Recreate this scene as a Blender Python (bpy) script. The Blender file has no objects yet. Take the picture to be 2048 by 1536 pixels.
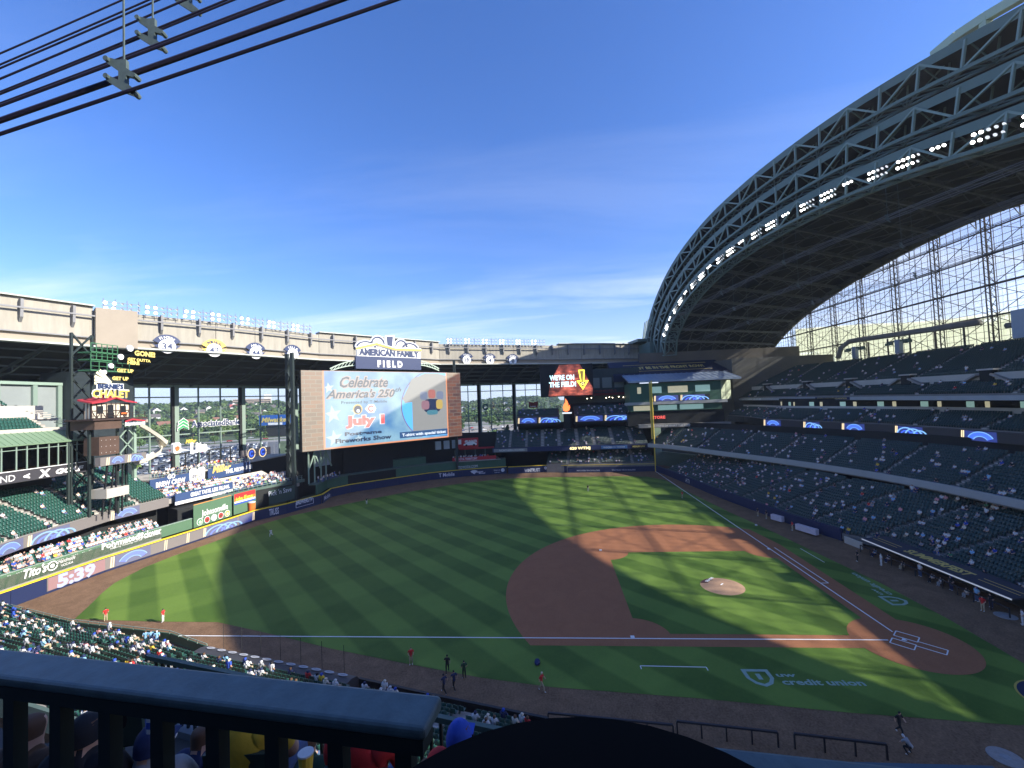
import bpy, bmesh, math, random
import numpy as np
from mathutils import Vector, Matrix
R = math.radians
random.seed(7); rng = np.random.default_rng(7)
sc = bpy.context.scene
# ---------------------------------------------------------------- camera
CAM = Vector((-48.687, 35.081, 25.932))
cd = bpy.data.cameras.new('camera'); cam = bpy.data.objects.new('camera', cd); sc.collection.objects.link(cam)
Fv = Vector((0.9958663, 0.08248195, 0.03803999)); Rv = Vector((0.08395089, -0.99571483, -0.03878443)); Uv = Rv.cross(Fv)
cam.matrix_world = Matrix(((Rv.x, Uv.x, -Fv.x, CAM.x), (Rv.y, Uv.y, -Fv.y, CAM.y), (Rv.z, Uv.z, -Fv.z, CAM.z), (0, 0, 0, 1)))
cd.sensor_width = 36; cd.lens = 36 * 875.506 / 2048; cd.clip_start = .05; cd.clip_end = 9000
sc.camera = cam
# ---------------------------------------------------------------- light and sky
SUN_AZ = math.atan2(-.976, -.216); SUN_EL = R(28.5)
tosun = Vector((math.cos(SUN_AZ) * math.cos(SUN_EL), math.sin(SUN_AZ) * math.cos(SUN_EL), math.sin(SUN_EL)))
ld = bpy.data.lights.new('sun', 'SUN'); ld.energy = 5.0; ld.angle = R(.53); ld.color = (1, .94, .84)
sun = bpy.data.objects.new('sun', ld); sc.collection.objects.link(sun)
sun.rotation_euler = tosun.to_track_quat('Z', 'Y').to_euler(); sun.location = (0, -100, 150)
w = bpy.data.worlds.new('World'); sc.world = w; w.use_nodes = True
nt = w.node_tree; nt.nodes.clear(); N = nt.nodes.new; L = nt.links.new
sky = N('ShaderNodeTexSky'); sky.sky_type = 'NISHITA'; sky.sun_disc = False; sky.sun_elevation = SUN_EL
sky.sun_rotation = math.atan2(tosun.x, tosun.y); sky.air_density = 1.0; sky.dust_density = .6; sky.ozone_density = 3.0; sky.altitude = 200
geo = N('ShaderNodeTexCoord'); sep = N('ShaderNodeSeparateXYZ'); L(geo.outputs['Generated'], sep.inputs[0])
# thin cirrus: noise on a plane high above, seen by direction
dv = N('ShaderNodeVectorMath'); dv.operation = 'DIVIDE'; cz = N('ShaderNodeMath'); cz.operation = 'MAXIMUM'; cz.inputs[1].default_value = .03
L(sep.outputs[2], cz.inputs[0]); az_ = N('ShaderNodeMath'); az_.operation = 'ADD'; az_.inputs[1].default_value = .06; L(cz.outputs[0], az_.inputs[0])
L(geo.outputs['Generated'], dv.inputs[0]); cb = N('ShaderNodeCombineXYZ'); [L(az_.outputs[0], cb.inputs[i]) for i in range(3)]; L(cb.outputs[0], dv.inputs[1])
mp = N('ShaderNodeMapping'); mp.inputs['Rotation'].default_value = (0, 0, R(20)); mp.inputs['Scale'].default_value = (1.0, .32, 1); L(dv.outputs[0], mp.inputs[0])
nz = N('ShaderNodeTexNoise'); nz.inputs['Scale'].default_value = 1.1; nz.inputs['Detail'].default_value = 9; nz.inputs['Roughness'].default_value = .62; nz.inputs['Distortion'].default_value = .5; L(mp.outputs[0], nz.inputs[0])
rp = N('ShaderNodeValToRGB'); rp.color_ramp.elements[0].position = .43; rp.color_ramp.elements[1].position = .68; L(nz.outputs[0], rp.inputs[0])
hz = N('ShaderNodeMapRange'); hz.inputs['From Min'].default_value = 0.03; hz.inputs['From Max'].default_value = .30; hz.inputs['To Min'].default_value = 1.0; hz.inputs['To Max'].default_value = .06; L(sep.outputs[2], hz.inputs[0])
ml = N('ShaderNodeMath'); ml.operation = 'MULTIPLY'; L(rp.outputs[0], ml.inputs[0]); L(hz.outputs[0], ml.inputs[1])
hs = N('ShaderNodeHueSaturation'); hs.inputs['Saturation'].default_value = 1.16; hs.inputs['Value'].default_value = 1.0
mt = N('ShaderNodeMixRGB'); mt.blend_type = 'MULTIPLY'; mt.inputs[0].default_value = 1; mt.inputs[2].default_value = (1.04, 1.0, 1.25, 1); L(sky.outputs[0], mt.inputs[1]); L(mt.outputs[0], hs.inputs['Color'])
mx = N('ShaderNodeMixRGB'); L(ml.outputs[0], mx.inputs[0]); L(hs.outputs[0], mx.inputs[1]); mx.inputs[2].default_value = (6.2, 6.6, 7.3, 1)
hb = N('ShaderNodeMapRange'); hb.interpolation_type = 'SMOOTHSTEP'; hb.inputs['From Min'].default_value = .0; hb.inputs['From Max'].default_value = .27; hb.inputs['To Min'].default_value = .6; hb.inputs['To Max'].default_value = 0; L(sep.outputs[2], hb.inputs[0])
mh = N('ShaderNodeMixRGB'); L(hb.outputs[0], mh.inputs[0]); L(mx.outputs[0], mh.inputs[1]); mh.inputs[2].default_value = (3.9, 4.7, 6.3, 1); mx = mh
bg = N('ShaderNodeBackground'); bg.inputs[1].default_value = .118; out = N('ShaderNodeOutputWorld'); L(mx.outputs[0], bg.inputs[0]); L(bg.outputs[0], out.inputs[0])
vs = sc.view_settings; vs.view_transform = 'Standard'; vs.look = 'None'; vs.exposure = 0.88; vs.gamma = 1
# ---------------------------------------------------------------- helpers
MATS = {}
def mat(name, col, rough=.7, metal=0, var=0, vs=1.0, streak=0, emis=0, ecol=None, spec=.4, bump=0, bscale=20):
    if name in MATS: return MATS[name]
    m = bpy.data.materials.new(name); m.use_nodes = True; t = m.node_tree; b = t.nodes['Principled BSDF']
    b.inputs['Base Color'].default_value = (*col, 1); b.inputs['Roughness'].default_value = rough; b.inputs['Metallic'].default_value = metal
    b.inputs['Specular IOR Level'].default_value = spec
    g = t.nodes.new('ShaderNodeNewGeometry')
    if var:
        n = t.nodes.new('ShaderNodeTexNoise'); n.inputs['Scale'].default_value = vs; n.inputs['Detail'].default_value = 5; n.inputs['Roughness'].default_value = .65
        if streak: mp_ = t.nodes.new('ShaderNodeMapping'); mp_.inputs['Scale'].default_value = (1, 1, streak); t.links.new(g.outputs['Position'], mp_.inputs[0]); t.links.new(mp_.outputs[0], n.inputs[0])
        else: t.links.new(g.outputs['Position'], n.inputs[0])
        r = t.nodes.new('ShaderNodeMapRange'); r.inputs['From Min'].default_value = .25; r.inputs['From Max'].default_value = .75
        r.inputs['To Min'].default_value = 1 - var; r.inputs['To Max'].default_value = 1 + var; t.links.new(n.outputs[0], r.inputs[0])
        mm = t.nodes.new('ShaderNodeMixRGB'); mm.blend_type = 'MULTIPLY'; mm.inputs[0].default_value = 1; mm.inputs[1].default_value = (*col, 1)
        t.links.new(r.outputs[0], mm.inputs[2]); t.links.new(mm.outputs[0], b.inputs['Base Color'])
    if bump:
        n2 = t.nodes.new('ShaderNodeTexNoise'); n2.inputs['Scale'].default_value = bscale; n2.inputs['Detail'].default_value = 4; t.links.new(g.outputs['Position'], n2.inputs[0])
        bb = t.nodes.new('ShaderNodeBump'); bb.inputs['Strength'].default_value = bump; bb.inputs['Distance'].default_value = .02
        t.links.new(n2.outputs[0], bb.inputs['Height']); t.links.new(bb.outputs[0], b.inputs['Normal'])
    if emis:
        b.inputs['Emission Color'].default_value = (*(ecol or col), 1); b.inputs['Emission Strength'].default_value = emis
    MATS[name] = m; return m
def led(name, col, s=.55): return mat('led_' + name, (.125, .125, .12), .5, emis=s, ecol=col)
def glassmat(name, tint=(.8, .9, .9), a=.85, rough=.03):
    if name in MATS: return MATS[name]
    m = bpy.data.materials.new(name); m.use_nodes = True; t = m.node_tree; t.nodes.clear()
    o = t.nodes.new('ShaderNodeOutputMaterial'); tr = t.nodes.new('ShaderNodeBsdfTransparent'); tr.inputs[0].default_value = (*tint, 1)
    gl = t.nodes.new('ShaderNodeBsdfGlossy'); gl.inputs['Roughness'].default_value = rough; gl.inputs[0].default_value = (.9, .95, 1, 1)
    fr = t.nodes.new('ShaderNodeFresnel'); fr.inputs[0].default_value = 1.45; ms = t.nodes.new('ShaderNodeMixShader')
    ma = t.nodes.new('ShaderNodeMath'); ma.operation = 'MULTIPLY'; ma.inputs[1].default_value = a; t.links.new(fr.outputs[0], ma.inputs[0])
    t.links.new(ma.outputs[0], ms.inputs[0]); t.links.new(tr.outputs[0], ms.inputs[1]); t.links.new(gl.outputs[0], ms.inputs[2]); t.links.new(ms.outputs[0], o.inputs[0])
    MATS[name] = m; return m
def dusty(name, k):
    m = glassmat(name, (.95, .97, .98), .35); t = m.node_tree; o = [n for n in t.nodes if n.type == 'OUTPUT_MATERIAL'][0]; src = o.inputs[0].links[0].from_socket
    tl = t.nodes.new('ShaderNodeBsdfTranslucent'); tl.inputs[0].default_value = (.86, .88, .9, 1); ms = t.nodes.new('ShaderNodeMixShader'); ms.inputs[0].default_value = k; t.links.new(src, ms.inputs[1]); t.links.new(tl.outputs[0], ms.inputs[2]); t.links.new(ms.outputs[0], o.inputs[0]); return m
col = sc.collection
def tagd(o, label=None, cat=None, group=None, kind=None):
    if label: o['label'] = label
    if cat: o['category'] = cat
    if group: o['group'] = group
    if kind: o['kind'] = kind
    return o
def thing(name, label, cat, loc=(0, 0, 0), group=None):
    o = bpy.data.objects.new(name, None); col.objects.link(o); o.location = loc; o.empty_display_size = .2
    return tagd(o, label, cat, group)
class MB:
    """collects faces in world coordinates and links them as one mesh object"""
    def __init__(s): s.v = []; s.f = []; s.m = []
    def add(s, vs_, fs, mi=0):
        k = len(s.v); s.v += [tuple(p) for p in vs_]; s.f += [[i + k for i in f] for f in fs]; s.m += [mi] * len(fs); return s
    def hexa(s, p, mi=0): return s.add(p, [(0, 3, 2, 1), (4, 5, 6, 7), (0, 1, 5, 4), (1, 2, 6, 5), (2, 3, 7, 6), (3, 0, 4, 7)], mi)
    def box(s, x0, x1, y0, y1, z0, z1, mi=0):
        return s.hexa([(x0, y0, z0), (x1, y0, z0), (x1, y1, z0), (x0, y1, z0), (x0, y0, z1), (x1, y0, z1), (x1, y1, z1), (x0, y1, z1)], mi)
    def rbox(s, c, u, hx, hy, z0, z1, mi=0):
        c = Vector((c[0], c[1], 0)); u = Vector((u[0], u[1], 0)).normalized(); v = Vector((-u.y, u.x, 0))
        q = [c - u * hx - v * hy, c + u * hx - v * hy, c + u * hx + v * hy, c - u * hx + v * hy]
        return s.hexa([(a.x, a.y, z0) for a in q] + [(a.x, a.y, z1) for a in q], mi)
    def beam(s, a, b, w, h=None, mi=0, up=(0, 0, 1)):
        a = Vector(a); b = Vector(b); d = (b - a); 
        if d.length < 1e-6: return s
        d.normalize(); h = h or w; up = Vector(up)
        if abs(d.dot(up)) > .98: up = Vector((1, 0, 0))
        x = d.cross(up).normalized() * w / 2; y = x.cross(d).normalized() * h / 2
        return s.hexa([a - x - y, a + x - y, a + x + y, a - x + y, b - x - y, b + x - y, b + x + y, b - x + y], mi)
    def tube(s, pts, r, n=6, mi=0, cap=True):
        pts = [Vector(p) for p in pts]; rings = []
        for i, p in enumerate(pts):
            d = (pts[min(i + 1, len(pts) - 1)] - pts[max(i - 1, 0)]).normalized()
            up = Vector((0, 0, 1)) if abs(d.z) < .95 else Vector((1, 0, 0)); x = d.cross(up).normalized(); y = x.cross(d)
            rr = r[i] if isinstance(r, (list, tuple)) else r
            rings.append([p + (x * math.cos(6.28319 * k / n) + y * math.sin(6.28319 * k / n)) * rr for k in range(n)])
        k0 = len(s.v); s.v += [tuple(q) for g in rings for q in g]
        for i in range(len(rings) - 1):
            for k in range(n): s.f.append([k0 + i * n + k, k0 + i * n + (k + 1) % n, k0 + (i + 1) * n + (k + 1) % n, k0 + (i + 1) * n + k]); s.m.append(mi)
        if cap: s.f.append([k0 + k for k in range(n)][::-1]); s.f.append([k0 + (len(rings) - 1) * n + k for k in range(n)]); s.m += [mi, mi]
        return s
    def prism(s, poly, z0, z1, mi=0):
        n = len(poly); return s.add([(*p[:2], z0) for p in poly] + [(*p[:2], z1) for p in poly],
            [list(range(n))[::-1], list(range(n, 2 * n))] + [[i, (i + 1) % n, n + (i + 1) % n, n + i] for i in range(n)], mi)
    def quad(s, a, b, c, d, mi=0): return s.add([a, b, c, d], [(0, 1, 2, 3)], mi)
    def build(s, name, mats, parent=None, smooth=False, **kw):
        if not isinstance(mats, (list, tuple)): mats = [mats]
        off = Vector(parent_world(parent)) if parent else Vector((0, 0, 0))
        if parent is None and s.v:
            a = np.array(s.v); off = Vector(((a[:, 0].min() + a[:, 0].max()) / 2, (a[:, 1].min() + a[:, 1].max()) / 2, a[:, 2].min()))
        me = bpy.data.meshes.new(name); me.from_pydata([(p[0] - off.x, p[1] - off.y, p[2] - off.z) for p in s.v], [], s.f)
        for m in mats: me.materials.append(m)
        if len(mats) > 1: me.polygons.foreach_set('material_index', s.m)
        if smooth: me.polygons.foreach_set('use_smooth', [True] * len(me.polygons))
        me.update(); o = bpy.data.objects.new(name, me); col.objects.link(o)
        if parent: o.parent = parent
        else: o.location = off
        return tagd(o, **kw)
def parent_world(p):
    l = Vector((0, 0, 0))
    while p: l += p.location; p = p.parent
    return l
def structure(name, mb, m, **kw): return mb.build(name, m, None, kind='structure', **kw)
def bulk(name, tv, tf, tm, mats_, pos, rot, scl, extra_m, parent=None, **kw):
    """one mesh from many copies of a template (numpy); extra_m shifts material slot 0 per copy"""
    tv = np.array(tv, float); n = len(pos); c, s_ = np.cos(rot), np.sin(rot); scl = np.asarray(scl, float).reshape(-1, 1)
    X = (tv[None, :, 0] * c[:, None] - tv[None, :, 1] * s_[:, None]) * scl + pos[:, 0:1]
    Y = (tv[None, :, 0] * s_[:, None] + tv[None, :, 1] * c[:, None]) * scl + pos[:, 1:2]
    Z = tv[None, :, 2] * scl + pos[:, 2:3]
    off = Vector(parent_world(parent)) if parent else Vector((0, 0, 0))
    V = np.stack([X - off.x, Y - off.y, Z - off.z], -1).reshape(-1, 3)
    lens = np.array([len(f) for f in tf]); flat = np.array([i for f in tf for i in f])
    loops = (flat[None, :] + np.arange(n)[:, None] * len(tv)).ravel(); tot = np.tile(lens, n); start = np.concatenate([[0], np.cumsum(tot)[:-1]])
    me = bpy.data.meshes.new(name); me.vertices.add(len(V)); me.vertices.foreach_set('co', V.ravel())
    me.loops.add(len(loops)); me.loops.foreach_set('vertex_index', loops.astype(np.int32))
    me.polygons.add(len(tot)); me.polygons.foreach_set('loop_start', start.astype(np.int32)); me.polygons.foreach_set('loop_total', tot.astype(np.int32))
    for m in mats_: me.materials.append(m)
    tm = np.array(tm); nfix = int(tm.max()); mi = np.tile(tm - 1, (n, 1))
    if extra_m is not None: mi = np.where(tm[None, :] == 0, nfix + np.asarray(extra_m)[:, None], mi)
    mi = np.maximum(mi, 0)
    me.polygons.foreach_set('material_index', mi.ravel().astype(np.int32)); me.update(calc_edges=True)
    o = bpy.data.objects.new(name, me); col.objects.link(o)
    if parent: o.parent = parent
    return tagd(o, **kw)
# frames: a flat upright face, u along A->B, v = height, n towards the viewer side
class Frame:
    def __init__(s, A, B, off=0, U=None, V=None, O=None):
        if O is not None: s.o = Vector(O); s.u = Vector(U).normalized(); s.v = Vector(V).normalized()
        else: s.o = Vector((A[0], A[1], 0)); s.u = Vector((B[0] - A[0], B[1] - A[1], 0)); s.len = s.u.length; s.u.normalize(); s.v = Vector((0, 0, 1))
        s.n = s.u.cross(s.v).normalized(); s.o = s.o + s.n * off
    def p(s, u, v, n=0): return s.o + s.u * u + s.v * v + s.n * n
def plate(fr, u0, u1, v0, v1, m, name, parent, off=0, th=.05, **kw):
    b = MB(); b.hexa([fr.p(u0, v0, off - th), fr.p(u1, v0, off - th), fr.p(u1, v0, off), fr.p(u0, v0, off), fr.p(u0, v1, off - th), fr.p(u1, v1, off - th), fr.p(u1, v1, off), fr.p(u0, v1, off)])
    return b.build(name, m, parent, **kw)
def shape(fr, pts, m, name, parent, off=.05, th=.04, **kw):
    n = len(pts); b = MB(); b.add([fr.p(x, y, off) for x, y in pts] + [fr.p(x, y, off - th) for x, y in pts],
        [list(range(n)), list(range(n, 2 * n))[::-1]] + [[i, n + i, n + (i + 1) % n, (i + 1) % n] for i in range(n)])
    return b.build(name, m, parent, **kw)
def ring_pts(cx, cy, r0, r1, a0, a1, n=14):
    a = [R(a0 + (a1 - a0) * i / n) for i in range(n + 1)]
    return [(cx + r1 * math.cos(t), cy + r1 * math.sin(t)) for t in a] + [(cx + r0 * math.cos(t), cy + r0 * math.sin(t)) for t in a[::-1]]
def disc_pts(cx, cy, r, n=20, ry=None): return [(cx + r * math.cos(6.28319 * i / n), cy + (ry or r) * math.sin(6.28319 * i / n)) for i in range(n)]
TXT = {}
def text(body, fr, u, v, h, m, parent, w=None, off=.08, bold=0, shear=0, align='L', rot=0, th=.0, name='lettering', spacing=1):
    """raised letters: lower left corner at (u, v), capital height h, total width w"""
    key = (body, bold, shear, spacing)
    if key not in TXT:
        cu = bpy.data.curves.new('t', 'FONT'); cu.body = body; cu.size = 1; cu.resolution_u = 2; cu.offset = bold; cu.shear = shear; cu.space_character = spacing
        ob = bpy.data.objects.new('t', cu); me = bpy.data.meshes.new_from_object(ob); vv = np.array([x.co[:] for x in me.vertices]) if len(me.vertices) else np.zeros((1, 3))
        TXT[key] = (vv, [list(p.vertices) for p in me.polygons]); bpy.data.objects.remove(ob); bpy.data.meshes.remove(me)
    vv, ff = TXT[key]; x0, x1 = vv[:, 0].min(), vv[:, 0].max(); s = h / .70
    sx = (w / (x1 - x0)) if w else s; W = (x1 - x0) * sx
    if align == 'C': u = u - W / 2
    c, sn = math.cos(rot), math.sin(rot)
    b = MB(); P_ = []
    for q in vv:
        a = (q[0] - x0) * sx; d = q[1] * s; P_.append(fr.p(u + a * c - d * sn, v + a * sn + d * c, off))
    b.add(P_, ff); return b.build(name, m, parent)
def offset_path(path, d):
    """parallel polyline, d to the left of travel"""
    P_ = [Vector((p[0], p[1])) for p in path]; o = []
    for i, p in enumerate(P_):
        a = (P_[i] - P_[i - 1]).normalized() if i else None; b = (P_[i + 1] - P_[i]).normalized() if i < len(P_) - 1 else None
        if a is None: n = Vector((-b.y, b.x)); k = 1
        elif b is None: n = Vector((-a.y, a.x)); k = 1
        else:
            n = Vector((-a.y - b.y, a.x + b.x)).normalized(); k = 1 / max(.5, n.dot(Vector((-b.y, b.x))))
        o.append((p.x + n.x * d * k, p.y + n.y * d * k))
    return o
def sample(path, step, start=0):
    out = []; acc = -start; tot = sum(math.dist(path[i], path[i + 1]) for i in range(len(path) - 1)); run = 0
    for i in range(len(path) - 1):
        a, b = path[i], path[i + 1]; l = math.dist(a, b); d = ((b[0] - a[0]) / l, (b[1] - a[1]) / l)
        t = -acc
        while t < l:
            if t >= 0: out.append((a[0] + d[0] * t, a[1] + d[1] * t, math.atan2(d[1], d[0]), (run + t) / tot))
            t += step
        acc = l - t + 0; acc = -(t - l); run += l
    return out
def fascia(path, z0, z1, th, mb, mi=0, back=0):
    """wall band along a path; its face is on the path, thickness to the left (away from the field)"""
    o = offset_path(path, th); f = offset_path(path, back) if back else path
    for i in range(len(path) - 1):
        mb.hexa([(*f[i], z0), (*f[i + 1], z0), (*o[i + 1], z0), (*o[i], z0), (*f[i], z1), (*f[i + 1], z1), (*o[i + 1], z1), (*o[i], z1)], mi)
    return mb

# ================================================================ SETTING: ground and field
def node_mat(name):
    m = bpy.data.materials.new(name); m.use_nodes = True; MATS[name] = m; return m, m.node_tree, m.node_tree.nodes['Principled BSDF']
def grass_mat(name, stripes=True, k=1.0):
    m, t, b = node_mat(name); n = t.nodes.new; l = t.links.new
    g = n('ShaderNodeNewGeometry'); sp = n('ShaderNodeSeparateXYZ'); l(g.outputs['Position'], sp.inputs[0])
    def stripe(ax, ay, width):
        a = n('ShaderNodeMath'); a.operation = 'MULTIPLY'; a.inputs[1].default_value = ax; l(sp.outputs[0], a.inputs[0])
        c = n('ShaderNodeMath'); c.operation = 'MULTIPLY_ADD'; c.inputs[1].default_value = ay; l(sp.outputs[1], c.inputs[0]); l(a.outputs[0], c.inputs[2])
        s_ = n('ShaderNodeMath'); s_.operation = 'MULTIPLY'; s_.inputs[1].default_value = math.pi / width; l(c.outputs[0], s_.inputs[0])
        q = n('ShaderNodeMath'); q.operation = 'SINE'; l(s_.outputs[0], q.inputs[0])
        r = n('ShaderNodeMapRange'); r.inputs['From Min'].default_value = -.25; r.inputs['From Max'].default_value = .25; l(q.outputs[0], r.inputs[0]); return r.outputs[0]
    s1 = stripe(.7071, -.7071, 3.2); s2 = stripe(.7071, .7071, 6.4)
    ad = n('ShaderNodeMath'); ad.operation = 'MULTIPLY_ADD'; ad.inputs[1].default_value = .38; l(s2, ad.inputs[0]); l(s1, ad.inputs[2])
    nz = n('ShaderNodeTexNoise'); nz.inputs['Scale'].default_value = .25; nz.inputs['Detail'].default_value = 8; nz.inputs['Roughness'].default_value = .7; l(g.outputs['Position'], nz.inputs[0])
    nf = n('ShaderNodeTexNoise'); nf.inputs['Scale'].default_value = 3.5; nf.inputs['Detail'].default_value = 4; l(g.outputs['Position'], nf.inputs[0])
    a2 = n('ShaderNodeMath'); a2.operation = 'MULTIPLY_ADD'; a2.inputs[1].default_value = 1.1; l(nz.outputs[0], a2.inputs[0]); l(ad.outputs[0], a2.inputs[2])
    a3 = n('ShaderNodeMath'); a3.operation = 'MULTIPLY_ADD'; a3.inputs[1].default_value = .5; l(nf.outputs[0], a3.inputs[0]); l(a2.outputs[0], a3.inputs[2])
    r = n('ShaderNodeMapRange'); r.inputs['From Min'].default_value = .5; r.inputs['From Max'].default_value = 2.5; l(a3.outputs[0], r.inputs[0])
    mx = n('ShaderNodeMixRGB'); mx.inputs[1].default_value = (.050 * k, .108 * k, .013 * k, 1); mx.inputs[2].default_value = (.158 * k, .255 * k, .040 * k, 1); l(r.outputs[0], mx.inputs[0]); l(mx.outputs[0], b.inputs[0])
    b.inputs['Roughness'].default_value = .75; b.inputs['Specular IOR Level'].default_value = .25
    bp = n('ShaderNodeBump'); bp.inputs['Strength'].default_value = .35; bp.inputs['Distance'].default_value = .06
    nb = n('ShaderNodeTexNoise'); nb.inputs['Scale'].default_value = 14; l(g.outputs['Position'], nb.inputs[0]); l(nb.outputs[0], bp.inputs['Height']); l(bp.outputs[0], b.inputs['Normal'])
    return m
M_grass = grass_mat('mown_grass')
def dirt_mat(name, c, v=.12):
    m, t, b = node_mat(name); n = t.nodes.new; l = t.links.new; g = n('ShaderNodeNewGeometry')
    a = n('ShaderNodeTexNoise'); a.inputs['Scale'].default_value = .35; a.inputs['Detail'].default_value = 8; a.inputs['Roughness'].default_value = .75; a.inputs['Distortion'].default_value = 1.2; l(g.outputs['Position'], a.inputs[0])
    f = n('ShaderNodeTexNoise'); f.inputs['Scale'].default_value = 6; f.inputs['Detail'].default_value = 5; l(g.outputs['Position'], f.inputs[0])
    ad = n('ShaderNodeMath'); ad.operation = 'ADD'; l(a.outputs[0], ad.inputs[0]); l(f.outputs[0], ad.inputs[1])
    r = n('ShaderNodeMapRange'); r.inputs['From Min'].default_value = .7; r.inputs['From Max'].default_value = 1.3; r.inputs['To Min'].default_value = 1 - v * 1.8; r.inputs['To Max'].default_value = 1 + v * 1.5; l(ad.outputs[0], r.inputs[0])
    mx = n('ShaderNodeMixRGB'); mx.blend_type = 'MULTIPLY'; mx.inputs[0].default_value = 1; mx.inputs[1].default_value = (*c, 1); l(r.outputs[0], mx.inputs[2]); l(mx.outputs[0], b.inputs[0])
    b.inputs['Roughness'].default_value = .95; b.inputs['Specular IOR Level'].default_value = .15
    bp = n('ShaderNodeBump'); bp.inputs['Strength'].default_value = .4; bp.inputs['Distance'].default_value = .04; l(f.outputs[0], bp.inputs['Height']); l(bp.outputs[0], b.inputs['Normal']); return m
M_track = dirt_mat('warning_track_clay', (.205, .124, .072), .24)
M_clay = dirt_mat('infield_clay', (.350, .148, .072), .08)
M_mound = dirt_mat('mound_clay', (.43, .27, .17), .06)
M_chalk = mat('chalk', (.82, .82, .80), .9, var=.06, vs=4)
def sheet(name, pts, z, m):
    b = MB(); b.add([(p[0], p[1], z) for p in pts], [list(range(len(pts)))]); return structure(name, b, m)
M_land = mat('outside_grass', (.075, .105, .038), .95, var=.35, vs=.03)
g = MB(); g.add([(-3000, -3000, -.3), (5000, -3000, -.3), (5000, 5000, -.3), (-3000, 5000, -.3)], [(0, 1, 2, 3)]); structure('ground', g, M_land)
sheet('warning_track', [(-40, -30), (20, -30), (60, -25), (118, -6), (118, 60), (105, 85), (80, 106), (50, 114), (-4, 116), (-40, 60)], -.02, M_track)
G = [(3.9, 97.2), (3.3, 86), (3.2, 77), (.3, 67.5), (-2.3, 59.7), (-4.7, 51), (-6.9, 42.6), (-8.1, 36), (-9.3, 23.3), (-10.7, 12), (-11.3, 5.3), (-11.7, .8), (-11, -3.6), (-8.6, -6.4), (-4.6, -7.3),
     (-1.6, -7.5), (4.2, -7.8), (14, -7.5), (24.4, -6.2), (37.5, -4.8), (50.3, -2.9), (71, -.7), (89, .9), (95.5, 5), (97.4, 13.2), (98.6, 35), (98, 49), (94, 59), (89, 67.4), (81.5, 76), (72.8, 84.5), (60.5, 94.4), (54, 99), (46.5, 101.6), (32.9, 103.4), (27, 104.6), (21.4, 104.9), (15, 103.6), (11.7, 101.9), (7, 99)]
sheet('outfield_grass', G, 0, M_grass)
# infield clay: circle about the rubber cut off by the lines beyond the foul lines
a = []
for i in range(121):
    t = R(-80 + i * 250 / 120); x = 13.04 + 28.96 * math.cos(t); y = 13.04 + 28.96 * math.sin(t)
    if x > -1.5 and y > -2.2: a.append((x, y))
sheet('infield_clay', [(-1.5, -2.2)] + [(29.6, -2.6)] + a, .012, M_clay)
sheet('home_plate_circle', [(-.5 + 5.15 * math.cos(R(i * 6)), -.2 + 5.15 * math.sin(R(i * 6))) for i in range(60)], .02, M_clay)
pts = []
def arc(cx, cy, r, a0, a1, n=9): pts.extend([(cx + r * math.cos(R(a0 + (a1 - a0) * i / n)), cy + r * math.sin(R(a0 + (a1 - a0) * i / n))) for i in range(n + 1)])
arc(-.5, -.2, 5.15, 74.5, 15, 9); arc(26.9, .5, 3.9, 173, 97, 9); arc(26.9, 26.9, 3.96, 262, 188, 9); arc(.5, 26.9, 3.9, -7, -83, 9)
sheet('infield_grass', pts, .026, M_grass)
# mound
mb = MB(); n = 36; rr = [(2.74, .028), (2.2, .12), (1.5, .24), (.9, .27), (0.01, .27)]
for (r, z) in rr: mb.v += [(13.0 + r * math.cos(6.28319 * k / n), 13.0 + r * math.sin(6.28319 * k / n), z) for k in range(n)]
for j in range(4): mb.f += [[j * n + k, j * n + (k + 1) % n, (j + 1) * n + (k + 1) % n, (j + 1) * n + k] for k in range(n)]
mb.m = [0] * len(mb.f); mound = mb.build('pitchers_mound', M_mound, smooth=True)
tagd(mound, 'round tan clay pitching mound in the middle of the infield grass', 'pitching mound')
b = MB(); b.rbox((13.04, 13.04), (1, -1), .305, .077, .27, .295); b.build('pitching_rubber', M_chalk, mound)
FH = Frame(None, None, O=(0, 0, 0), U=(0, -1, 0), V=(1, 0, 0))
b = MB(); b.add([(13.0 + r_ * math.cos(R(a_)), 13.0 + r_ * math.sin(R(a_)), z_) for r_, z_ in ((2.70, .055), (1.75, .215)) for a_ in (20, 32, 44, 56, 68)], [[i, i + 1, i + 6, i + 5] for i in range(4)])
b.build('dark_turf_apron', mat('dark_clay_turf', (.10, .045, .04), .9), mound)
FM = Frame(None, None, O=(14.75, 14.0, .222), U=(-.707, .707, 0), V=(-.707, -.707, 0)); text('BREWERS', FM, -.85, -.2, .38, M_chalk, mound, w=1.9, off=.02, bold=.03)
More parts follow.
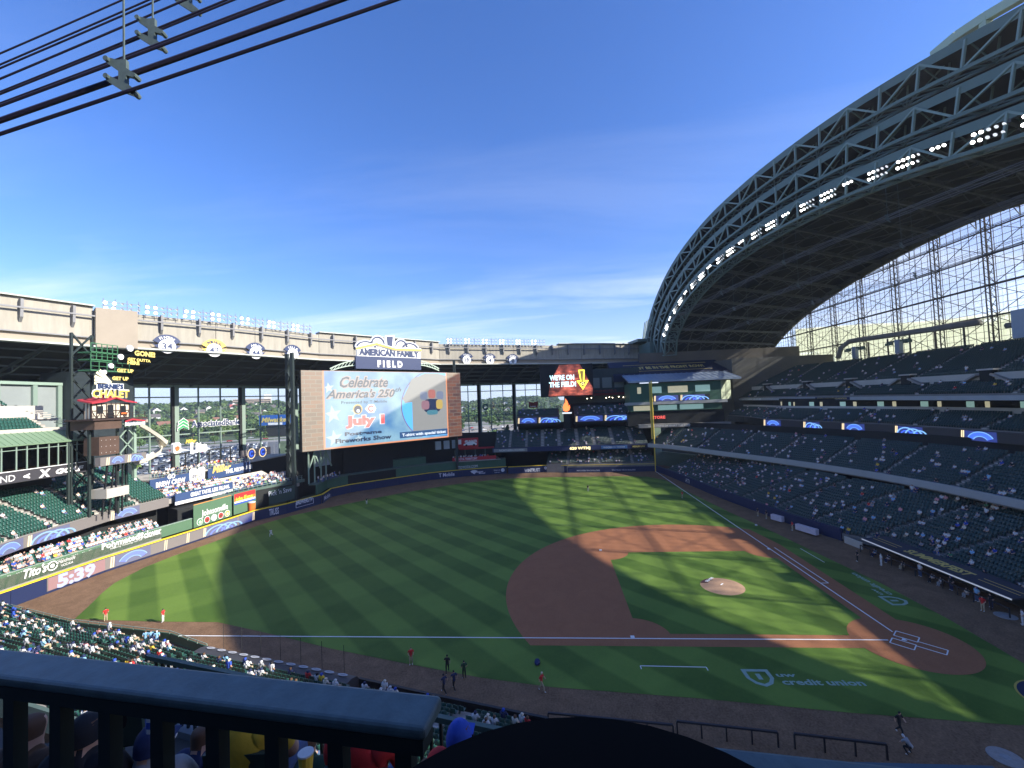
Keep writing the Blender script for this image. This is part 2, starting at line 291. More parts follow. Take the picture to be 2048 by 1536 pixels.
# lines
Ln = MB()
def line(a, b_, w_=.11, z=.04): Ln.rbox(((a[0] + b_[0]) / 2, (a[1] + b_[1]) / 2), (b_[0] - a[0], b_[1] - a[1]), math.dist(a, b_) / 2, w_ / 2, z - .03, z)
line((1.6, 0), (104.6, 0), .13); line((0, 1.6), (0, 110), .13)
line((14.0, -1.0), (27.9, -1.0)); line((13.9, 0), (13.9, -1.05), .1)
line((-4.8, 27.4), (-4.9, 21.3), .09, .012); line((-4.8, 27.4), (-5.3, 27.4), .09, .012); line((-4.9, 21.3), (-5.4, 21.3), .09, .012)
line((21.3, -4.9), (27.4, -4.8), .09, .012)
FB = Frame(None, None, O=(0, 0, 0), U=(.7071, -.7071, 0), V=(.7071, .7071, 0))
for s_ in (-1, 1):
    c0, c1 = s_ * .37, s_ * 1.59
    q = [(c0, -.92), (c1, -.92), (c1, .92), (c0, .92), (c0, -.92)]
    for i in range(4):
        A_, B_ = FB.p(*q[i]), FB.p(*q[i + 1]); line((A_.x, A_.y), (B_.x, B_.y), .1)
q = [(-.55, -.92), (-.55, -3.1), (.55, -3.1), (.55, -.92)]
for i in range(3):
    A_, B_ = FB.p(*q[i]), FB.p(*q[i + 1]); line((A_.x, A_.y), (B_.x, B_.y), .1)
structure('field_chalk_lines', Ln, M_chalk)
b = MB(); b.add([FB.p(x, y, .045) for x, y in [(0, -.22), (.215, 0), (.215, .22), (-.215, .22), (-.215, 0)]], [list(range(5))]); structure('home_plate_marking', b, M_chalk)
M_white = mat('white_rubber', (.85, .85, .83), .6)
for (x, y, lb) in [(27.2, .22, 'square white first base bag beside the right foul line'), (27.43, 27.43, 'square white second base bag on the far infield clay'), (.22, 27.2, 'square white third base bag beside the left foul line')]:
    b = MB(); b.rbox((x, y), (1, 0), .2, .2, .015, .115); tagd(b.build('base_bag', M_white), lb, 'base', 'white base bags')
# painted grass logos
M_paint = mat('turf_paint', (.30, .42, .34), .9, var=.15, vs=2)
M_navyp = mat('turf_paint_navy', (.02, .03, .07), .9); M_goldp = mat('turf_paint_gold', (.5, .38, .08), .9)
def logo(fr, lab):
    t = thing('painted_turf_logo', lab, 'painted logo', tuple(fr.o))
    ring = [(0, 2.2), (2.4, 2.2), (2.4, .9), (1.95, .1), (1.2, -.3), (.45, .1), (0, .9)]
    inn = [(.35, 1.85), (2.05, 1.85), (2.05, .9), (1.7, .35), (1.2, .08), (.7, .35), (.35, .9)]
    b = MB(); b.add([fr.p(x, y, .012) for x, y in ring] + [fr.p(x, y, .012) for x, y in inn], [[i, (i + 1) % 7, 7 + (i + 1) % 7, 7 + i] for i in range(7)]); b.build('shield_outline', M_paint, t)
    text('I', fr, 1.0, .75, .75, M_paint, t, w=.4, off=.012, bold=.05); text('uw', fr, 2.8, 1.15, .55, M_paint, t, w=1.7, off=.012, bold=.03); text('credit union', fr, 2.8, .05, .75, M_paint, t, w=6.9, off=.012, bold=.03); return t
logo(Frame(None, None, O=(-7.35, 18.3, 0), U=(0, -1, 0), V=(1, 0, 0)), 'white painted credit union shield and words on the grass near third base line')
logo(Frame(None, None, O=(7.6, -6.6, 0), U=(1, 0, 0), V=(0, 1, 0)), 'white painted credit union shield and words on the grass near first base line')
t = thing('painted_crest', 'round navy and gold painted crest on the grass behind home plate', 'painted logo', (-8.2, -4.6, 0)); fr = Frame(None, None, O=(-8.2, -4.6, 0), U=(.7071, -.7071, 0), V=(.7071, .7071, 0))
b = MB(); b.add([fr.p(x, y, .012) for x, y in disc_pts(0, 0, 2.3, 28, 1.7)], [list(range(28))]); b.build('crest_edge', M_goldp, t)
b = MB(); b.add([fr.p(x, y, .018) for x, y in disc_pts(0, 0, 2.15, 28, 1.55)], [list(range(28))]); b.build('crest_field', M_navyp, t)
text('M', fr, -1, -.7, 1.3, M_goldp, t, w=2, off=.024, bold=.04)

# ================================================================ figures and seats
def figure_mesh(pose, sub=0, lean=0.0):
    """one continuous body grown over a joint skeleton; returns verts, faces, zone per face (0 shirt 1 skin 2 trousers 3 hair/cap 4 shoes)"""
    J = {}
    if pose == 'sit':
        J = dict(pel=(0, 0, .45), chest=(0, -.02, .78), neck=(0, -.01, .98), head=(0, .02, 1.085), top=(0, .02, 1.165), sl=(.19, -.01, .92), sr=(-.19, -.01, .92), el=(.25, .09, .66), er=(-.25, .09, .66), hl=(.13, .32, .58), hr=(-.13, .32, .58),
                 hpl=(.09, .02, .45), hpr=(-.09, .02, .45), kl=(.12, .43, .48), kr=(-.12, .43, .48), al=(.12, .45, .07), ar=(-.12, .45, .07), tl=(.12, .6, .04), tr=(-.12, .6, .04))
    elif pose == 'stand':
        J = dict(pel=(0, 0, .93), chest=(0, 0, 1.25), neck=(0, 0, 1.48), head=(0, .02, 1.59), top=(0, .02, 1.68), sl=(.20, 0, 1.42), sr=(-.20, 0, 1.42), el=(.27, -.03, 1.12), er=(-.27, -.03, 1.12), hl=(.2, .14, .95), hr=(-.2, .14, .95),
                 hpl=(.09, 0, .90), hpr=(-.09, 0, .90), kl=(.11, .02, .48), kr=(-.11, .02, .48), al=(.12, 0, .07), ar=(-.12, 0, .07), tl=(.13, .17, .04), tr=(-.13, .17, .04))
    elif pose == 'walk':
        J = dict(pel=(0, 0, .92), chest=(0, .02, 1.25), neck=(0, .04, 1.48), head=(0, .07, 1.60), top=(0, .07, 1.72), sl=(.20, .02, 1.42), sr=(-.20, .02, 1.42), el=(.26, -.12, 1.14), er=(-.26, .14, 1.15), hl=(.24, -.08, .90), hr=(-.22, .34, 1.02),
                 hpl=(.09, 0, .89), hpr=(-.09, 0, .89), kl=(.10, .24, .50), kr=(-.10, -.06, .47), al=(.10, .30, .08), ar=(-.10, -.36, .13), tl=(.10, .47, .06), tr=(-.10, -.24, .03))
    elif pose == 'run':
        J = dict(pel=(0, 0, .92), chest=(0, .12, 1.22), neck=(0, .20, 1.43), head=(0, .26, 1.54), top=(0, .28, 1.66), sl=(.20, .17, 1.37), sr=(-.20, .17, 1.37), el=(.28, -.06, 1.16), er=(-.26, .36, 1.14), hl=(.22, .1, .96), hr=(-.16, .52, 1.32),
                 hpl=(.09, 0, .88), hpr=(-.09, 0, .88), kl=(.10, .38, .66), kr=(-.10, -.12, .46), al=(.10, .30, .25), ar=(-.10, -.52, .42), tl=(.10, .46, .2), tr=(-.10, -.5, .25))
    elif pose == 'crouch':
        J = dict(pel=(0, 0, .62), chest=(0, .22, .86), neck=(0, .38, 1.02), head=(0, .46, 1.10), top=(0, .5, 1.2), sl=(.20, .34, .96), sr=(-.20, .34, .96), el=(.26, .48, .74), er=(-.26, .48, .74), hl=(.12, .62, .62), hr=(-.12, .62, .62),
                 hpl=(.1, 0, .6), hpr=(-.1, 0, .6), kl=(.2, .4, .5), kr=(-.2, .4, .5), al=(.2, .12, .07), ar=(-.2, .12, .07), tl=(.22, .3, .04), tr=(-.22, .3, .04))
    rad = dict(pel=.15, chest=.165, neck=.065, head=.10, top=.085, sl=.085, sr=.085, el=.05, er=.05, hl=.042, hr=.042, hpl=.105, hpr=.105, kl=.075, kr=.075, al=.05, ar=.05, tl=.045, tr=.045)
    E_ = [('pel', 'chest', 0), ('chest', 'neck', 0), ('neck', 'head', 1), ('head', 'top', 3), ('chest', 'sl', 0), ('chest', 'sr', 0), ('sl', 'el', 0), ('sr', 'er', 0), ('el', 'hl', 1), ('er', 'hr', 1),
          ('pel', 'hpl', 2), ('pel', 'hpr', 2), ('hpl', 'kl', 2), ('hpr', 'kr', 2), ('kl', 'al', 2), ('kr', 'ar', 2), ('al', 'tl', 4), ('ar', 'tr', 4)]
    ks = list(J); me = bpy.data.meshes.new('f'); me.from_pydata([J[k] for k in ks], [(ks.index(a), ks.index(b)) for a, b, z in E_], [])
    ob = bpy.data.objects.new('f', me); col.objects.link(ob); md = ob.modifiers.new('s', 'SKIN'); md.use_smooth_shade = True
    if not me.skin_vertices: me.attributes.new('skin', 'FLOAT', 'POINT')
    sv = me.skin_vertices[0].data
    for i, k in enumerate(ks): sv[i].radius = (rad[k], rad[k] * (.72 if k in ('pel', 'chest') else 1)); sv[i].use_root = (k == 'pel')
    if sub: s2 = ob.modifiers.new('u', 'SUBSURF'); s2.levels = sub; s2.render_levels = sub
    dg = bpy.context.evaluated_depsgraph_get(); ev = ob.evaluated_get(dg); m2 = bpy.data.meshes.new_from_object(ev)
    V_ = np.array([v.co[:] for v in m2.vertices]); F_ = [list(p.vertices) for p in m2.polygons]; Z_ = []
    for f in F_:
        c = V_[f].mean(0); best = (9, 0)
        for a, b, z in E_:
            A_ = np.array(J[a]); B_ = np.array(J[b]); t_ = np.clip(np.dot(c - A_, B_ - A_) / np.dot(B_ - A_, B_ - A_), 0, 1); d = np.linalg.norm(c - A_ - t_ * (B_ - A_)) - (rad[a] + (rad[b] - rad[a]) * t_)
            if a in ('sl', 'sr') and t_ > .75: z = 1
            if d < best[0]: best = (d, z)
        z = best[1]
        if z == 1 and c[2] > J['head'][2] + .03: z = 3
        if z in (0, 1) and c[2] > J['neck'][2] + .045 and c[1] < J['head'][1] + .025: z = 3
        if z == 3 and c[2] < J['head'][2] + .05 and c[1] > J['head'][1] + .03: z = 1
        Z_.append(z)
    bpy.data.objects.remove(ob); bpy.data.meshes.remove(me); bpy.data.meshes.remove(m2)
    return V_, F_, Z_
FIG = {}
def fig(pose, sub=0):
    if (pose, sub) not in FIG: FIG[(pose, sub)] = figure_mesh(pose, sub)
    return FIG[(pose, sub)]
M_skin = mat('skin', (.52, .31, .22), .6); M_skin2 = mat('skin_dark', (.16, .085, .055), .6)
CL = {}
def cloth(n, c): CL[n] = mat('cloth_' + n.replace(' ', '_'), c, .85, var=.2, vs=5, bump=.5, bscale=9); return CL[n]
for n_, c_ in [('white', (.62, .62, .61)), ('navy', (.02, .03, .09)), ('royal blue', (.03, .08, .42)), ('light blue', (.25, .48, .68)), ('red', (.55, .03, .03)), ('grey', (.28, .29, .30)), ('black', (.015, .015, .018)),
               ('yellow', (.75, .50, .05)), ('pink', (.70, .30, .32)), ('green', (.08, .25, .12)), ('cream', (.68, .62, .50)), ('khaki', (.42, .34, .22)), ('denim', (.07, .11, .22)), ('orange', (.8, .16, .03)), ('lime', (.45, .8, .02)), ('brown', (.11, .06, .035)), ('dark green', (.015, .05, .03))]: cloth(n_, c_)
SHIRTS = ['white', 'navy', 'royal blue', 'light blue', 'red', 'grey', 'black', 'yellow', 'pink', 'green', 'cream']
SH_W = np.array([.42, .11, .07, .11, .025, .12, .07, .015, .03, .01, .07]); SH_W /= SH_W.sum()
PMESH = {}
def person_mesh(pose, shirt, trousers='denim', hair='brown', shoes='white', skin=M_skin, sub=0):
    key = (pose, shirt, trousers, hair, shoes, skin.name, sub)
    if key not in PMESH:
        V_, F_, Z_ = fig(pose, sub); me = bpy.data.meshes.new('person'); me.from_pydata([tuple(v) for v in V_], [], F_)
        for m in (CL[shirt], skin, CL[trousers], CL[hair], CL[shoes]): me.materials.append(m)
        me.polygons.foreach_set('material_index', Z_); me.polygons.foreach_set('use_smooth', [True] * len(F_)); me.update(); PMESH[key] = me
    return PMESH[key]
def person(pose, x, y, z, face, label, shirt, trousers='denim', hair='brown', group=None, s=1.0, sub=1, **kw):
    """face: heading in degrees, measured from +X"""
    o = bpy.data.objects.new('person', person_mesh(pose, shirt, trousers, hair, sub=sub, **kw)); col.objects.link(o); o.location = (x, y, z); o.rotation_euler = (0, 0, R(face) - R(90)); o.scale = (s, s, s)
    return tagd(o, label, 'person', group)
# seat: local +y faces the field, seat raised on a riser bracket
SV = []; SF = []
def _b(x0, x1, y0, y1, z0, z1, sl=0):
    k = len(SV); SV.extend([(x0, y0, z0), (x1, y0, z0), (x1, y1, z0), (x0, y1, z0), (x0, y0 - sl, z1), (x1, y0 - sl, z1), (x1, y1 - sl, z1), (x0, y1 - sl, z1)])
    SF.extend([[i + k for i in f] for f in [(4, 5, 6, 7), (0, 1, 5, 4), (1, 2, 6, 5), (2, 3, 7, 6), (3, 0, 4, 7)]])
_b(-.215, .215, -.06, -.02, .40, .84, .07); _b(-.21, .21, -.02, .36, .38, .43); _b(-.24, -.215, -.06, .30, .05, .60); 
SEAT_V, SEAT_F = list(SV), list(SF)
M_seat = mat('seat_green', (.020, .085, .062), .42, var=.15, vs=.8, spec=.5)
M_seat_shade = mat('seat_green_shaded', (.034, .066, .056), .42, var=.15, vs=.8, spec=.5)  # same seats in the shaded stands, the shade put into the colour
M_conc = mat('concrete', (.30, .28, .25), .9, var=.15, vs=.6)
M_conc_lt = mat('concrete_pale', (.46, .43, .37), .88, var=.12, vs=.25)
M_conc_dk = mat('concrete_dark', (.20, .19, .175), .9, var=.2, vs=.6)  # darker copy of the plain concrete, more uneven in tone
M_steel = mat('steel_green', (.085, .13, .105), .55, metal=.0, var=.1, vs=.5)
M_steel_lt = mat('steel_sage', (.25, .34, .27), .55, var=.08, vs=.5)
M_dark = mat('black_and_shade', (.018, .020, .020), .9)  # near black for fittings, and for recesses with their shade in the colour
CANDS = []      # spectators; the ones that show largest become objects of their own
CSEAT = []
def stand(name, label, path, z0, rows, tread, rise, aisles=(), occ=.1, seatm=None, clump=.5, front=1.0, zone='', seat_rows=None, aw=.6, back_th=.4, standers=.01, people=True, pitch=.5, conc=None, t0=0, t1=1, seats=True, front_m=None, seed=1, group=None, indiv=False):
    """stepped seating; path is the front edge with the field on the right of travel"""
    rg = np.random.default_rng(seed); seatm = seatm or M_seat
    L0 = sum(math.dist(path[i], path[i + 1]) for i in range(len(path) - 1)); c0 = path[len(path) // 2]
    T = thing('grandstand', label, 'grandstand', (c0[0], c0[1], z0), group); st = MB(); asl = MB(); pos = []; rot = []
    for r in range(rows):
        a = offset_path(path, r * tread); b = offset_path(path, (r + 1) * tread); z = z0 + r * rise; zb = z - (rise if r else front)
        for i in range(len(path) - 1):
            st.quad((*a[i], zb), (*a[i + 1], zb), (*a[i + 1], z), (*a[i], z)); st.quad((*a[i], z), (*a[i + 1], z), (*b[i + 1], z), (*b[i], z))
        mid = offset_path(path, (r + .62) * tread); smp = sample(mid, pitch, .25)
        LL = sum(math.dist(mid[i], mid[i + 1]) for i in range(len(mid) - 1))
        ph = rg.random()
        for (x, y, h, t) in smp:
            if min([abs(t - q) * LL for q in aisles] + [9]) < aw or t < t0 or t > t1: continue
            pos.append((x, y, z)); rot.append(h - math.pi)   # +y of the seat points to the right of travel
            nzv = math.sin(t * 37 + r * .9 + seed) * math.sin(t * 91 - r * .5 + seed * 2) * .5 + .5
            if people and rg.random() < occ * (.9 if occ > .8 else .62) * ((1 - clump) + clump * 1.6 * nzv * (1.7 if nzv > .62 else .35)):
                CANDS.append((x, y, z, h - math.pi, 'stand' if rg.random() < standers else 'sit', zone, int(rg.choice(len(SHIRTS), p=SH_W)), T, rg.random()))
        for q in aisles:     # aisle steps
            x, y, h, t = min(smp, key=lambda s_: abs(s_[3] - q)); d = Vector((math.cos(h), math.sin(h)))
            f = Vector((d.y, -d.x)); cc = Vector((x, y)) 
            asl.rbox((cc - f * tread * .18), d, aw * .8, tread * .24, z - .02, z + rise * .5)
    st.build('stepped_terrace', conc or M_conc, T, kind='stuff')
    if aisles: asl.build('aisle_step', M_conc_lt, T, kind='stuff')
    if front_m: pass
    pos = np.array(pos); rot = np.array(rot)
    if seats and len(pos):
        if indiv: CSEAT.append((T, pos, rot, seatm))
        else: bulk('seat', SEAT_V, SEAT_F, [1] * len(SEAT_F), [seatm], pos, rot, np.ones(len(pos)), None, parent=T, kind='stuff')
    # low wall at the back
    bk = offset_path(path, rows * tread); m = MB(); fascia(bk, z0 + (rows - 1) * rise - .5, z0 + (rows - 1) * rise + back_th, .25, m); m.build('back_wall', M_conc_lt if back_th > .9 else M_steel, T)
    return T
def railing(T, path, z, h=1.0, m=None, post=1.6, bars=2, name='railing', r=.03):
    b = MB(); m = m or M_steel
    for k in range(bars): 
        zz = z + h * (k + 1) / bars
        for i in range(len(path) - 1): b.beam((*path[i], zz), (*path[i + 1], zz), r * 2)
    for (x, y, hh, t) in sample(path, post): b.beam((x, y, z), (x, y, z + h), r * 2)
    return b.build(name, m, T)

# ================================================================ GRANDSTANDS
# -- first base side
P_low = [(98, -1.6), (83, -3.6), (67, -5.6), (58, -7.2), (48, -9.2), (40, -10.6), (31, -13.6), (25, -17.6), (15.5, -17.9), (5, -17.9), (-4, -17.9), (-14, -17.2), (-24, -13)]
T1 = stand('grandstand', 'long lower bowl of green seats along the first base side, half filled', P_low, 1.25, 18, .84, .34, aisles=(.09, .17, .25, .33, .41, .49, .57, .65, .73, .81, .9), occ=.18, seatm=M_seat_shade, zone='in the lower bowl along the first base line', back_th=.3, seed=3, conc=M_conc_dk, clump=.75)
b = MB(); fascia([(105, -.2), (98, -1.6), (83, -3.6), (67, -5.6), (58, -7.2), (48, -9.2), (40, -10.6), (31, -13.5)], 0, 2.0, .3, b, back=-.15)
w1 = b.build('padded_wall', mat('pad_navy', (.012, .022, .075), .55, var=.1, vs=.3)); tagd(w1, 'long navy padded wall under the first base side seats along the warning track', 'wall')
MN = MATS['pad_navy']; M_yel = mat('yellow_trim', (.72, .52, .06), .55)
text('ATI', Frame((83, -3.45), (67, -5.45)), 0, .5, 1.1, M_chalk, w1, w=2.6)
# loge deck
P_log = [(107, 1.5), (99, -4.5), (91, -8.6), (80, -13), (68, -18.8), (55, -23.8), (42, -27.5), (31, -29.4), (18, -30), (4, -30), (-14, -29.5), (-30, -26)]
T2 = stand('grandstand', 'second tier of green seats above the first base lower bowl', P_log, 8.9, 13, .84, .40, aisles=(.05, .14, .23, .32, .41, .50, .59, .68, .77, .86, .94), occ=.12, clump=.75, seatm=M_seat_shade, zone='in the second tier on the first base side', back_th=.3, seed=5, conc=M_conc_dk)
b = MB(); fascia(P_log, 8.15, 9.35, .3, b, back=-.25); b.build('pale_fascia', mat('fascia_pale', (.36, .37, .36), .7, var=.08, vs=.3), T2)
b = MB(); o1 = offset_path(P_log, .1); o2 = offset_path(P_log, 13.4)
for i in range(len(P_log) - 1): b.quad((*o1[i], 8.12), (*o2[i], 8.6), (*o2[i + 1], 8.6), (*o1[i + 1], 8.12))
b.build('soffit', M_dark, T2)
# open concourse behind the lower bowl: its shadow put into a near black back wall
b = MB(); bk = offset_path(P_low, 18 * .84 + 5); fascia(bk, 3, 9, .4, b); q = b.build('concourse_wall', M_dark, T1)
# club deck with ribbon board
P_clb = [(118, -30), (108, -31.5), (90, -29.4), (76, -33), (66, -36.5), (54, -40), (40, -41.2), (26, -41.5), (8, -41.5), (-12, -41), (-32, -37)]
T3 = stand('grandstand', 'shallow club tier of green seats above the glowing ribbon board', P_clb, 17.6, 7, .86, .36, aisles=(.1, .19, .28, .37, .46, .55, .64, .73, .82, .91), occ=.10, seatm=M_seat_shade, zone='in the club tier on the first base side', back_th=1.4, seed=8, conc=M_conc_dk)
b = MB(); fascia(P_clb, 15.4, 17.4, .4, b, back=-.1); b.build('fascia', mat('fascia_black', (.012, .013, .015), .5), T3)
b = MB(); o1 = offset_path(P_clb, .1); o2 = offset_path(P_clb, 14)
for i in range(len(P_clb) - 1): b.quad((*o1[i], 15.4), (*o2[i], 14.6), (*o2[i + 1], 14.6), (*o1[i + 1], 15.4))
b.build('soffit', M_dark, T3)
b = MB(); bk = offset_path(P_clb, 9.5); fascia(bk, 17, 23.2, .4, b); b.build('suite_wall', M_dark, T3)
# lit suite openings seen in the dark gap
M_win = mat('suite_window_glow', (.30, .30, .22), .4, emis=.25, ecol=(.8, .75, .5)); M_win2 = mat('suite_window_teal', (.2, .3, .28), .4, emis=.2, ecol=(.45, .75, .7))
bk2 = offset_path(P_clb, 9.3)
for k, (x, y, h, t_) in enumerate(sample(bk2, 3.2)):
    if t_ < .12 or t_ > .9 or (k * 7) % 3 == 1: continue
    b = MB(); b.rbox((x, y), (math.cos(h), math.sin(h)), .4 + .35 * ((k * 5) % 3), .05, 21.0, 22.2); b.build('suite_window', (M_win, M_win2, M_win2)[k % 3], T3)
# upper deck
P_up = [(134, -33.5), (117, -37.5), (101, -41), (86, -42.5), (70, -43), (26, -43.5), (0, -43.5), (-30, -42)]
T4 = stand('grandstand', 'front rows of green seats at the edge of the first base upper deck', P_up, 23.9, 5, .84, .42, aisles=(.12, .25, .38, .5, .62, .74, .86), occ=.07, seatm=M_seat_shade, zone='in the front rows of the upper deck', back_th=2.1, seed=9, conc=M_conc_dk, t0=.08)
b = MB(); fascia(P_up, 22.7, 23.55, .3, b, back=-.2); b.build('pale_fascia', MATS['fascia_pale'], T4)
b = MB(); o1 = offset_path(P_up, .1); o2 = offset_path(P_up, 13)
for i in range(len(P_up) - 1): b.quad((*o1[i], 22.65), (*o2[i], 22.3), (*o2[i + 1], 22.3), (*o1[i + 1], 22.65))
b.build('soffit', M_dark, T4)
P_up2 = offset_path(P_up, 4.6)
T5 = stand('grandstand', 'steep upper deck of green seats under the roof on the first base side', P_up2, 27.3, 18, .84, .395, aisles=(.08, .17, .27, .37, .47, .57, .67, .77, .87), occ=.045, seatm=M_seat_shade, zone='high in the upper deck on the first base side', back_th=.05, seed=11, conc=M_conc_dk, t0=.02, clump=.8, aw=.75)
# vomitory openings in the pale wall between the two
for k, t_ in enumerate((.13, .24, .35, .46, .57, .68, .79)):
    x, y, h, tt = min(sample(P_up2, .5), key=lambda s_: abs(s_[3] - t_)); d = (math.cos(h), math.sin(h))
    b = MB(); b.rbox((x, y + .3), d, 1.2, .5, 25.2, 28.2); b.build('vomitory', M_dark, T5); b = MB(); b.rbox((x, y + .2), d, 1.6, .75, 28.2, 28.5); b.build('vomitory_hood', M_conc_lt, T5)
    for s_ in (-1, 1):
        b = MB(); b.beam((x + s_ * 1.4 * d[0], y + 1.0, 27.4), (x + s_ * 5.4 * d[0], y + .9, 25.6), .9, .35); b.build('stair_flank', M_conc, T5)
railing(T5, P_up2, 27.3, .9, bars=2)
# banners on the decks' edges
M_txtw = mat('lettering_white', (.75, .75, .73), .6); M_txtg = mat('lettering_gold', (.72, .55, .16), .6); M_txtn = mat('lettering_navy', (.02, .03, .10), .6)
fr = Frame((86, -42.3), (70, -42.8), off=.05); plate(fr, 0, 14, 22.75, 23.5, mat('banner_navy', (.02, .03, .09), .7), 'banner', T4); text('BREWERS COMMUNITY FOUNDATION', fr, 1, 22.95, .4, M_txtg, T4, w=12, bold=.02)
fr = Frame((134, -33.3), (101, -40.8), off=.1); text('WISCONSIN AVENUE   GATE AREA 12-20-08', fr, 2, 22.9, .45, M_txtw, T4, w=22, bold=.02)
b = MB(); bk = offset_path(P_log, 13 * .84 + 1.5); fascia(bk, 8, 16, .4, b); b.build('concourse_wall', M_dark, T2)
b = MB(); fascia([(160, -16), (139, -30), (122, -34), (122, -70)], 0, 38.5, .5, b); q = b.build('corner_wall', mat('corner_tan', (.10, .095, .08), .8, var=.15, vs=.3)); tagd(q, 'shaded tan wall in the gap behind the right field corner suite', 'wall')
b = MB(); b.box(-40, 150, -71, -70.4, 0, 30); q = b.build('outer_wall', M_conc); tagd(q, 'outer concrete wall behind the first base side decks', 'wall')
# -- right field corner suite box
bx = thing('suite_box', 'green suite box with pale metal roof above the right field corner', 'building', (114, -12, 20)); F1 = Frame((110, 6.3), (110, -25))
M_grn = mat('painted_green', (.045, .115, .075), .6, var=.08, vs=.5)
b = MB(); b.box(110, 121, -25, 6.3, 20.3, 30.2); b.build('wall', M_grn, bx)
M_rfm = mat('pale_blue_metal', (.30, .36, .44), .45, metal=.3, var=.06, vs=.8)
b = MB(); b.hexa([(108.6, -31.5, 30.5), (124, -31.5, 33.8), (124, 6.8, 33.8), (108.6, 6.8, 30.5), (108.6, -31.5, 31.1), (124, -31.5, 34.4), (124, 6.8, 34.4), (108.6, 6.8, 31.1)]); b.build('roof', M_rfm, bx)
for i in range(20): b = MB(); b.beam((108.5, 6 - i * 1.95, 31.15), (123.8, 6 - i * 1.95, 34.45), .12, .12); b.build('roof_seam', M_rfm, bx)
for a_, c_, m_ in ((2.6, 3.9, M_win), (7.4, 11.0, M_win2), (13.2, 20.0, M_win), (22.6, 27.6, M_win2)):
    plate(F1, a_, c_, 26.6, 28.9, m_, 'window', bx, off=.06)
b = MB(); b.hexa([(110, -25, 23.6), (118, -31.5, 23.6), (121, -25, 23.6), (119, -25, 23.6), (110, -25, 30.4), (118, -31.5, 30.4), (121, -25, 30.4), (119, -25, 30.4)]); b.build('corner_wall', mat('pale_cream', (.42, .47, .33), .7), bx)  # corner face in a paler cream than the green walls
plate(F1, -2, 33, 22.6, 23.6, MATS['fascia_pale'], 'ledge', bx, off=.8, th=.9)
for a_, c_ in ((1, 7), (9.5, 16), (17, 25)): plate(F1, a_, c_, 20.6, 22.3, (M_win2, M_win, M_win2)[int(a_) % 3], 'window', bx, off=.05)
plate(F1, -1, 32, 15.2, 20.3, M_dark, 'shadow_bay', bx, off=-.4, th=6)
b = MB(); b.box(108, 124, -27, 4, 14.6, 15.8); b.build('balcony_slab', M_conc, bx); text('MOUNTAINS OF WHAT THE SUMMER BRINGS', Frame((107.9, 2), (107.9, -20)), 1, 14.9, .55, M_txtw, bx, w=19, off=.05)
text('STORE', F1, 7.2, 17.6, .95, led('red', (1, .08, .05), .6), bx, w=4.6, off=.1, bold=.04)
# dark tarped rows above the roof with the navy banner
b = MB(); b.hexa([(122, -33, 31.5), (138, -33, 38.5), (138, 10, 38.5), (122, 10, 31.5), (122, -33, 34), (138, -33, 40.3), (138, 10, 40.3), (122, 10, 34)]); tarp = b.build('seat_cover', mat('navy_tarp', (.015, .022, .05), .8)); tagd(tarp, 'navy tarp with yellow words covering the upper seats in the right field corner', 'banner')
FT = Frame(None, None, O=(122, 6, 34.05), U=(0, -1, 0), V=(16, 0, 6.3)); text('I MUST BE IN THE FRONT ROW!', FT, 3, 6, 3.0, M_txtg, tarp, w=29, off=.1, bold=.03)

b = MB()
for v_ in (3.5, 11.5): b.beam(FT.p(1.5, v_, .1), FT.p(34, v_, .1), .35, .1)
b.build('border_line', M_txtg, tarp)
b = MB(); b.box(136, 139, -66, -3, 39, 43.4); bw = b.build('upper_concourse_wall', mat('tan_wall', (.11, .095, .075), .8, var=.15, vs=.2)); tagd(bw, 'tan concrete wall behind the covered seats at the roof end', 'wall')
# -- right field: loge, lower bleachers, party deck
P_rfl = [(108, 55.3), (108, 1.2)]
T6 = stand('grandstand', 'nearly empty block of green seats above the right field bullpen', P_rfl, 8.9, 12, .86, .47, aisles=(.1, .21, .32, .43, .55, .66, .78, .9), occ=.11, seatm=M_seat_shade, zone='in the right field deck', back_th=.5, seed=13, conc=M_conc_dk, clump=.8)
b = MB(); fascia([(108, 56), (108, 0)], 7.6, 9.2, .3, b, back=-.15); b.build('fascia', MATS['banner_navy'], T6)
b = MB(); b.box(108.2, 121, 0, 56, 7.3, 7.6); b.build('soffit', M_dark, T6)
fr = Frame((107.8, 56), (107.8, 0)); 
plate(fr, .5, 12.5, 7.7, 8.9, mat('banner_grey', (.2, .22, .23), .7), 'banner', T6, off=.08); text('NORTHERN WATERS', fr, 2.5, 8.0, .6, M_txtw, T6, w=9, off=.12)
text('620 WTMJ', fr, 27.5, 7.9, .85, led('warm', (1, .8, .35), 1.2), T6, w=7.2, off=.12, bold=.04); plate(fr, 38.5, 47.5, 7.75, 8.9, mat('banner_blue', (.05, .14, .32), .7), 'banner', T6, off=.08); text('WISCONSIN WATER', fr, 39.2, 8.05, .55, M_txtw, T6, w=7.5, off=.12)
plate(fr, 49, 54, 7.75, 8.9, M_dark, 'banner', T6, off=.08); text('MEDLEY LAW', fr, 49.3, 8.05, .55, M_txtg, T6, w=4.3, off=.12, bold=.02)
P_rfb = [(107.6, 37), (106.4, 29.5), (104.6, 0)]
T7 = stand('grandstand', 'dark right field bleachers close behind the outfield fence', offset_path(P_rfb, .8), 3.0, 10, .85, .36, aisles=(.2, .5, .8), occ=.24, seatm=M_seat_shade, zone='in the right field bleachers', back_th=.5, seed=15, conc=M_conc_dk, front=3)
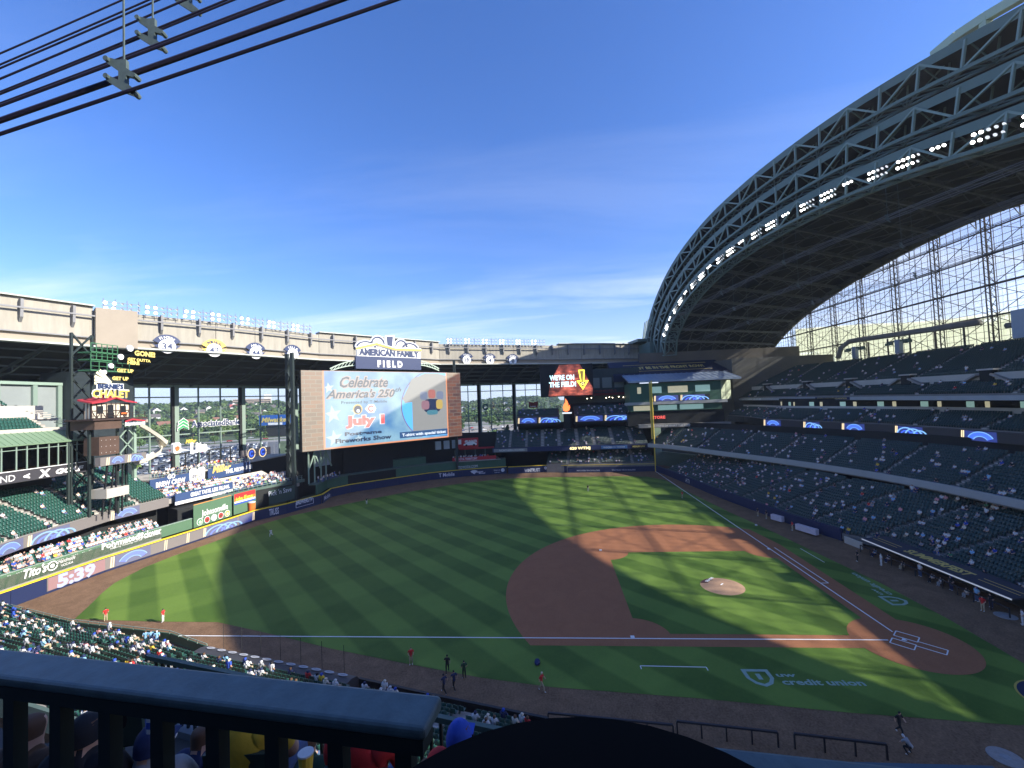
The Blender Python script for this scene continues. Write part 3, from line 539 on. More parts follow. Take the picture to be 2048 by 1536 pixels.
b = MB(); b.box(121.5, 123, -4, 27, 0, 24); b.box(121.6, 123, 27, 47.5, 0, 17); b.box(121.7, 123, 47.5, 70, 0, 14); wl = b.build('concourse_wall', M_dark); tagd(wl, 'dark concourse back wall behind the right field decks', 'wall')
P_rfu = [(113.5, 47.2), (113.5, 31.5)]; P_rfu2 = [(113.5, 26), (113.5, 3.2)]
T8 = stand('grandstand', 'small balcony of green seats over the ribbon board beside the flame sign', P_rfu, 19.7, 5, .86, .5, occ=.1, seatm=M_seat_shade, zone='in the right field balcony', back_th=.4, seed=17, conc=M_conc_dk)
T9 = stand('grandstand', 'wider balcony of green seats over the ribbon board below the brick screen', P_rfu2, 19.7, 6, .86, .5, aisles=(.5,), occ=.22, seatm=M_seat_shade, zone='in the right field balcony by the restaurant', back_th=.4, seed=19, conc=M_conc_dk)
for T_, p_ in ((T8, P_rfu), (T9, P_rfu2)):
    b = MB(); fascia(p_, 16.6, 19.6, .3, b, back=-.1); b.build('fascia', MATS['fascia_black'], T_)
    b = MB(); b.box(113.6, 122, min(p_[0][1], p_[1][1]), max(p_[0][1], p_[1][1]), 16.2, 16.6); b.build('soffit', M_dark, T_)
# restaurant behind the balcony
rs = thing('restaurant', 'dim restaurant front with hanging lamps behind the right field balcony', 'building', (124, 12, 22)); FR = Frame((123.5, 30), (123.5, 0)); b = MB(); b.box(123.6, 128, 0, 29, 16, 37); b.build('wall', mat('dark_teal', (.03, .045, .045), .7, var=.1), rs)
for i in range(6): plate(FR, 2 + i * 4.6, 5.6 + i * 4.6, 29.5, 33.5, mat('dull_pane', (.12, .16, .16), .3), 'window', rs, off=.05)
plate(FR, 5, 29, 26.6, 27.6, mat('dark_red', (.12, .015, .015), .7), 'awning', rs, off=2, th=2); text("J. LEINENKUGEL'S", FR, 11, 28.0, .8, mat('dull_red', (.3, .05, .03), .6), rs, w=10, off=.1)
M_bulb = mat('lamp_bulb', (.9, .85, .7), .3, emis=6, ecol=(1, .85, .6))
for i, u_ in enumerate((9.6, 11.2, 16.8, 18.0, 19.2, 21.6, 23.3, 24.5, 25.4)):
    b = MB(); p = FR.p(u_, 25.6 + .25 * (i % 2), 1.8); b.box(p.x - .13, p.x + .13, p.y - .13, p.y + .13, p.z - .13, p.z + .13); b.build('hanging_lamp', M_bulb, rs)
# -- third base side lower seats, near
P_3b = [(-17.6, 33.4), (-14.6, 38), (-12.9, 45), (-10.9, 53.5), (-6.4, 71.5), (-4.5, 77.5), (-2.6, 85), (-.2, 95), (4.4, 108)]
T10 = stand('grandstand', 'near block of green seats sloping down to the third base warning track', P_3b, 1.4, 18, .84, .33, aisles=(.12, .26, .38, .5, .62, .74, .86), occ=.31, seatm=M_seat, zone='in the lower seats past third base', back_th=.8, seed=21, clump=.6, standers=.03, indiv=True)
# -- left field
P_lf = [(4.6, 111.6), (10.4, 113.4), (24.8, 115.6), (36, 114.2)]
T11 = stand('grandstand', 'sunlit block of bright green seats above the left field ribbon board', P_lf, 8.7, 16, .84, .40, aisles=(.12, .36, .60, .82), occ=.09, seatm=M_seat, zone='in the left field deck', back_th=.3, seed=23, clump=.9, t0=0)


P_lfb = [(-3, 112), (7.2, 111.9), (19.6, 111.3), (30, 109.9)]
T12 = stand('grandstand', 'crowded low terrace of spectators right above the left field fence', P_lfb, 4.0, 4, .9, .3, occ=.85, seatm=M_seat, zone='packed along the left field terrace', back_th=.3, seed=25, clump=.1, front=2)
b = MB(); b.box(-3, 37, 117.5, 118, 2, 8.6); b.build('back_panel', M_dark, T12)
b = MB(); o1 = offset_path(P_lf, .1); o2 = offset_path(P_lf, 9)
for i in range(len(P_lf) - 1): b.quad((*o1[i], 6.95), (*o2[i], 7.2), (*o2[i + 1], 7.2), (*o1[i + 1], 6.95))
b.build('soffit', M_dark, T11)

# ================================================================ RETRACTABLE ROOF over the first base side
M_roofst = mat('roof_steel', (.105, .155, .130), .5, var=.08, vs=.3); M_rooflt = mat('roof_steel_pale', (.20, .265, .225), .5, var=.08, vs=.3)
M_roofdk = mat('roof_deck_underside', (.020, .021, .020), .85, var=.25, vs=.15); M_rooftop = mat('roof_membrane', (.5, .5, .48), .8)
FC = [(152, -9.2, 45), (150.5, -9.6, 55), (146, -10.8, 62), (138.7, -12.3, 68.5), (130, -14, 74.2), (119.9, -16, 78.7), (108, -18.4, 82.2), (96.5, -20.7, 84.6), (78.1, -24.4, 86.1), (61, -27.8, 86), (48.2, -30.4, 85.2), (36.5, -32.7, 83.7), (27.5, -34.5, 82), (19.1, -36.2, 80.2), (9, -38, 78.4), (-7, -40.5, 73.8), (-24, -43, 65.8), (-38, -45, 56), (-50, -47, 44)]
BC = [(170, -70, 42), (165, -70, 46.5), (151, -70, 52.6), (135.7, -70, 57.3), (121, -70, 60.5), (107.9, -70, 62.9), (87, -70, 65.4), (72.7, -70, 66.2), (62.8, -70, 66.3), (54.4, -70, 65.6), (41, -70, 64), (29.5, -70, 62), (16, -70, 59.6), (3.4, -70, 56.2), (-3.4, -70, 54.2), (-11.7, -70, 51.2), (-18.7, -70, 47.6), (-26, -70, 43.5), (-32, -70, 39)]
def resample(P_, n):
    P_ = np.array(P_, float); d = np.r_[0, np.cumsum(np.linalg.norm(np.diff(P_, axis=0), axis=1))]; t = np.linspace(0, d[-1], n)
    q = np.stack([np.interp(t, d, P_[:, k]) for k in range(3)], 1)
    for _ in range(3): q[1:-1] = (q[:-2] + 2 * q[1:-1] + q[2:]) / 4
    return q
NB = 65; F0 = resample(FC, NB); Bk = resample(BC, NB)
pd = np.array([-.98, -.2, 0]); pd /= np.linalg.norm(pd)
def inset(C_, d):
    o = C_.copy(); n_ = len(C_)
    for i in range(n_):
        t = C_[min(i + 1, n_ - 1)] - C_[max(i - 1, 0)]; ts, tz = t @ pd, t[2]; l = math.hypot(ts, tz); nrm = (pd * tz - np.array([0, 0, 1]) * ts) / l   # inward
        o[i] = C_[i] + nrm * d
    return o
back = np.array([-.196, -.98, 0])
roof = thing('retractable_roof', 'huge dark green arched steel roof of stacked truss panels rising over the first base side', 'roof', (60, -45, 44))
TIER = []
for k, (d0, dep) in enumerate(((0, 4.6), (7.2, 4.5), (14.0, 4.2))):
    top = inset(F0, d0); bot = inset(F0, d0 + dep); TIER.append((top, bot))
    tp = thing('truss_panel', None, None, (0, 0, 0)); tp.parent = roof; tp.location = (0, 0, 0)
    a = MB(); 
    for i in range(NB - 1):     # deep top chord and roof edge
        p, q = top[i], top[i + 1]; up = inset(F0, d0 - .5)
        a.hexa([top[i] , top[i] + back * 1.0, up[i] + back * 1.0, up[i], top[i + 1], top[i + 1] + back * 1.0, up[i + 1] + back * 1.0, up[i + 1]])
        c1 = inset(F0, d0 + 1.15); a.quad(top[i], top[i + 1], c1[i + 1], c1[i])
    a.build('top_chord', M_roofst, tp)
    a = MB(); [a.beam(bot[i], bot[i + 1], .5, .6) for i in range(NB - 1)]; [a.beam(bot[i] + back * 4.5, bot[i + 1] + back * 4.5, .4, .4) for i in range(NB - 1)]; a.build('bottom_chord', M_roofst, tp)
    for i in range(0, NB - 1, 2):
        a = MB(); j = min(i + 2, NB - 1); a.beam(bot[i], top[i], .38); a.build('web_post', M_rooflt, tp)
        a = MB(); a.beam(bot[i], top[j], .34) if (i // 2) % 2 == 0 else a.beam(top[i], bot[j], .34); a.build('web_diagonal', M_rooflt, tp)
    a = MB()
    for i in range(0, NB - 1, 2):
        j = min(i + 2, NB - 1); B4 = back * 4.5
        a.beam(bot[i], bot[i] + B4, .25); a.beam(bot[i], bot[j] + B4, .2); a.beam(bot[i] + B4, top[i] + B4, .25); a.beam(bot[i] + B4, top[j] + B4, .22); a.beam(top[i], bot[i] + B4, .2); a.beam(bot[i] + B4, bot[j], .18)
    a.build('rear_bracing', M_roofst, tp, kind='stuff')
    # decking running back to the rear arch
    lift = np.array([0, 0, (17, 8.5, 1.1)[k]]); a = MB(); Bt = Bk + lift; nn = 6
    e0 = inset(F0, d0 + .1)
    for i in range(NB - 1):
        for m_ in range(nn):
            s0, s1 = m_ / nn, (m_ + 1) / nn
            a.quad(e0[i] + (Bt[i] - e0[i]) * s0, e0[i + 1] + (Bt[i + 1] - e0[i + 1]) * s0, e0[i + 1] + (Bt[i + 1] - e0[i + 1]) * s1, e0[i] + (Bt[i] - e0[i]) * s1)
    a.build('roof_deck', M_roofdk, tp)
# the truss panels hold their pieces one level below the roof
top3, bot3 = TIER[2]; lift = np.array([0, 0, 1.0])
a = MB()
for s_ in np.linspace(.12, .97, 9):
    Q = top3 + (Bk + lift - top3) * s_ - np.array([0, 0, 1.2])
    for i in range(0, NB - 1): a.beam(Q[i], Q[i + 1], .22)
for i in range(0, NB, 3):
    p, q = top3[i] - np.array([0, 0, 1.3]), Bk[i] - np.array([0, 0, .4]); a.beam(p, q, .6, .9)
for i in range(0, NB - 3, 3):
    for s_ in np.linspace(0, .88, 8):
        A_ = top3[i] + (Bk[i] - top3[i]) * s_; B_ = top3[i + 3] + (Bk[i + 3] - top3[i + 3]) * (s_ + .12); C_ = top3[i] + (Bk[i] - top3[i]) * (s_ + .12) - np.array([0, 0, 3.2]); a.beam(A_ - [0, 0, 1.2], B_ - [0, 0, 1.2], .16); a.beam(A_, C_, .14); a.beam(C_, top3[i] + (Bk[i] - top3[i]) * min(1, s_ + .24), .14)
a.build('underside_framing', mat('underside_steel', (.085, .092, .085), .7), roof, kind='stuff')
a = MB(); [a.beam(Bk[i] + [0, 0, .6], Bk[i + 1] + [0, 0, .6], .8, 3.2) for i in range(NB - 1)]; a.build('rear_arch', mat('tan_steel', (.13, .125, .09), .7), roof)
# pale rail arch above the top right
rl = [(37.7, -39.5, 87.5), (33.7, -40.3, 87.9), (29.6, -41.1, 87.5), (24.6, -42.1, 86.6), (17.6, -43.5, 84.1)]
a = MB(); [a.beam(rl[i], rl[i + 1], 1.3, 1.5) for i in range(4)]; a.beam(rl[2], (rl[2][0], rl[2][1], rl[2][2] - 5), 1.2, 1.2); a.build('top_rail', mat('rail_pale_green', (.42, .50, .36), .6), roof)
# bearing housing at the outfield end
a = MB(); a.rbox((151, -13), (.98, .2), 6, 5, 44, 49); a.rbox((156, -10), (.98, .2), 6, 6, 50, 51.2); a.build('bogie_housing', M_roofst, roof)
for i in range(5): a = MB(); x_ = 146 + i * 2.6; a.beam((x_, -9, 51), (x_ - 1.5 + i, -11, 60), .35); a.build('bogie_strut', M_rooflt, roof)
# floodlights between the chords of the lowest panel
M_lamp = mat('floodlight_lit', (.9, .9, .9), .3, emis=4, ecol=(1, .99, .96)); M_lampdim = mat('floodlight_dim', (.45, .47, .48), .3, emis=.5, ecol=(.9, .95, 1)); M_can = mat('lamp_housing', (.16, .17, .17), .5)
def lamp(p, d, r, m, parent, name='lamp'):
    d = Vector(d).normalized(); x = d.cross(Vector((0, 0, 1))).normalized(); y = x.cross(d); b = MB(); p = Vector(p); n = 10
    for j, (rr, t) in enumerate(((r, .0), (r, -.05), (r * .45, -.42))): b.v += [tuple(p + d * t * r * 2.4 + (x * math.cos(6.28319 * k / n) + y * math.sin(6.28319 * k / n)) * rr) for k in range(n)]
    b.f.append(list(range(n))[::-1]); b.m.append(0)
    for j in range(2): b.f += [[j * n + k, j * n + (k + 1) % n, (j + 1) * n + (k + 1) % n, (j + 1) * n + k] for k in range(n)]; b.m += [1] * n
    b.f.append([2 * n + k for k in range(n)]); b.m.append(1)
    return b.build(name, [m, M_can], parent)
def alongz(C_, f): i = min(NB - 2, int(f)); t = f - i; return C_[i] + (C_[i + 1] - C_[i]) * t
kk = 0; ORD = 'first second third fourth fifth sixth seventh eighth ninth tenth eleventh twelfth thirteenth fourteenth fifteenth sixteenth seventeenth eighteenth nineteenth twentieth twenty-first twenty-second twenty-third twenty-fourth'.split()
for f in np.arange(4.2, 44, 1.75):
    T_ = thing('floodlight_bank', '%s floodlight bank up the roof arch, counted from its outfield foot' % ORD[kk], 'floodlights', tuple(alongz(top3, f)), 'floodlight banks along the roof arch'); kk += 1
    nl = 5 if kk % 3 else 3
    for r_ in range(2 if kk % 3 else 1):
        for c_ in range(nl):
            p = alongz(inset(F0, 15.7 + r_ * 1.15), f + c_ * .27) - back * .3; aim = Vector((-.35 + .12 * c_, .75, -.62)); lamp(p, aim, .3, M_lamp if c_ < (3, 2, 4)[kk % 3] else M_lampdim, T_)
# ---------------------------------------------------------------- glazed end wall
gw = thing('glazed_wall', 'tall arched window wall of steel mullions with bright sky behind the upper deck', 'window wall', (60, -70, 34))
def arch_z(x):
    return float(np.interp(-x, -Bk[:, 0], Bk[:, 2]))
M_mul = mat('mullion_brown', (.060, .052, .052), .6); M_glass = dusty('dusty_pane', .11)
YW = -70.5; a = MB(); x = -32.0
while x < 166: 
    z1 = arch_z(x) - .3
    if z1 > 36: a.beam((x, YW, 34), (x, YW, z1), .09)
    x += 2.0
z = 35.0
while z < 66:
    xs = [x for x in np.arange(-32, 168, 1.0) if arch_z(x) > z]
    if xs: a.beam((min(xs), YW, z), (max(xs), YW, z), .085)
    z += 1.55
a.build('mullion_grid', M_mul, gw, kind='stuff')
for z in (41.5, 48.8, 56, 62):
    xs = [x for x in np.arange(-32, 168, 1.0) if arch_z(x) > z]; b = MB(); b.beam((min(xs), YW + .5, z), (max(xs), YW + .5, z), .3, .3); b.beam((min(xs), YW + 1.7, z), (max(xs), YW + 1.7, z), .15, .15); b.build('girder', M_mul, gw)
CX = [-34, -22, -8, 6, 20, 34, 48, 62.5, 76.5, 90.3, 105, 119, 134, 148]
for i, x in enumerate(CX):
    zt = arch_z(x) - .5
    if zt < 40: continue
    b = MB()
    for dx in (-.6, .6): b.beam((x + dx, YW + .6, 34), (x + dx, YW + .6, zt), .18)
    b.beam((x, YW + 2.2, 34), (x, YW + 2.2, zt), .2); z = 34; s_ = 1
    while z < zt - 1.8: b.beam((x - .6 * s_, YW + .6, z), (x + .6 * s_, YW + .6, z + 1.9), .09); b.beam((x - .6, YW + .6, z), (x, YW + 2.2, z + 1.9), .1); z += 1.9; s_ = -s_
    b.build('lattice_column', M_mul, gw)
    if i < len(CX) - 1:
        x2 = CX[i + 1]; z0_ = 34
        while z0_ < zt - 5:
            b = MB(); z1_ = z0_ + 7.3; zz = min(z1_, arch_z(x2) - .5, zt); b.beam((x, YW + .8, z0_), (x2, YW + .8, zz), .12); b.beam((x, YW + .9, zz), (x2, YW + .9, z0_), .12); b.build('cross_brace', M_mul, gw); z0_ = z1_
for i in range(len(CX) - 1):
    xa, xb = CX[i], CX[i + 1]; b = MB(); n = 6; P_ = [(xa, YW - .1, 34), (xb, YW - .1, 34)] + [(xb + (xa - xb) * k / n, YW - .1, max(34.1, arch_z(xb + (xa - xb) * k / n))) for k in range(n + 1)]
    b.add(P_, [list(range(len(P_)))]); b.build('glass_pane', M_glass, gw)
m, t, bb = node_mat('frosted_panel'); t.nodes.remove(bb); o_ = t.nodes['Material Output']; tl = t.nodes.new('ShaderNodeBsdfTranslucent'); df = t.nodes.new('ShaderNodeBsdfDiffuse'); ms = t.nodes.new('ShaderNodeMixShader')
tl.inputs[0].default_value = (.86, .88, .74, 1); df.inputs[0].default_value = (.6, .6, .5, 1); ms.inputs[0].default_value = .2; t.links.new(tl.outputs[0], ms.inputs[1]); t.links.new(df.outputs[0], ms.inputs[2]); t.links.new(ms.outputs[0], o_.inputs[0])
cr = [(-40, 38.8), (2, 39.5), (34, 40.8), (57, 42), (85, 43.6), (98, 46), (141, 51.2), (150, 52)]
for i in range(len(CX) - 1):
    xa, xb = CX[i], CX[i + 1]; za, zb = (float(np.interp(x, [c[0] for c in cr], [c[1] for c in cr])) for x in (xa, xb)); b = MB()
    b.hexa([(xa, -71.6, 30), (xb - .05, -71.6, 30), (xb - .05, -71.5, 30), (xa, -71.5, 30), (xa, -71.6, za), (xb - .05, -71.6, zb), (xb - .05, -71.5, zb), (xa, -71.5, za)]); b.build('frosted_panel', m, gw)
b = MB(); b.box(-40, 170, -71.3, -69, 20, 34.6); b.build('base_wall', M_conc, gw)
# big duct
du = thing('air_duct', 'long fat grey air duct running along the back of the upper deck', 'duct', (84, -66, 38)); b = MB(); b.tube([(108, -63, 36), (107.5, -64, 39.5), (105, -65, 41.2), (95, -65.5, 41.0), (62, -66, 40)], .75, 12); b.build('pipe', M_conc_dk, du, smooth=True)
b = MB(); b.tube([(56, -66, 38.2), (40, -66, 37.6), (20, -66, 37)], .65, 12); b.build('pipe', M_conc_dk, du, smooth=True); b = MB(); b.box(47, 53, -67.5, -64, 35, 41); b.build('fan_unit', M_rfm, du)
for x_ in (66, 74, 82, 90, 98): b = MB(); b.beam((x_, -66, 34), (x_, -66, 40), .3); b.build('duct_leg', M_mul, du)
# speaker and camera masts along the top of the upper deck
for (x_, y_, lb) in ((101, -64, 'lamp cross mast at the top of the upper deck, farther one'), (84, -64.5, 'lamp cross mast on the upper deck beside the duct end')):
    t_ = thing('lamp_mast', lb, 'mast', (x_, y_, 34), 'lamp masts on the upper deck'); b = MB(); b.box(x_ - .8, x_ + .8, y_ - .5, y_ + .5, 34, 39); b.build('mast_box', M_rfm, t_); b = MB(); b.beam((x_ - 4.2, y_, 38.6), (x_ + 4.2, y_, 38.6), .4); b.build('cross_arm', M_steel, t_)
    for d_ in (-4, -2.6, 2.6, 4): b = MB(); b.box(x_ + d_ - .4, x_ + d_ + .4, y_ - .3, y_ + .5, 37.7, 38.4); b.build('lamp', M_steel, t_)
# ---------------------------------------------------------------- hanging cables
M_cable = mat('black_cable', (.022, .018, .04), .5); M_clamp = mat('clamp_grey_green', (.10, .135, .13), .5, metal=.2, var=.25, vs=6)
def clampf(name, p, s, u, label, cat, group, hang):
    t = thing(name, label, cat, tuple(p), group); p = Vector(p); u = Vector(u).normalized(); v = Vector((0, 0, 1)); fr = Frame(None, None, O=tuple(p), U=u, V=v)
    body = [(-.18, .5), (.02, .5), (.16, .5), (.16, .2), (.5, -.02), (.5, -.16), (.16, -.05), (.16, -.3), (.52, -.62), (.5, -.78), (.1, -.62), (-.5, -.2), (-.5, 0), (-.1, -.2), (-.1, .12), (-.5, .42), (-.5, .6), (-.3, .55)]
    shape(fr, [(x * s, y * s) for x, y in body], M_clamp, 'clamp_plate', t, off=.05 * s, th=.12 * s); b = MB(); b.beam(fr.p(.05 * s, .45 * s), fr.p(.05 * s, hang), .045 * s); b.build('hanger_rod', M_clamp, t)
    for (x, y) in ((-.45, .5), (.45, -.1), (-.45, -.1), (.45, -.7)): q = fr.p(x * s, y * s); b = MB(); b.tube([q - fr.n * .12 * s, q + fr.n * .14 * s], .085 * s, 8); b.build('cable_saddle', M_clamp, t)
    return t
def cable(a, c, r, label, group, name='cable'):
    r *= .85
    a = Vector(a); c = Vector(c); pts = [a + (c - a) * (i / 10) + Vector((0, 0, -.012 * (c - a).length * 4 * (i / 10) * (1 - i / 10) * .15)) for i in range(11)]
    b = MB(); b.tube(pts, r, 6); return tagd(b.build(name, M_cable), label, 'cable', group)
CK = [((0, 266), (805, -1), 0.055), ((0, 240), (690, -1), 0.085), ((0, 212), (570, -1), 0.045), ((0, 208), (555, -1), 0.045), ((0, 190), (470, -1), 0.035), ((0, 186), (455, -1), 0.035), ((0, 161), (370, -1), 0.038), ((0, 140), (316, -1), 0.035), ((0, 133), (296, -1), 0.035), ((0, 111), (243, -1), 0.035)]
def sp(u, v, d): f = Fv + Rv * ((u - 1024) / 875.5) - Uv * ((v - 768) / 875.5); return CAM + f * d
for i, (a_, c_, r_) in enumerate(CK):
    dd = 11.5 + i * .45; cable(sp(a_[0] - 60, a_[1] + 22, dd), sp(c_[0] + 60, c_[1] - 25, dd * 1.02), r_, ['lowest thin black cable of the bundle crossing the upper left sky', 'thickest black cable, second from the bottom, crossing the upper left sky', 'third black cable from the bottom in the upper left sky', 'black cable just above the third in the upper left sky', 'fifth thin cable from the bottom in the upper left sky', 'sixth thin cable from the bottom in the upper left sky', 'cable through the top of the upper steel clamp', 'eighth thin cable, just under the top pair in the sky', 'ninth thin cable, next to the topmost in the sky', 'topmost thin cable near the upper left corner'][i], 'cables across the upper left sky')
clampf('cable_clamp', sp(245, 150, 11.75), .80, (.1, -1, 0), 'lower grey steel clamp hanging from a rod and holding the cable bundle', 'cable clamp', 'cable clamps in the upper left sky', 4)
clampf('cable_clamp', sp(303, 64, 13.4), .80, (.1, -1, 0), 'upper grey steel clamp holding the thinner cables in the upper left sky', 'cable clamp', 'cable clamps in the upper left sky', 4)
clampf('cable_clamp', sp(375, -6, 15), .80, (.1, -1, 0), 'third steel clamp just cut by the top edge of the photo', 'cable clamp', 'cable clamps in the upper left sky', 4)
# the same cable runs under the big roof
RUN = [[(2048, 330, 52), (1775, 436, 78), (1568, 525, 104), (1443, 586, 130), (1340, 640, 150)], [(2048, 395, 60), (1803, 490, 84), (1597, 571, 110), (1468, 617, 135), (1370, 660, 152)], [(2048, 480, 70), (1830, 550, 92), (1625, 605, 118), (1496, 645, 140), (1408, 675, 155)]]
for k, rn in enumerate(RUN):
    for j, dy in enumerate((-.45, -.15, .25, .5)):
        pts = [sp(*q) + Vector((0, 0, dy)) for q in rn]; b = MB(); b.tube(pts, .045, 5); tagd(b.build('cable', mat('grey_cable', (.12, .12, .13), .5)), '%s hanging cable run under the big roof, strand %s' % (('highest', 'middle', 'lowest')[k], ('at the bottom', 'second', 'third', 'on top')[j]), 'cable', 'cables under the roof')
    for q in rn[1:4]:
        clampf('cable_clamp', sp(*q), .95, (.3, -1, 0), 'small steel clamp on a rod under the roof holding the %s cable run' % ('highest', 'middle', 'lowest')[k], 'cable clamp', 'cable clamps on the %s run under the roof' % ('highest', 'middle', 'lowest')[k], 14)
cable((118, 60, 64), (150, 2, 68), .03, 'single thin wire crossing the sky above the centre field', None, 'overhead_wire') if 0 else None

# ================================================================ OUTFIELD: fences and boards
def led_motif(fr, u0, v0, v1, parent, kind, w_=5.5):
    h = v1 - v0; hx = (w_ - .8) / h / 2.35; blue = led('blue', (.05, .14, .95), .75); cy = led('cyan', (.22, .5, 1), .7); nav = led('navy', (.015, .03, .25), .5); tan = led('tan', (.95, .75, .45), .8)
    def clip(P_): return [(x, min(max(y, v0 + .04), v1 - .04)) for x, y in P_]
    plate(fr, u0 + .8, u0 + w_, v0 + .03, v1 - .03, nav, 'lit_field', parent, off=.02, th=.02)
    if kind == 'C':
        c = u0 + .8 + (w_ - .8) / 2
        for (a, b_, m_) in ((.62, 1.16, cy), (.70, 1.08, blue)): shape(fr, clip([(c + (x - c) * hx, y) for x, y in ring_pts(c, v0 + .02 - h * .1, h * a * .86, h * b_ * .9, 25, 155, 14)]), m_, 'letter_c', parent, off=.04 if m_ is cy else .06)
    else:
        for j, (dx, a) in enumerate(((-.55, .95), (-.5, .6), (.45, .85), (.5, .5), (1.3, .7))):
            cq = u0 + .8 + (w_ - .8) / 2; shape(fr, clip([(cq + (x - cq) * hx, y) for x, y in ring_pts(cq + dx * h * .7, v0 - h * .05, h * (a - .13), h * a, 10, 170, 10)]), cy if j % 2 == 0 else blue, 'glove_arc', parent, off=.04 + .01 * j)
    for k in range(2): shape(fr, [(u0 + .05 + k * .35, v0 + .04), (u0 + .25 + k * .35, v0 + .04), (u0 + .4 + k * .35, v1 - .04), (u0 + .2 + k * .35, v1 - .04)], tan, 'tan_bar', parent, off=.03)
def ribbon(path, z0, z1, label, segs, group='led ribbon boards', off=.35, gap=4.5, base=None, mw=None):
    t = thing('ribbon_board', label, 'led board', (path[0][0], path[0][1], z0), group); b = MB(); P_ = offset_path(path, -off); fascia(P_, z0, z1, .3, b); b.build('screen', base or mat('led_off', (.05, .05, .055), .4), t); k = 0
    for i in range(len(P_) - 1):
        fr = Frame(P_[i], P_[i + 1], off=.02); u = .3; W_ = min(mw or 8.4, fr.len / 2 - .5 if fr.len > 9 else fr.len - .6)
        while u + W_ < fr.len:
            led_motif(fr, u, z0, z1, t, 'C' if k % 2 == 0 else 'B', W_)
            k += 1; u += W_ + .7 + (gap if k % 2 == 0 else 0)
    return t
MNV = MATS['pad_navy']
of = thing('outfield_wall', 'curving padded navy outfield wall with a yellow line along its top', 'wall', (60, 100, 0))
WS = [[(-3, 111.2), (7, 110.6), (19.4, 110.0), (36, 107.0), (50, 105.2), (56.5, 101.3), (66.5, 97.8)], [(66.9, 97.6), (75, 99.2), (80.6, 96.2), (86, 90.6), (91, 85.1), (98.7, 76.6), (104, 66.2), (108.4, 51.2)], [(107.2, 50.6), (109, 38), (107.2, 29.8)]]
for s_ in WS:
    for i in range(len(s_) - 1):
        a, b_ = s_[i], s_[i + 1]; n = max(1, round(math.dist(a, b_) / 6))
        for k in range(n):
            p = (a[0] + (b_[0] - a[0]) * (k + .004) / n, a[1] + (b_[1] - a[1]) * (k + .004) / n); q = (a[0] + (b_[0] - a[0]) * (k + .996) / n, a[1] + (b_[1] - a[1]) * (k + .996) / n)
            m_ = MB(); fascia([p, q], 0, 2.34, .3, m_); m_.build('wall_pad', MNV, of)
    m_ = MB(); fascia(s_, 2.345, 2.52, .34, m_, back=-.06); m_.build('yellow_top', mat('yellow_pad', (.80, .58, .03), .5), of)
m_ = MB(); fascia([(106.6, 29.5), (104.9, 0)], 0, 1.8, .3, m_); m_.build('wall_pad', MNV, of); m_ = MB(); fascia([(106.6, 29.5), (104.9, 0)], 2.5, 2.66, .1, m_); m_.build('yellow_rail', M_yel, of)
for k in range(12): m_ = MB(); y_ = 29 - k * 2.6; m_.beam((104.95 + y_ * .057, y_, 1.8), (104.95 + y_ * .057, y_, 2.5), .1); m_.build('rail_post', M_steel, of)
def wtxt(s, q, A, B, m_, parent, off=.1, **kw): text(s, Frame(A, B), q[0], q[1], q[3], m_, parent, w=q[2], off=off, **kw)
T_w = mat('ad_white', (.62, .64, .70), .6)
wtxt('BREWERS.TV', (2.6, 1.5, 5.1, 1.0), (56.5, 101.3), (66.5, 97.8), T_w, of, bold=.03)
fr = Frame((56.5, 101.3), (66.5, 97.8)); 
for (a, c, d, e) in ((2.5, 8.0, .75, .83), (2.5, 8.0, 1.95, 2.03), (2.5, 2.6, .75, 2.03), (7.9, 8.0, .75, 2.03)): plate(fr, a, c, d, e, T_w, 'sign_border', of, off=.09)
wtxt('TRUSS', (3.2, 0.5, 2.3, 1.5), (50, 105.2), (56.5, 101.3), T_w, of, bold=.02)
wtxt('Mobile', (1.0, .6, 5.4, 1.1), (66.9, 97.6), (75, 99.2), T_w, of, bold=.02)
wtxt('T Mobile', (3.1, 0.7, 5.5, 1.2), (98.7, 76.6), (104, 66.2), T_w, of, bold=.02)
wtxt('Northwestern', (3.0, 1.0, 4.1, 0.7), (104, 66.2), (108.4, 51.2), T_w, of, bold=.02); wtxt('Mutual', (5.6, .55, 2.2, .5), (104, 66.2), (108.4, 51.2), T_w, of, bold=.02)
shape(Frame((104, 66.2), (108.4, 51.2)), [(2.6, 1.6), (3.4, 1.95), (4.4, 1.95), (5.2, 1.6), (3.9, .55)], T_w, 'diamond_mark', of, off=.1)
wtxt('Bellwood', (11.0, 1.2, 2.2, .5), (104, 66.2), (108.4, 51.2), T_w, of); wtxt('Lawncare', (11.2, .5, 2.0, .45), (104, 66.2), (108.4, 51.2), T_w, of); shape(Frame((104, 66.2), (108.4, 51.2)), disc_pts(14.2, 1.3, .65), T_w, 'round_mark', of, off=.1)
wtxt('WINTRUST', (5.8, 0.4, 5.6, 1.1), (107.2, 50.6), (109, 38), T_w, of, bold=.03)
wtxt('Aurora', (1.8, 1.35, 2.3, .55), (109, 38), (107.2, 29.8), T_w, of); wtxt('Health Care', (1.8, .55, 3.6, .55), (109, 38), (107.2, 29.8), T_w, of); shape(Frame((109, 38), (107.2, 29.8)), ring_pts(.75, 1.5, .2, .5, 0, 340, 12), T_w, 'ring_mark', of, off=.1)
for y_ in (26, 14): wtxt('ONECO TRUCKING BUILDERS', (0, 0, 0, 0), (106.6, 29.5), (104.9, 0), T_w, of) if 0 else text('WISCONSIN TRUCK BUILDERS', Frame((106.6, 29.5), (104.9, 0)), 29 - y_, .45, .45, T_w, of, w=8, off=.08)
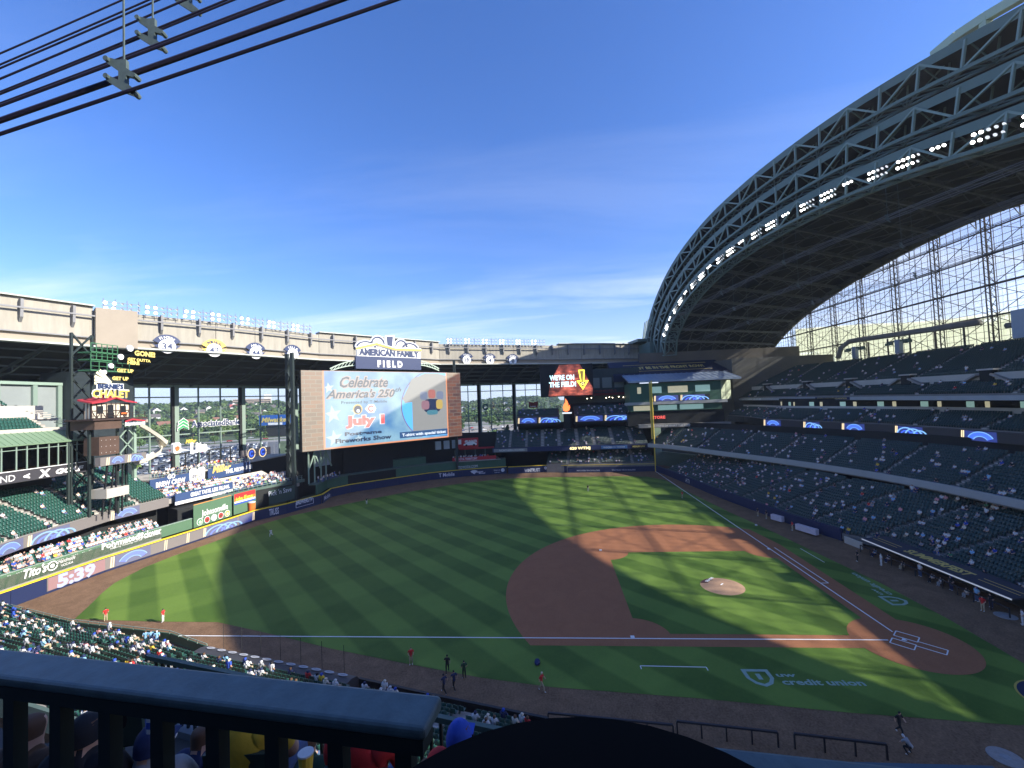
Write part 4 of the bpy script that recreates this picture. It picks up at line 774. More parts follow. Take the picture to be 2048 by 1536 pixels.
# -- left field led board on the fence
lb = thing('fence_led_board', 'long led board on the left field fence with a red game clock reading 5:39', 'led board', (20, 110, 0)); M_ledoff = mat('led_panel_grey', (.17, .155, .145), .5, emis=.05, ecol=(.6, .5, .5))
LP = [(11.2, 110.4), (19.4, 110.0), (36, 107.0), (49.8, 105.2)]
m_ = MB(); fascia(LP, .35, 2.25, .1, m_, back=-.12); m_.build('screen', M_ledoff, lb)
fr = Frame(LP[0], LP[1], off=.14); plate(fr, .1, fr.len - .1, .4, 2.2, led('dull_red', (.55, .14, .16), .42), 'clock_field', lb, off=.02, th=.02)
wtxt('5:39', (1.2, 0.4, 5.4, 1.8), LP[0], LP[1], led('lilac', (.55, .6, .95), .6), lb, off=.2, bold=.05)
fr2 = Frame(LP[1], LP[2], off=.14); led_motif(fr2, .6, .4, 2.2, lb, 'C', 6.5); led_motif(fr2, 8.6, .4, 2.2, lb, 'B', 7.5) if 0 else None
fr3 = Frame(LP[2], LP[3], off=.14); led_motif(fr3, .4, .4, 2.2, lb, 'B', 8.5); plate(fr3, 9.5, 13.6, .38, 2.22, led('navy', (.015, .03, .25), .5), 'lit_field', lb, off=.02, th=.02)
for (f_, u_) in ((fr2, 9.5), (fr2, 13.8), (fr3, 13.2)):
    for k in range(2): shape(f_, [(u_ + k * .35, .4), (u_ + .15 + k * .35, .4), (u_ + .3 + k * .35, 2.2), (u_ + .15 + k * .35, 2.2)], led('tan', (.95, .75, .45), .8), 'tan_bar', lb, off=.03)
# -- green wall above the fence, left field
gl = thing('green_ad_wall', 'green wall with white advertising words above the left field fence', 'wall', (20, 111, 2.5)); M_gw = mat('ad_wall_green', (.085, .165, .095), .6, var=.06, vs=.4)
GP = [(-3, 112), (7.2, 111.9), (19.6, 111.3), (30, 109.9), (36, 108.8)]
m_ = MB(); fascia(GP, 2.4, 4.35, .3, m_); m_.build('wall_panel', M_gw, gl); m_ = MB(); fascia(GP, 4.36, 4.46, .5, m_, back=-.08); m_.build('coping', M_steel_lt, gl)
GA, GB = (7.2, 111.9), (19.6, 111.3); HA, HB = (19.6, 111.3), (30, 109.9)
wtxt("Tito's", (2.1, 3.0, 2.9, 1.2), GA, GB, M_txtw, gl, bold=.03, shear=.3); wtxt('Handmade', (6.4, 3.5, 2.4, 0.6), GA, GB, M_txtw, gl, shear=.4); wtxt('VODKA', (6.8, 2.9, 1.7, 0.4), GA, GB, M_txtw, gl)
c_ = (5.7, 3.5); shape(Frame(GA, GB), ring_pts(*c_, .55, .72, 0, 350, 18), M_txtw, 'ring_mark', gl, off=.1); shape(Frame(GA, GB), disc_pts(*c_, .3), M_txtw, 'dot_mark', gl, off=.1)
wtxt('Polymatech', (.35, 3.5, 6.6, 1.0), HA, HB, M_txtw, gl, bold=.03); wtxt('Advancing Technology with Life', (1.6, 3.1, 5.3, .3), HA, HB, M_txtw, gl)
wtxt('clover', (7.2, 3.3, 3.2, 1.2), HA, HB, M_txtw, gl, bold=.03); wtxt('Grow Your Own Way', (7.3, 3.2, 3.1, 0.4), HA, HB, M_txtw, gl)
c_ = (6.6, 3.9)
for dx in (-.28, .28):
    for dz in (-.28, .28): shape(Frame(HA, HB), disc_pts(c_[0] + dx, c_[1] + dz, .25), M_txtw, 'clover_leaf', gl, off=.1)
ribbon([(4.6, 111.6), (10.4, 113.4), (24.8, 115.6), (36, 114.2)], 7.0, 8.65, 'sunlit led ribbon board under the left field deck', 0b0111, base=M_ledoff)
# -- bullpen gap panels
jv = thing('sausage_sign', 'green advertising panel with five round faces beside the left field bullpen', 'sign', (40, 108, 2.5)); fr = Frame((36, 108.6), (48, 107.2)); r_ = (-2.2, 6.5, 3.1, 5.4); plate(fr, .1, 9.6, 2.4, 7.0, M_gw, 'panel', jv)
plate(fr, .1, 9.4, 7.0, 7.15, mat('orange_edge', (.6, .28, .08), .6), 'top_edge', jv, off=.05)
text('Johnsonville', fr, 1.9, 4.3, 1.25, M_txtw, jv, w=6.6, off=.06, bold=.02)
for i, c_ in enumerate(('green', 'red', 'white', 'red', 'yellow')): shape(fr, disc_pts(1.5 + i * 1.7, 3.3, .72), CL['white'], 'badge_rim', jv, off=.06); shape(fr, disc_pts(1.5 + i * 1.7, 3.3, .58), CL[c_], 'badge', jv, off=.09); shape(fr, disc_pts(1.5 + i * 1.7, 3.25, .3), (CL['cream'], CL['brown'])[i % 2], 'face', jv, off=.12)
kw = thing('snack_sign', 'red yellow and blue poster on the bullpen wall', 'sign', (48, 108, 4.5)); fr = Frame((46, 107.6), (54, 106.2)); plate(fr, .2, 6.4, 2.4, 7.2, M_gw, 'panel', kw)
for i, (c_, a) in enumerate((('red', 6.0), ('orange', 5.3), ('white', 4.9), ('royal blue', 4.55))): plate(fr, .4, 6.2, a, a + (1.0, .7, .4, .35)[i], CL[c_], 'stripe', kw, off=.04)
text('ide Ems', fr, .8, 5.35, .9, CL['yellow'], kw, w=4.6, off=.08, bold=.03)
plate(Frame((55, 105.2), (66.5, 101.2)), .2, 7.6, 2.4, 6.0, mat('bullpen_green', (.03, .06, .05), .7), 'panel', (ps := thing('grocery_sign', 'dark green bullpen wall panel with a white grocery name', 'sign', (60, 103, 2.5)))); wtxt("Pick 'n Save", (0.1, 4.6, 6.5, 1.2), (55, 105.2), (66.5, 101.2), T_w, ps)
m_ = MB(); m_.hexa([(36, 112, 2), (66, 104, 2), (68, 108, 2), (38, 116, 2), (36, 112, 6.2), (66, 104, 6.2), (68, 108, 6.2), (38, 116, 6.2)]); bp = m_.build('bullpen_wall', M_dark); tagd(bp, 'dark recess of the bullpen behind the left centre fence', 'wall')
ck = thing('orange_cooler', 'orange drink cooler standing in the left field bullpen', 'cooler', (50.5, 106.6, 2.2)); m_ = MB(); m_.tube([(50.5, 106.3, 2.3), (50.5, 106.3, 4.2)], .75, 12); m_.build('barrel', CL['orange'], ck); m_ = MB(); m_.tube([(50.5, 106.3, 4.2), (50.5, 106.3, 4.4)], .8, 12); m_.build('lid', CL['white'], ck)
T13 = stand('grandstand', 'packed terrace of fans above the left field bullpen', [(46, 111.8), (56, 108.4), (66, 103.6)], 6.6, 5, .9, .35, occ=.95, clump=.05, zone='packed above the left field bullpen', front=1.6, seed=31, back_th=.2, standers=.5, seatm=M_seat)
m_ = MB(); fascia([(45, 112), (56, 108.2), (67, 103)], 6.0, 6.75, .6, m_, back=-.5); m_.build('ledge', M_steel, T13); railing(T13, [(45.2, 111.7), (56, 108), (66.6, 103)], 6.75, 1.0, M_steel_lt, post=1.2)
# -- decks with beer banners
dk = thing('bar_deck', 'two level bar deck with navy advertising banners above left field', 'building', (60, 121, 7)); fr = Frame(*((42, 121.5), (92, 117.5))); M_bn = mat('banner_blue_navy', (.035, .07, .17), .65, var=.06)
def rect(r_, m_, name, parent, off=.1, fr=fr, **k): return plate(fr, r_[0], r_[1], r_[2], r_[3], m_, name, parent, off=off, **k)
a1 = (-2.4, 8.7); a2 = (-2.4, 11.6); a3 = (11.4, 8.3); b1_ = (12.4, 8.6); b2_ = (26.3, 8.8)
zb, zt = a1[1] + .3, a2[1] + .2
plate(fr, a1[0], a3[0], zb, zt, M_bn, 'banner', dk, off=.1, th=.3); plate(fr, b1_[0], b2_[0], zb, zt, M_bn, 'banner', dk, off=.1, th=.3)
m_ = MB(); q = [fr.p(a1[0], 0, 0), fr.p(b2_[0] + 18, 0, 0), fr.p(b2_[0] + 18, 0, -12), fr.p(a1[0], 0, -12)]; m_.hexa([(p.x, p.y, zt - .4) for p in q] + [(p.x, p.y, zt - .05) for p in q]); m_.build('upper_floor', M_conc_lt, dk)
q = [fr.p(a1[0], 0, -.4), fr.p(b2_[0] + 18, 0, -.4), fr.p(b2_[0] + 18, 0, -6), fr.p(a1[0], 0, -6)]; m_ = MB(); m_.hexa([(p.x, p.y, 1) for p in q] + [(p.x, p.y, zt - .45) for p in q]); m_.build('wall', M_dark, dk)
text('GO', fr, a1[0] + 4, zb + 2.3, 1.0, M_txtw, dk, w=1.9, off=.15, bold=.04); text('BREW CREW', fr, a1[0] + 1.3, zb + .95, 1.05, M_txtw, dk, w=7.2, off=.15, bold=.04)
for k, dx in enumerate((9.6, 11.8)):
    shape(fr, [(a1[0] + dx, zb + .6), (a1[0] + dx + 1.9, zb + .6), (a1[0] + dx + 2.1, zb + 3.2), (a1[0] + dx + 1.6, zb + 3.7), (a1[0] + dx + .4, zb + 3.7), (a1[0] + dx - .1, zb + 3.2)], M_txtw, 'mug_shape', dk, off=.15 + k * .03); text('Lite', fr, a1[0] + dx + .2, zb + 1.4, 1.1, M_txtn, dk, w=1.5, off=.22)
for r0, r1, mm in ((.9, 1.15, M_txtg), (0.0, .6, M_txtg)): shape(fr, ring_pts(a3[0] - 2.2, (zb + zt) / 2, max(r0, .01), r1, 0, 350, 16), mm, 'round_crest', dk, off=.15)
text('THERE IS A', fr, b1_[0] + 1.9, zb + 3.1, .5, M_txtw, dk, w=3, off=.15); text('Miller', fr, b1_[0] + 1.2, zb + 1.6, 1.7, M_txtg, dk, w=6, off=.15, shear=.3, bold=.03); text('TIME, MILWAUKEE', fr, b1_[0] + 5.2, zb + .8, 1.0, M_txtw, dk, w=9.4, off=.17, bold=.04)
railing(dk, [tuple(fr.p(a1[0], 0, 0))[:2], tuple(fr.p(b2_[0], 0, 0))[:2]], zt, 1.1, M_steel_lt, post=1.5)
r_ = (26.4, 35.2, 3.1, 4.7); plate(fr, r_[0], r_[1], r_[2] + .5, r_[3] + .2, mat('banner_white', (.6, .62, .62), .6), 'banner', dk, off=.6); text('AssociatedBank', fr, r_[0] + 1.5, r_[2] + 1.1, .8, M_txtn, dk, w=r_[1] - r_[0] - 2.2, off=.65)
r2 = (35.2, 44.1, 2.6, 5.2); plate(fr, r_[1] + .1, r2[1], r_[2] + .5, r_[3] + .4, mat('banner_green', (.04, .17, .08), .6), 'banner', dk, off=.6); text('POWER ALLEY', fr, r_[1] + .8, r_[2] + 1.4, .9, M_txtw, dk, w=r2[1] - r_[1] - 1.6, off=.65, bold=.03)
rg = np.random.default_rng(5)
def crowd_on(frm, u0, u1, z, rows, dz, n0, zone, owner, pose='stand', dens=1.1):
    for r in range(rows):
        u = u0
        while u < u1:
            p = frm.p(u, z + r * dz, -(n0 + r * .9)); CANDS.append((p.x, p.y, p.z, math.atan2(-frm.n.x, frm.n.y), pose if rg.random() > .4 else 'sit', zone, int(rg.choice(len(SHIRTS), p=SH_W)), owner, rg.random())); u += dens * (.6 + .8 * rg.random())
crowd_on(fr, a1[0] + 3, b2_[0], zt, 3, 0, .8, 'on the bar deck in left field', dk, dens=1.3)
crowd_on(fr, b2_[0], r2[1], r_[3] - .2, 5, .4, .6, 'in the power alley seats', dk, pose='sit', dens=.75)
# great taste banner with loge corner seats in front of it
gt = thing('slogan_banner', 'navy and white slogan banner under the crowd at the end of the left field deck', 'banner', (45, 112, 7)); GT = ((37, 113.6), (50, 111.2)); fr = Frame(*GT)
plate(fr, 0, 13.6, 7.6, 9.2, M_bn, 'banner', gt, off=.3, th=.3); plate(fr, 0, 13.6, 6.9, 7.55, M_txtw, 'white_band', gt, off=.3, th=.3); text('GREAT TASTE. LESS FILLING.', fr, 3.2, 8.0, .8, M_txtw, gt, w=9.5, off=.35, bold=.04)
T14 = stand('grandstand', 'crowded corner section of seats behind the slogan banner', [(36.2, 114.6), (50, 112.4)], 8.3, 4, .86, .4, occ=.9, clump=.1, zone='in the corner section by the beer banners', seed=33, back_th=.2, seatm=M_seat)
aw_ = thing('awning', 'tan fabric awning over the terrace beside the beer banners', 'awning', (54, 113, 9)); m_ = MB(); m_.hexa([(51, 113, 8.6), (63, 110, 8.6), (64, 113, 9.6), (52, 116, 9.6), (51, 113, 8.7), (63, 110, 8.7), (64, 113, 9.7), (52, 116, 9.7)]); m_.build('canopy', CL['cream'], aw_)
for x_, y_ in ((51.3, 113.1), (57, 111.7), (62.8, 110.2)): m_ = MB(); m_.beam((x_, y_, 6.6), (x_, y_, 8.6), .12); m_.build('post', M_steel, aw_)
# -- centre field: batter's eye, upper fascia and party deck
cf = thing('batters_eye', 'black batters eye wall and green ledge behind the centre field fence', 'wall', (95, 90, 2.5)); M_bk = mat('batters_eye_black', (.008, .009, .012), .7)
W2 = offset_path(WS[1], 1.4)
m_ = MB(); fascia(W2[:3], 2.4, 5.0, .4, m_); m_.build('green_wall', M_grn, cf); m_ = MB(); fascia(W2[2:5], 2.4, 5.0, .4, m_); m_.build('black_wall', M_bk, cf); m_ = MB(); fascia(W2[4:], 2.4, 5.0, .4, m_); m_.build('green_wall', M_grn, cf)
m_ = MB(); fascia(W2, 5.01, 5.3, 2.2, m_, back=-.25); m_.build('ledge', M_steel, cf)
W3 = offset_path(WS[1], 3.6); m_ = MB(); fascia(W3[2:5], 5.0, 15.5, .4, m_); m_.build('eye_screen', M_bk, cf)
W4 = offset_path(WS[1], 9); m_ = MB(); fascia(W4, 0, 14, .4, m_); m_.build('back_wall', M_dark, cf)
m_ = MB(); fascia(W3[4:6], 5.3, 7.6, 3, m_); m_.build('planter_box', M_grn, cf)
for i in range(3): m_ = MB(); m_.rbox((101 + i * 1.6, 74 - i * 2.6), (.5, -.86), 1.0, .3, 10, 12.8); m_.build('pale_box', M_rfm, cf)
m_ = MB(); m_.rbox((74.5, 101.5), (.8, -.5), 2.4, .4, 9.2, 13.6); m_.build('pale_box', M_rfm, cf)
for dx in (0, 2.0, 4.2, 6): m_ = MB(); m_.beam((67 + dx, 101.5 - dx * .3, 5.3), (67 + dx, 101.5 - dx * .3, 14), .3); m_.build('screen_post', M_steel_lt, cf)
for k in range(4): m_ = MB(); m_.beam((67 + k * 2, 101.5 - k * .6, 9 + (k % 2) * 4.5), (69 + k * 2, 100.9 - k * .6, 13.5 - (k % 2) * 4.5), .3); m_.build('screen_brace', M_steel_lt, cf)
crowd_on(Frame(W2[0], W2[2]), 3, 12, 5.3, 2, 0, .8, 'on the dark centre field deck', cf, dens=1.6)
td = thing('party_deck', 'red trimmed party deck with a truck sign in right centre field', 'building', (106, 62, 5)); TA, TB = ((104.8, 70), (109.5, 53)); fr = Frame(TA, TB)
q = (0.0, 4.9, 15.6, 1.4); M_red = mat('sign_red', (.42, .02, .03), .5); plate(fr, q[0], q[0] + q[2], 5.2, 6.5, M_red, 'red_strip', td, off=.2); text('TOYOTA TERRITORY', fr, q[0] + .7, 5.5, .75, T_w, td, w=8.2, off=.25, bold=.02)
text('TOYOTA.COM', Frame(W2[4], W2[7]), 3.5 + 17.5, 3.0, .95, T_w, td, w=7.0, off=.15)
m_ = MB(); m_.rbox((110, 62), (.27, -.96), 8, 4, 5.0, 5.3); m_.build('floor', M_conc, td); m_ = MB(); m_.rbox((112.5, 62.5), (.27, -.96), 6.5, .3, 8.6, 9.2); m_.build('canopy_edge', M_red, td)
for k in range(5): m_ = MB(); p = fr.p(q[0] + 1 + k * 3.6, 5.3, -.4); m_.beam(p, p + Vector((0, 0, 3.8)), .16); m_.build('post', M_steel, td)
crowd_on(fr, q[0] + .5, q[0] + 13, 5.3, 3, 0, .8, 'on the red trimmed party deck', td, dens=1.4)
sg = thing('truck_sign', 'red billboard with a white pickup truck picture above the party deck', 'sign', (110, 66, 9)); g4 = (1.2, 8.8, 9.4, 12.9); fr = Frame((108.5, 70), (113, 54)); plate(fr, g4[0], g4[1], g4[2], g4[3], M_red, 'panel', sg, th=.4)
text('4RUNNER', fr, g4[0] + 2.6, g4[3] - 1.7, .95, M_txtw, sg, w=4.6, off=.06, bold=.03); plate(fr, g4[0] + .3, g4[0] + 1.4, g4[3] - 2.1, g4[3] - .4, M_txtw, 'small_mark', sg, off=.06)
u_ = g4[0] + 2.2; v_ = g4[2] + .5; shape(fr, [(u_, v_ + .4), (u_, v_ + .9), (u_ + .9, v_ + 1.15), (u_ + 1.5, v_ + 1.7), (u_ + 3.4, v_ + 1.7), (u_ + 4.2, v_ + 1.15), (u_ + 4.8, v_ + 1.0), (u_ + 4.8, v_ + .4)], M_txtw, 'truck_body', sg, off=.06)
for dx in (1.0, 3.8): shape(fr, disc_pts(u_ + dx, v_ + .4, .4), M_bk, 'truck_wheel', sg, off=.1)
# -- foul poles
fp = thing('foul_pole', 'tall thin yellow foul pole with mesh wing in the right field corner', 'foul pole', (104.8, -.05, 0)); m_ = MB(); m_.tube([(104.8, -.1, 0), (104.8, -.1, 31)], .2, 8); m_.build('pole', M_yel, fp); m_ = MB(); m_.box(104.76, 104.84, .15, .75, 11, 30.5); m_.build('mesh_wing', mat('yellow_mesh', (.5, .38, .08), .7), fp)
# ---------------------------------------------------------------- BIG VIDEO BOARD
vb = thing('video_board', 'giant video board announcing a fireworks show above centre field', 'scoreboard', (83, 84, 14.2)); BAx, BBx = (64.35, 101.75), (103, 65.75); fr = Frame(BAx, BBx); BW = fr.len; Z0, Z1 = 14.25, 36.5
plate(fr, 0, BW, Z0, Z1, M_dark, 'cabinet', vb, off=-.05, th=1.6)
def screen(name, r_, m_, off=.02): plate(fr, r_[0], r_[1], r_[2], r_[3], m_, name, vb, off=off, th=.02)
m, t, b_ = node_mat('led_brick'); br = t.nodes.new('ShaderNodeTexBrick'); mpn = t.nodes.new('ShaderNodeMapping'); tc = t.nodes.new('ShaderNodeNewGeometry'); cx_ = t.nodes.new('ShaderNodeSeparateXYZ'); t.links.new(tc.outputs['Position'], cx_.inputs[0]); dd_ = t.nodes.new('ShaderNodeMath'); dd_.operation = 'MULTIPLY_ADD'; dd_.inputs[1].default_value = -1.366; t.links.new(cx_.outputs[1], dd_.inputs[0]); dd_.inputs[2].default_value = 0
cbn = t.nodes.new('ShaderNodeCombineXYZ'); t.links.new(dd_.outputs[0], cbn.inputs[0]); t.links.new(cx_.outputs[2], cbn.inputs[1]); t.links.new(cbn.outputs[0], br.inputs['Vector']); br.inputs['Scale'].default_value = .55; br.inputs['Brick Width'].default_value = 1.55; br.inputs['Row Height'].default_value = .62; br.inputs['Mortar Size'].default_value = .045
br.inputs['Color1'].default_value = (.55, .16, .03, 1); br.inputs['Color2'].default_value = (.22, .07, .03, 1); br.inputs['Mortar'].default_value = (.5, .42, .32, 1); b_.inputs['Base Color'].default_value = (.16, .155, .125, 1); t.links.new(br.outputs[0], b_.inputs['Emission Color']); b_.inputs['Emission Strength'].default_value = .24; M_lbrick = m
screen('brick_picture', (0.15, BW - .15, Z0 + .1, Z1 - .1), M_lbrick)
m, t, b_ = node_mat('led_sky_print'); g_ = t.nodes.new('ShaderNodeNewGeometry'); n_ = t.nodes.new('ShaderNodeTexNoise'); n_.inputs['Scale'].default_value = .12; n_.inputs['Detail'].default_value = 3; rm = t.nodes.new('ShaderNodeValToRGB'); rm.color_ramp.elements[0].position = .35; rm.color_ramp.elements[1].position = .62; rm.color_ramp.elements[0].color = (.10, .30, .62, 1); rm.color_ramp.elements[1].color = (.38, .66, .80, 1)
t.links.new(g_.outputs['Position'], n_.inputs[0]); t.links.new(n_.outputs[0], rm.inputs[0]); t.links.new(rm.outputs[0], b_.inputs['Emission Color']); b_.inputs['Emission Strength'].default_value = .5; b_.inputs['Base Color'].default_value = (.13, .135, .135, 1)
uL = 6.2; uR = 46.6; M_org = led('orange_edge', (.9, .35, .15), .6)
screen('picture_edge', (uL - .5, uR + .5, Z0 + .12, Z1 - .12), M_org, .035); screen('sky_picture', (uL, uR, Z0 + .55, Z1 - .2), m, .05)
L_star = led('pale_star', (.55, .72, .82), .6)
for (cx, cy, r_) in ((uL + 2.2, 24.0, 2.6), (uL + 2.5, 17.3, 2.4), (uL + 8.8, 24.6, 1.6), (uL + 1.2, 31.5, 1.6), (uL + 9.5, 16.6, 1.3)):
    P_ = []
    for k in range(10): a_ = R(90 + k * 36 + 8); q_ = r_ if k % 2 == 0 else r_ * .42; P_.append((min(max(cx + q_ * math.cos(a_), uL + .05), uR), min(max(cy + q_ * math.sin(a_), Z0 + .6), Z1 - .2)))
    shape(fr, P_, L_star, 'star', vb, off=.07, th=.02)
def btx(s, q, m_, off=.1, **k): text(s, fr, q[0], q[1], q[3], m_, vb, w=q[2], off=off, **k)

L_slate = led('slate', (.10, .16, .24), .3); L_halo = led('halo', (.75, .60, .52), .45); L_navy = led('deep_navy', (.01, .03, .12), .3); L_redt = led('red_text', (1, .12, .10), .8); L_lite = led('white', (.85, .92, 1), .7)
qC = (10.5, 31.7, 14.9, 3.0); qA = (6.5, 28.6, 21.1, 2.3)
btx('Celebrate', qC, L_halo, off=.08, bold=.09, shear=.35); btx('Celebrate', qC, L_slate, off=.12, bold=.02, shear=.35)
btx("America's 250", qA, L_halo, off=.08, bold=.09, shear=.35); btx("America's 250", qA, L_slate, off=.12, bold=.02, shear=.35); btx('th', (qA[0] + qA[2] + .1, qA[1] + 1.6, 2.1, 1.3), L_slate, off=.12, bold=.02, shear=.35)
btx('Presented by T-Mobile', (10.8, 26.9, 14.1, 0.8), L_slate, bold=.01)
btx('July 1', (11.9, 20.7, 12.0, 2.5), L_lite, off=.08, bold=.10); btx('July 1', (11.9, 20.7, 12.0, 2.5), L_redt, off=.12, bold=.06)
btx('Postgame', (11.6, 17.7, 11.3, 1.0), L_navy, bold=.04); btx('Fireworks Show', (8.9, 15.8, 17.1, 1.2), L_navy, bold=.04)
c1 = (15.6, 25.2); c2 = (19.6, 25.2)
shape(fr, disc_pts(c1[0], c1[1], 1.45, 12, 1.5), led('gold', (.85, .6, .15), .6), 'team_emblem', vb, off=.09); shape(fr, disc_pts(c1[0], c1[1] - .1, 1.15, 12, 1.2), L_navy, 'team_emblem', vb, off=.11); shape(fr, disc_pts(c1[0] + .1, c1[1] - .5, .5), L_lite, 'team_emblem', vb, off=.13)
shape(fr, [(c2[0] - 1.9, c2[1]), (c2[0] - .6, c2[1] + 1.3), (c2[0] + 1, c2[1] + 1.3), (c2[0] + 1.7, c2[1]), (c2[0] + 1, c2[1] - 1.3), (c2[0] - .6, c2[1] - 1.3)], L_lite, 'team_emblem', vb, off=.09); shape(fr, ring_pts(c2[0] + .1, c2[1], .55, 1.0, 40, 320, 12), L_redt, 'team_emblem', vb, off=.12)
# t-shirt picture in a circle
u0c = 29.6; cC = (u0c + 16, 25.4); L_shirt = led('shirt_white', (.55, .55, .52), .36); L_azure = led('azure', (.10, .45, .95), .8)
def clipu(P_): return [(min(x, uR), min(max(y, Z0 + 1.1), Z1 - .25)) for x, y in P_]
arcp = [(cC[0] + 16 * math.cos(R(a_)), cC[1] + 12.6 * math.sin(R(a_))) for a_ in range(100, 262, 6)]
shape(fr, clipu([(uR, Z1 - .25)] + arcp + [(uR, Z0 + 1.1)]), led('circle_edge', (.25, .05, .25), .5), 'circle_picture', vb, off=.07, th=.02)
shape(fr, clipu([(uR, Z1 - .3)] + [(cC[0] + 15.75 * math.cos(R(a_)), cC[1] + 12.4 * math.sin(R(a_))) for a_ in range(100, 262, 6)] + [(uR, Z0 + 1.1)]), L_azure, 'circle_picture', vb, off=.09, th=.02)
s1, s2, s3, s4, s5 = (30.1, 27.8), (31.0, 26.5), (33.5, 26.7), (33.5, 17.4), (33.6, 34.1)
shape(fr, clipu([s1, s2, s3, s4, (uR, Z0 + 1.5), (uR, Z1 - 1.2), (uR - 3, Z1 - .5), (uR - 8, Z1 - .5), s5]), L_shirt, 'shirt_picture', vb, off=.11, th=.02)
pr = (40.9, 26.5)   # printed patch: plain coloured blocks
for (dx, dy, w_, h_, c_) in ((0, -1.2, 6.6, 4.6, L_navy), (-3.1, 2.2, 2.8, 2.8, led('dusk', (.3, .35, .5), .4)), (0, 2.7, 2.8, 3.0, led('brick_red', (.6, .2, .15), .5)), (3.1, 2.2, 2.8, 2.8, led('dusk', (.3, .35, .5), .4)), (-2.6, -.9, 3.0, 3.0, led('mauve', (.5, .25, .3), .4)), (.2, -.6, 2.4, 2.4, L_navy), (2.8, -.8, 2.6, 3.2, led('ochre', (.7, .5, .1), .5)), (0, -3.4, 4.2, 1.6, led('teal', (.1, .35, .45), .4))):
    shape(fr, [(pr[0] + dx + w_ / 2 * math.copysign(abs(math.cos(R(a_))) ** .6, math.cos(R(a_))), pr[1] + dy + h_ / 2 * math.copysign(abs(math.sin(R(a_))) ** .6, math.sin(R(a_)))) for a_ in range(0, 360, 24)], c_, 'shirt_print', vb, off=.14 + .01 * abs(dx) + (.02 if c_ is not L_navy or w_ < 3 else 0), th=.02)
r_ = (28.8, 46.1, 15.6, 16.7); ts = (29.6, 16.0, 16.3, 0.9)
screen('caption_band', (r_[0], uR, ts[1] - .5, ts[1] + ts[3] + .5), led('band_blue', (.02, .10, .28), .5), .16); btx('T-shirt with special ticket', ts, L_lite, off=.2, bold=.03)
# supports
m_ = MB(); 
for (x_, y_) in ((62.6, 103), (64.4, 105.5), (103.6, 68)): m_.beam((x_, y_, 0), (x_, y_, 41), .8)
for k in range(9): m_.beam((62.6, 103, 2 + k * 4.3), (64.4, 105.5, 6.3 + k * 4.3), .35); m_.beam((64.4, 105.5, 2 + k * 4.3), (62.6, 103, 6.3 + k * 4.3), .35)
m_.build('support_frame', mat('tower_dark_green', (.022, .034, .032), .6), vb)
# -- field name sign above the board
sn = thing('stadium_sign', 'white and navy stadium name sign with a gold roofline above the video board', 'sign', (85, 86, 37)); SA, SBx = (65.3, 104.8), (106, 66.8); fr = Frame(SA, SBx)

M_wh = mat('sign_white', (.82, .82, .80), .5); M_nv = mat('sign_navy', (.022, .04, .11), .5); M_gd = mat('sign_gold', (.78, .52, .10), .5)
f1 = (18.0, 40.3, 37.4, 41.1); plate(fr, f1[0], f1[1], f1[2], f1[3] + .1, M_nv, 'navy_panel', sn, th=1.0); a4 = (18.4, 40.2, 40.3, 43.6); plate(fr, a4[0], a4[1], f1[3] + .15, a4[3] + .7, M_wh, 'white_panel', sn, th=.8)
text('AMERICAN FAMILY', fr, a4[0] + .6, f1[3] + .55, a4[3] - f1[3] - .6, M_nv, sn, w=a4[1] - a4[0] - 1.2, off=.08, bold=.06)
text('FIELD', fr, (f1[0] + f1[1]) / 2, f1[2] + .75, 1.9, M_wh, sn, w=8.6, off=.08, align='C', bold=.06, spacing=1.6)

roofpts = [(18.0, 43.4), (24.6, 45.2), (30.8, 43.8), (40.4, 44.0)]
shape(fr, [(x, y - .45) for x, y in roofpts] + [(x, y + .6) for x, y in roofpts[::-1]], M_wh, 'roofline_edge', sn, off=.25, th=.3); shape(fr, [(x, y - .25) for x, y in roofpts] + [(x, y + .35) for x, y in roofpts[::-1]], M_gd, 'gold_roofline', sn, off=.45, th=.3)
for (cx, cy, r0, hy) in (((21.4, 44.0)) + (3.6, 2.0), ((25.2, 45.1)) + (2.6, 2.6), ((33.2, 44.6)) + (2.5, 2.5), ((36.4, 44.1)) + (3.4, 2.2)):
    P_ = [(cx + r0 * math.cos(R(a_)), cy + hy * 1.15 * math.sin(R(a_))) for a_ in range(0, 181, 15)]; shape(fr, P_, M_wh, 'arch_shape', sn, off=.0, th=.4)
    P_ = ring_pts(cx, cy, r0 * .72, r0 * .9, 5, 175, 12); shape(fr, [(x, cy + (y - cy) * hy / r0 * 1.1) for x, y in P_], M_nv, 'arch_line', sn, off=.12)
k_ = [(27.1, 45.4), (27.6, 48.1), (30.8, 48.4), (31.2, 45.9)]
shape(fr, [(k_[0][0], k_[0][1] - 1), k_[1], k_[2], (k_[3][0], k_[3][1] - 1.6)], M_wh, 'keystone_edge', sn, off=.1, th=.5); shape(fr, [(k_[0][0] + 1.3, k_[0][1] - .8), (k_[1][0] + .5, k_[1][1] - .4), (k_[2][0] - .5, k_[2][1] - .4), (k_[3][0] - 1.3, k_[3][1] - 1.2)], M_nv, 'keystone', sn, off=.2)
